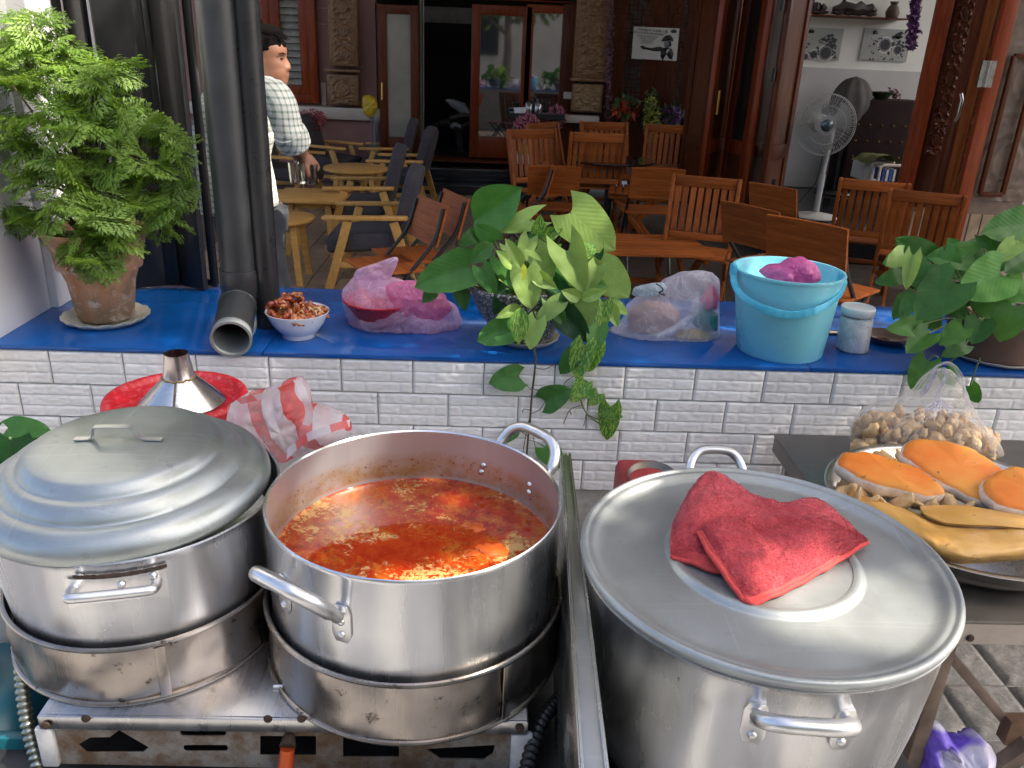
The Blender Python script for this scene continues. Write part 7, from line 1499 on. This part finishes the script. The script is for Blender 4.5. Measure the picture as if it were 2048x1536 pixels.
# ------------------------------------------------------------------ flowers and small things in the back
def bush(name, label, px_, py_, rx, ry, Y, mt, n, seed, stem_to=None, sz=.02, cat='flowers', green=None):
    q = PY(px_, py_ + ry, Y); root = thing(name, label, cat, q); rnd = random.Random(seed); mb = MB()
    for k in range(n):
        a, r = rnd.random() * 6.28, sqrt(rnd.random()); leaf_card(mb, PY(px_ + rx * r * cos(a), py_ + ry * r * sin(a), Y + rnd.uniform(-.12, .12)), sz * rnd.uniform(.7, 1.3), rnd)
    part(root, 'blossom', mb, mt, 180, fixn=False, stuff=True)
    if green:
        mb = MB()
        for k in range(n // 3): a, r = rnd.random() * 6.28, sqrt(rnd.random()); leaf_card(mb, PY(px_ + rx * r * cos(a) * 1.15, py_ - ry * .2 + ry * r * sin(a) * 1.1, Y + rnd.uniform(-.12, .16)), sz * 1.6, rnd)
        part(root, 'leaves', mb, green, 180, fixn=False, stuff=True)
    st = MB()
    for k in range(5): st.tube([PY(px_, (stem_to or py_ + ry * 1.4), Y), PY(px_ + rnd.uniform(-.6, .6) * rx, py_ + rnd.uniform(-.3, .5) * ry, Y)], [.012, .004], 5)
    part(root, 'stem', st, M_BARK); return root
M_ORG = plain('orange_red_petal', (.48, .07, .025), .7, var=.4, nscale=30); M_YG = plain('yellow_green_petal', (.32, .33, .05), .7, var=.4, nscale=30); M_VIO = plain('violet_petal', (.14, .05, .18), .7, var=.4); M_ROSE = plain('rose_petal', (.40, .075, .085), .7, var=.4, nscale=30); M_GRN = plain('dull_green_leaf', (.04, .085, .02), .6, var=.4)
bush('pink_bush', 'pink blossom tree in the small white planter on the step', 1055, 258, 28, 32, 9.4, M_PINK, 420, 1, 305, .022)
bush('pink_bush', 'smaller pink blossom spray behind the tall left chairs', 1112, 235, 22, 24, 10.2, M_PINK, 220, 2, 290, .022)
bush('rose_bush', 'dusty rose blossom branches against the mauve dado', 622, 240, 30, 22, 10.1, M_ROSE, 420, 3, 300, .02)
bush('orange_flowers', 'orange red hanging flowers on the lattice screen', 1252, 222, 26, 20, 10.2, M_ORG, 170, 4, 300, .05, green=M_GRN)
bush('yellow_flowers', 'yellow green hanging blossom strand beside the orange flowers', 1303, 240, 17, 50, 10.1, M_YG, 380, 5, 330, .025, green=M_GRN)
bush('violet_flowers', 'dark violet flowers at the right foot of the lattice', 1345, 232, 20, 22, 10.2, M_VIO, 160, 6, 300, .03, green=M_GRN)
q = PY(1043, 326, 9.4); pl = thing('white_planter', 'small white rectangular planter on the granite step', 'planter', q); a_, b_, zt, zb = pr(1020, 305, 1067, 327, 9.4)
mb = MB(); mb.prism([(a_, zt), (b_, zt), (b_ - .02, zb), (a_ + .02, zb)], 9.3, 9.5); part(pl, 'box', mb, plain('planter_white', (.55, .56, .54), .5), bevel=.008)
mb = MB(); mb.box(((a_ + b_) / 2, 9.4, zb / 2), (b_ - a_ - .06, .16, zb)); part(pl, 'stand', mb, M_GRAN)
q = PY(1048, 305, 9.35); solo('yellow_hat', MB().lathe([(.10, 0), (.07, .015), (.055, .05), (.03, .085), (.0005, .09)], 20, Matrix.Translation(q)), plain('mustard_felt', (.30, .22, .03), .8), 'mustard yellow little hat set on the white planter', 'hat', 60, base=q)
sbx = MB(); slab(sbx, 1020, 226, 1128, 240, 10.0, .3); sbt = solo('side_shelf', sbx, M_BLK, 'dark shelf below the mirror glass carrying kettles', 'shelf', base=PY(1075, 240, 10.1))
for k, px_ in enumerate((1057, 1075)):
    q = PY(px_, 226, 10.1); mb = MB(); mb.lathe([(.0001, 0), (.05, 0), (.055, .03), (.045, .10), (.02, .13), (.0005, .135)], 16, Matrix.Translation(q)); ob = solo('kettle', mb, alu('kettle_steel_%d' % k, .3, .2, 'n'), ['left one of two steel kettles on the dark shelf', 'right one of two steel kettles on the dark shelf'][k], 'kettle', 60, base=q, group='kettles on the dark shelf')
    mb = MB(); mb.tube([q + V((.045, 0, .10)), q + V((.085, 0, .09)), q + V((.08, 0, .03)), q + V((.05, 0, .02))], .008, 6); part(ob, 'handle', mb, M_BLK)
for k in range(4):
    q = PY(1032 + k * 5, 226, 10.05); solo('white_cup', MB().lathe([(.0001, 0), (.022, 0), (.034, .06), (.03, .06), (.0001, .01)], 12, Matrix.Translation(q)), M_WHITEC, 'white cup in the short row left of the kettles', 'cup', 60, base=q, group='white cups beside the kettles')
q = PY(738, 205, 10.0); solo('yellow_bag', silh([(724, 192), (740, 190), (754, 198), (756, 215), (748, 232), (736, 236), (726, 225)], 10.0, .12, .03, 8, 40, 2, freq=6), plain('yellow_plastic', (.50, .36, .02), .4), 'bright yellow bag hanging beside the door frame', 'bag', 180, base=q)
mb = MB(); q = PY(742, 245, 10.0); mb.grid(lambda u, v: (PY(734 + 24 * u, 0, 10.0).x, 10.0 + .06 * sin(u * 9), PY(740, 234, 10).z * v * .0 + .35 + (PY(740, 234, 10).z - .35) * v), 10, 6); solo('clear_sheet', mb, film('grey_film', (.45, .45, .47), .4), 'hanging grey plastic sheet below the yellow bag', 'plastic sheet', 180, base=q)

# ------------------------------------------------------------------ the walking man
YM = 3.12
M_SKIN = plain('skin', (.22, .10, .06), .5, var=.12, nscale=14, bump=.1, bscale=200); M_HAIR = plain('black_hair', (.004, .0035, .0035), .9, var=.3, nscale=120, spec=.05)
mp = lambda x, y, d=0: PY(x - 5, y, YM + d)
man = thing('person', 'man in a rolled sleeve checked shirt walking right behind the pipes', 'person', (mp(530, 300).x, YM, 0))
hc = mp(556, 112); S = (mp(556, 46).z - mp(556, 178).z) / .248; hx = mp(530, 112).x; hz0 = mp(556, 178).z
def ellip(mb, c, r, T=None, sub_=3): mb.blob(c, r, sub_, 0, M=T)
body = MB()
sl_ = [(.0, .072, .03, .012), (.012, .088, .0, .034), (.03, .096, -.02, .046), (.043, .093, -.035, .052), (.053, .1, -.045, .055), (.062, .097, -.055, .057), (.07, .101, -.06, .058), (.078, .095, -.07, .060), (.09, .099, -.08, .064), (.105, .096, -.088, .068), (.12, .090, -.092, .071), (.133, .097, -.095, .073), (.15, .098, -.097, .075), (.17, .092, -.096, .075), (.19, .078, -.09, .069), (.208, .055, -.075, .056), (.222, .025, -.045, .035), (.23, -.005, -.015, .012)]
vs = []; nk = 28
for z, f, b_, hw in sl_:
    for k in range(nk):
        a = 2 * pi * k / nk; cx = (f + b_) / 2; rx = (f - b_) / 2; ca, sa = cos(a), sin(a); p = .85
        vs.append((hx + S * (cx + rx * (abs(ca) ** p) * (1 if ca > 0 else -1)), YM + S * hw * (abs(sa) ** p) * (1 if sa > 0 else -1), hz0 + S * z))
fs = [(i * nk + k, i * nk + (k + 1) % nk, (i + 1) * nk + (k + 1) % nk, (i + 1) * nk + k) for i in range(len(sl_) - 1) for k in range(nk)] + [tuple(range(nk)), tuple((len(sl_) - 1) * nk + k for k in range(nk))]
body.add(vs, fs); hd = lambda x, y_, z: V((hx + S * x, YM + S * y_, hz0 + S * z))
body.tube([hd(.088, 0, .122), hd(.100, 0, .102), hd(.104, 0, .087), hd(.097, 0, .077)], [.007 * S, .0075 * S, .009 * S, .007 * S], 10)
for s in (-1, 1): body.blob(hd(.100, s * .013, .082), .011 * S, 2); body.blob(hd(-.008, s * .073, .095), (.020 * S, .010 * S, .033 * S), 2)
body.blob(hd(.094, 0, .058), (.010 * S, .022 * S, .0045 * S), 2); body.blob(hd(.092, 0, .045), (.010 * S, .019 * S, .005 * S), 2)
body.tube([hd(.0, 0, .05), hd(-.02, 0, -.02), hd(-.045, 0, -.09)], [.052 * S, .054 * S, .065 * S], 16)
sh_ = mp(553, 192, -.17); elb = mp(584, 266, -.21); wr_ = mp(606, 312, -.16); hnd = mp(618, 326, -.14)
shl = sh_ + V((-.10, .32, .0)); chest = mp(486, 225); hip = mp(508, 408)
body.tube(smooth([hd(-.045, 0, -.08), chest, mp(468, 310), mp(484, 415)], 4), [.09, .10, .11, .115, .118, .12, .12, .12, .12, .122, .125, .13, .13], 18)
body.tube(smooth([chest + V((0, 0, .06)), sh_, elb, wr_], 5), [.06, .06, .058, .056, .054, .050, .048, .046, .045, .044, .042, .040, .038, .035, .031, .028], 14)
body.tube(smooth([chest + V((0, 0, .06)), shl, shl + V((-.17, .05, -.26)), shl + V((-.30, .02, -.44))], 5), [.06, .06, .058, .056, .054, .052, .050, .048, .046, .044, .042, .040, .037, .034, .031, .028], 14)
for dy, fx in ((-.09, .06), (.09, -.10)):
    h0 = hip + V((0, dy, .0)); kn = V((hip.x + fx + .02, YM + dy, .48)); an = V((hip.x + fx * .8 - .02, YM + dy, .07)); body.tube(smooth([h0, kn, an], 6), [.095, .092, .088, .082, .075, .068, .062, .058, .056, .053, .048, .042, .038], 14)
    body.tube([an + V((-.05, 0, -.03)), an + V((.05, 0, -.035)), an + V((.17, 0, -.05))], [.035, .04, .022], 10)
# hand: palm and five bent fingers
d = (hnd - wr_).normalized(); side = V((0, 1, 0)); side = (side - d * side.dot(d)).normalized(); dn = d.cross(side); dn = dn if dn.z < 0 else -dn
body.tube([wr_, wr_ + d * .03, wr_ + d * .075], [.027, .034, .033], 12)
for i, (off, L) in enumerate(((-.030, .068), (-.010, .075), (.010, .070), (.029, .056))):
    k0 = wr_ + d * .072 + side * off; body.tube([k0, k0 + d * L * .42 + dn * L * .08, k0 + d * L * .55 + dn * L * .5, k0 + d * L * .25 + dn * L * .8], [.0105, .0098, .009, .008], 8)
k0 = wr_ + d * .022 - side * .030; body.tube([k0, k0 + d * .028 - side * .014 + dn * .012, k0 + d * .055 - side * .004 + dn * .034], [.013, .0115, .009], 8)
bo = part(man, 'body', body, M_SKIN, 180)
mod = bo.modifiers.new('remesh', 'REMESH'); mod.mode = 'VOXEL'; mod.voxel_size = .0062; mod.use_smooth_shade = True
mod = bo.modifiers.new('smooth', 'SMOOTH'); mod.iterations = 3; mod.factor = .5
# hair, brow, eye
hr = MB(); hs = [(s_[0], s_) for s_ in sl_]
def hairpt(u, v):
    a = 2 * pi * u; z = .085 + .158 * v; ca, sa = cos(a), sin(a)
    for i in range(len(sl_) - 1):
        if sl_[i][0] <= min(z, .2299) <= sl_[i + 1][0]: break
    f_ = (min(z, .2299) - sl_[i][0]) / (sl_[i + 1][0] - sl_[i][0]); F, B_, Hh = [sl_[i][k] + (sl_[i + 1][k] - sl_[i][k]) * f_ for k in (1, 2, 3)]
    line = .085 + .072 * max(0, ca) ** .7 + .035 * max(0, min(1, (ca + .35) * 3)) * (1 - max(0, ca)); grow = (.001 + .010 * min(1, (z - line) / .06)) if z > line else -.012
    cx = (F + B_) / 2; rx = (F - B_) / 2 + grow; n = .005 * noise.noise(V((a * 5, z * 60, 1)))
    return hd(cx + (rx + n) * ca, (Hh + grow + n) * sa, z + (.014 if v > .9 else 0))
hr.grid(hairpt, 64, 26); hr.blob(hd(.002, 0, .212), (.084 * S, .066 * S, .034 * S), 3, .06, 12)
rnd = random.Random(8)
for k in range(420):
    a = rnd.uniform(-pi, pi); e = rnd.uniform(.55, 1.5); n = V((cos(a) * cos(e), sin(a) * cos(e), sin(e))); p = hd(.0 + n.x * .098, n.y * .078, .145 + n.z * .095); t_ = V((.6 * cos(a) + .5, sin(a) * .5, -.35 - .3 * rnd.random())).normalized(); s_ = t_.orthogonal().normalized() * .004; hr.add([p - s_, p + s_, p + t_ * .028 + n * .004], [(0, 1, 2)])
part(man, 'hair', hr, M_HAIR, 180, fixn=False)
for s in (-1, 1):
    mb = MB(); mb.tube([hd(.097, s * .020, .134), hd(.092, s * .040, .139), hd(.078, s * .056, .135)], [.0018 * S, .0026 * S, .0014 * S], 6); part(man, 'eyebrow', mb, M_HAIR)
    mb = MB(); mb.blob(hd(.086, s * .034, .119), (.007 * S, .010 * S, .0032 * S), 2); part(man, 'eye', mb, M_BLK)
# checked shirt
t = MT('checked_cotton'); s5 = t.sep(); wx = t.math('ADD', s5[0], s5[1])
a_ = t.ramp(t.math('SINE', t.math('MULTIPLY', wx, 260)), [(.40, 0), (.60, 1)]); b_ = t.ramp(t.math('SINE', t.math('MULTIPLY', s5[2], 290)), [(.40, 0), (.60, 1)])
c = t.mix(t.math('MULTIPLY', t.math('ADD', a_, b_), .5), (.66, .68, .62), (.17, .23, .19)); t.set(col=c, rough=.9); t.bump(t.noise(16, 4, .6, None, .6), .5, .02); M_SHIRT = t.m
st = MB(); st.tube(smooth([hd(-.035, 0, -.035), hd(-.05, 0, -.075), chest, mp(468, 310), mp(484, 420)], 4), [.058 * S, .066 * S, .076 * S, .085, .10, .115, .128, .134, .138, .14, .14, .14, .14, .142, .144, .145, .146], 22)
st.tube(smooth([chest + V((0, 0, .06)), sh_, elb, elb + (wr_ - elb) * .25], 6), [.058, .058, .058, .058, .058, .058, .057, .056, .055, .054, .053, .052, .052, .052, .051, .051, .050, .050, .050], 18)
st.tube(smooth([chest + V((0, 0, .06)), shl, shl + V((-.17, .05, -.26))], 6), [.068, .068, .067, .066, .066, .065, .064, .062, .061, .060, .058, .057, .056], 16)
so_ = part(man, 'shirt', st, M_SHIRT, 180); mod = so_.modifiers.new('remesh', 'REMESH'); mod.mode = 'VOXEL'; mod.voxel_size = .009; mod.use_smooth_shade = True
mod = so_.modifiers.new('smooth', 'SMOOTH'); mod.iterations = 4
tx = bpy.data.textures.new('creases', 'CLOUDS'); tx.noise_scale = .11; mod = so_.modifiers.new('creases', 'DISPLACE'); mod.texture = tx; mod.strength = .022; mod.mid_level = .5
mb = MB(); ax_ = (wr_ - elb).normalized(); q = ax_.to_track_quat('Z', 'Y').to_matrix().to_4x4(); q.translation = elb + (wr_ - elb) * .24
mb.lathe([(.048, -.03), (.056, -.028), (.059, .0), (.057, .028), (.046, .03)], 28, q, wob=lambda a, i: 1 + .03 * sin(3 * a + i)); part(so_, 'cuff', mb, M_SHIRT, 60)
tr_ = MB(); tr_.tube(smooth([mp(510, 395), hip, hip + V((0, 0, -.10))], 3), [.135, .14, .142, .142, .14, .135, .13], 20)
for dy, fx in ((-.09, .06), (.09, -.10)): tr_.tube(smooth([hip + V((0, dy, -.02)), V((hip.x + fx + .02, YM + dy, .48)), V((hip.x + fx * .8 - .02, YM + dy, .09))], 6), [.115, .112, .108, .102, .095, .090, .086, .082, .078, .075, .073, .072, .072], 16)
to_ = part(man, 'trousers', tr_, plain('dark_denim', (.03, .035, .045), .9, var=.3, nscale=20, bump=.3, bscale=300), 180); mod = to_.modifiers.new('remesh', 'REMESH'); mod.mode = 'VOXEL'; mod.voxel_size = .011; mod.use_smooth_shade = True; mod = to_.modifiers.new('creases', 'DISPLACE'); mod.texture = tx; mod.strength = .03
t = MT('mug_glass'); t.set(col=(.9, .9, .85), rough=.03, trans=1, ior=1.45); M_MUG = t.m
for k, (x, y_, dd) in enumerate(((601, 366, -.20), (626, 368, -.14))):
    q = mp(x, y_, dd); mb = MB(); mb.lathe([(.0001, .0), (.026, .0), (.030, .07), (.027, .07), (.024, .008), (.0001, .008)], 24, Matrix.Translation(q)); ob = solo('glass_mug', mb, M_MUG, ['left one of two glass mugs hanging from his hand', 'right one of two glass mugs hanging from his hand'][k], 'mug', 60, base=q, group='glass mugs in his hand')
    hq = hnd; mb = MB(); mb.tube(smooth([q + V((.0, 0, .065)), q + V((.01, 0, .085)), (q + V((0, 0, .08))).lerp(hnd, .6), q + V((-.008, .006, .06))], 4), .005, 8); part(ob, 'handle', mb, M_MUG)
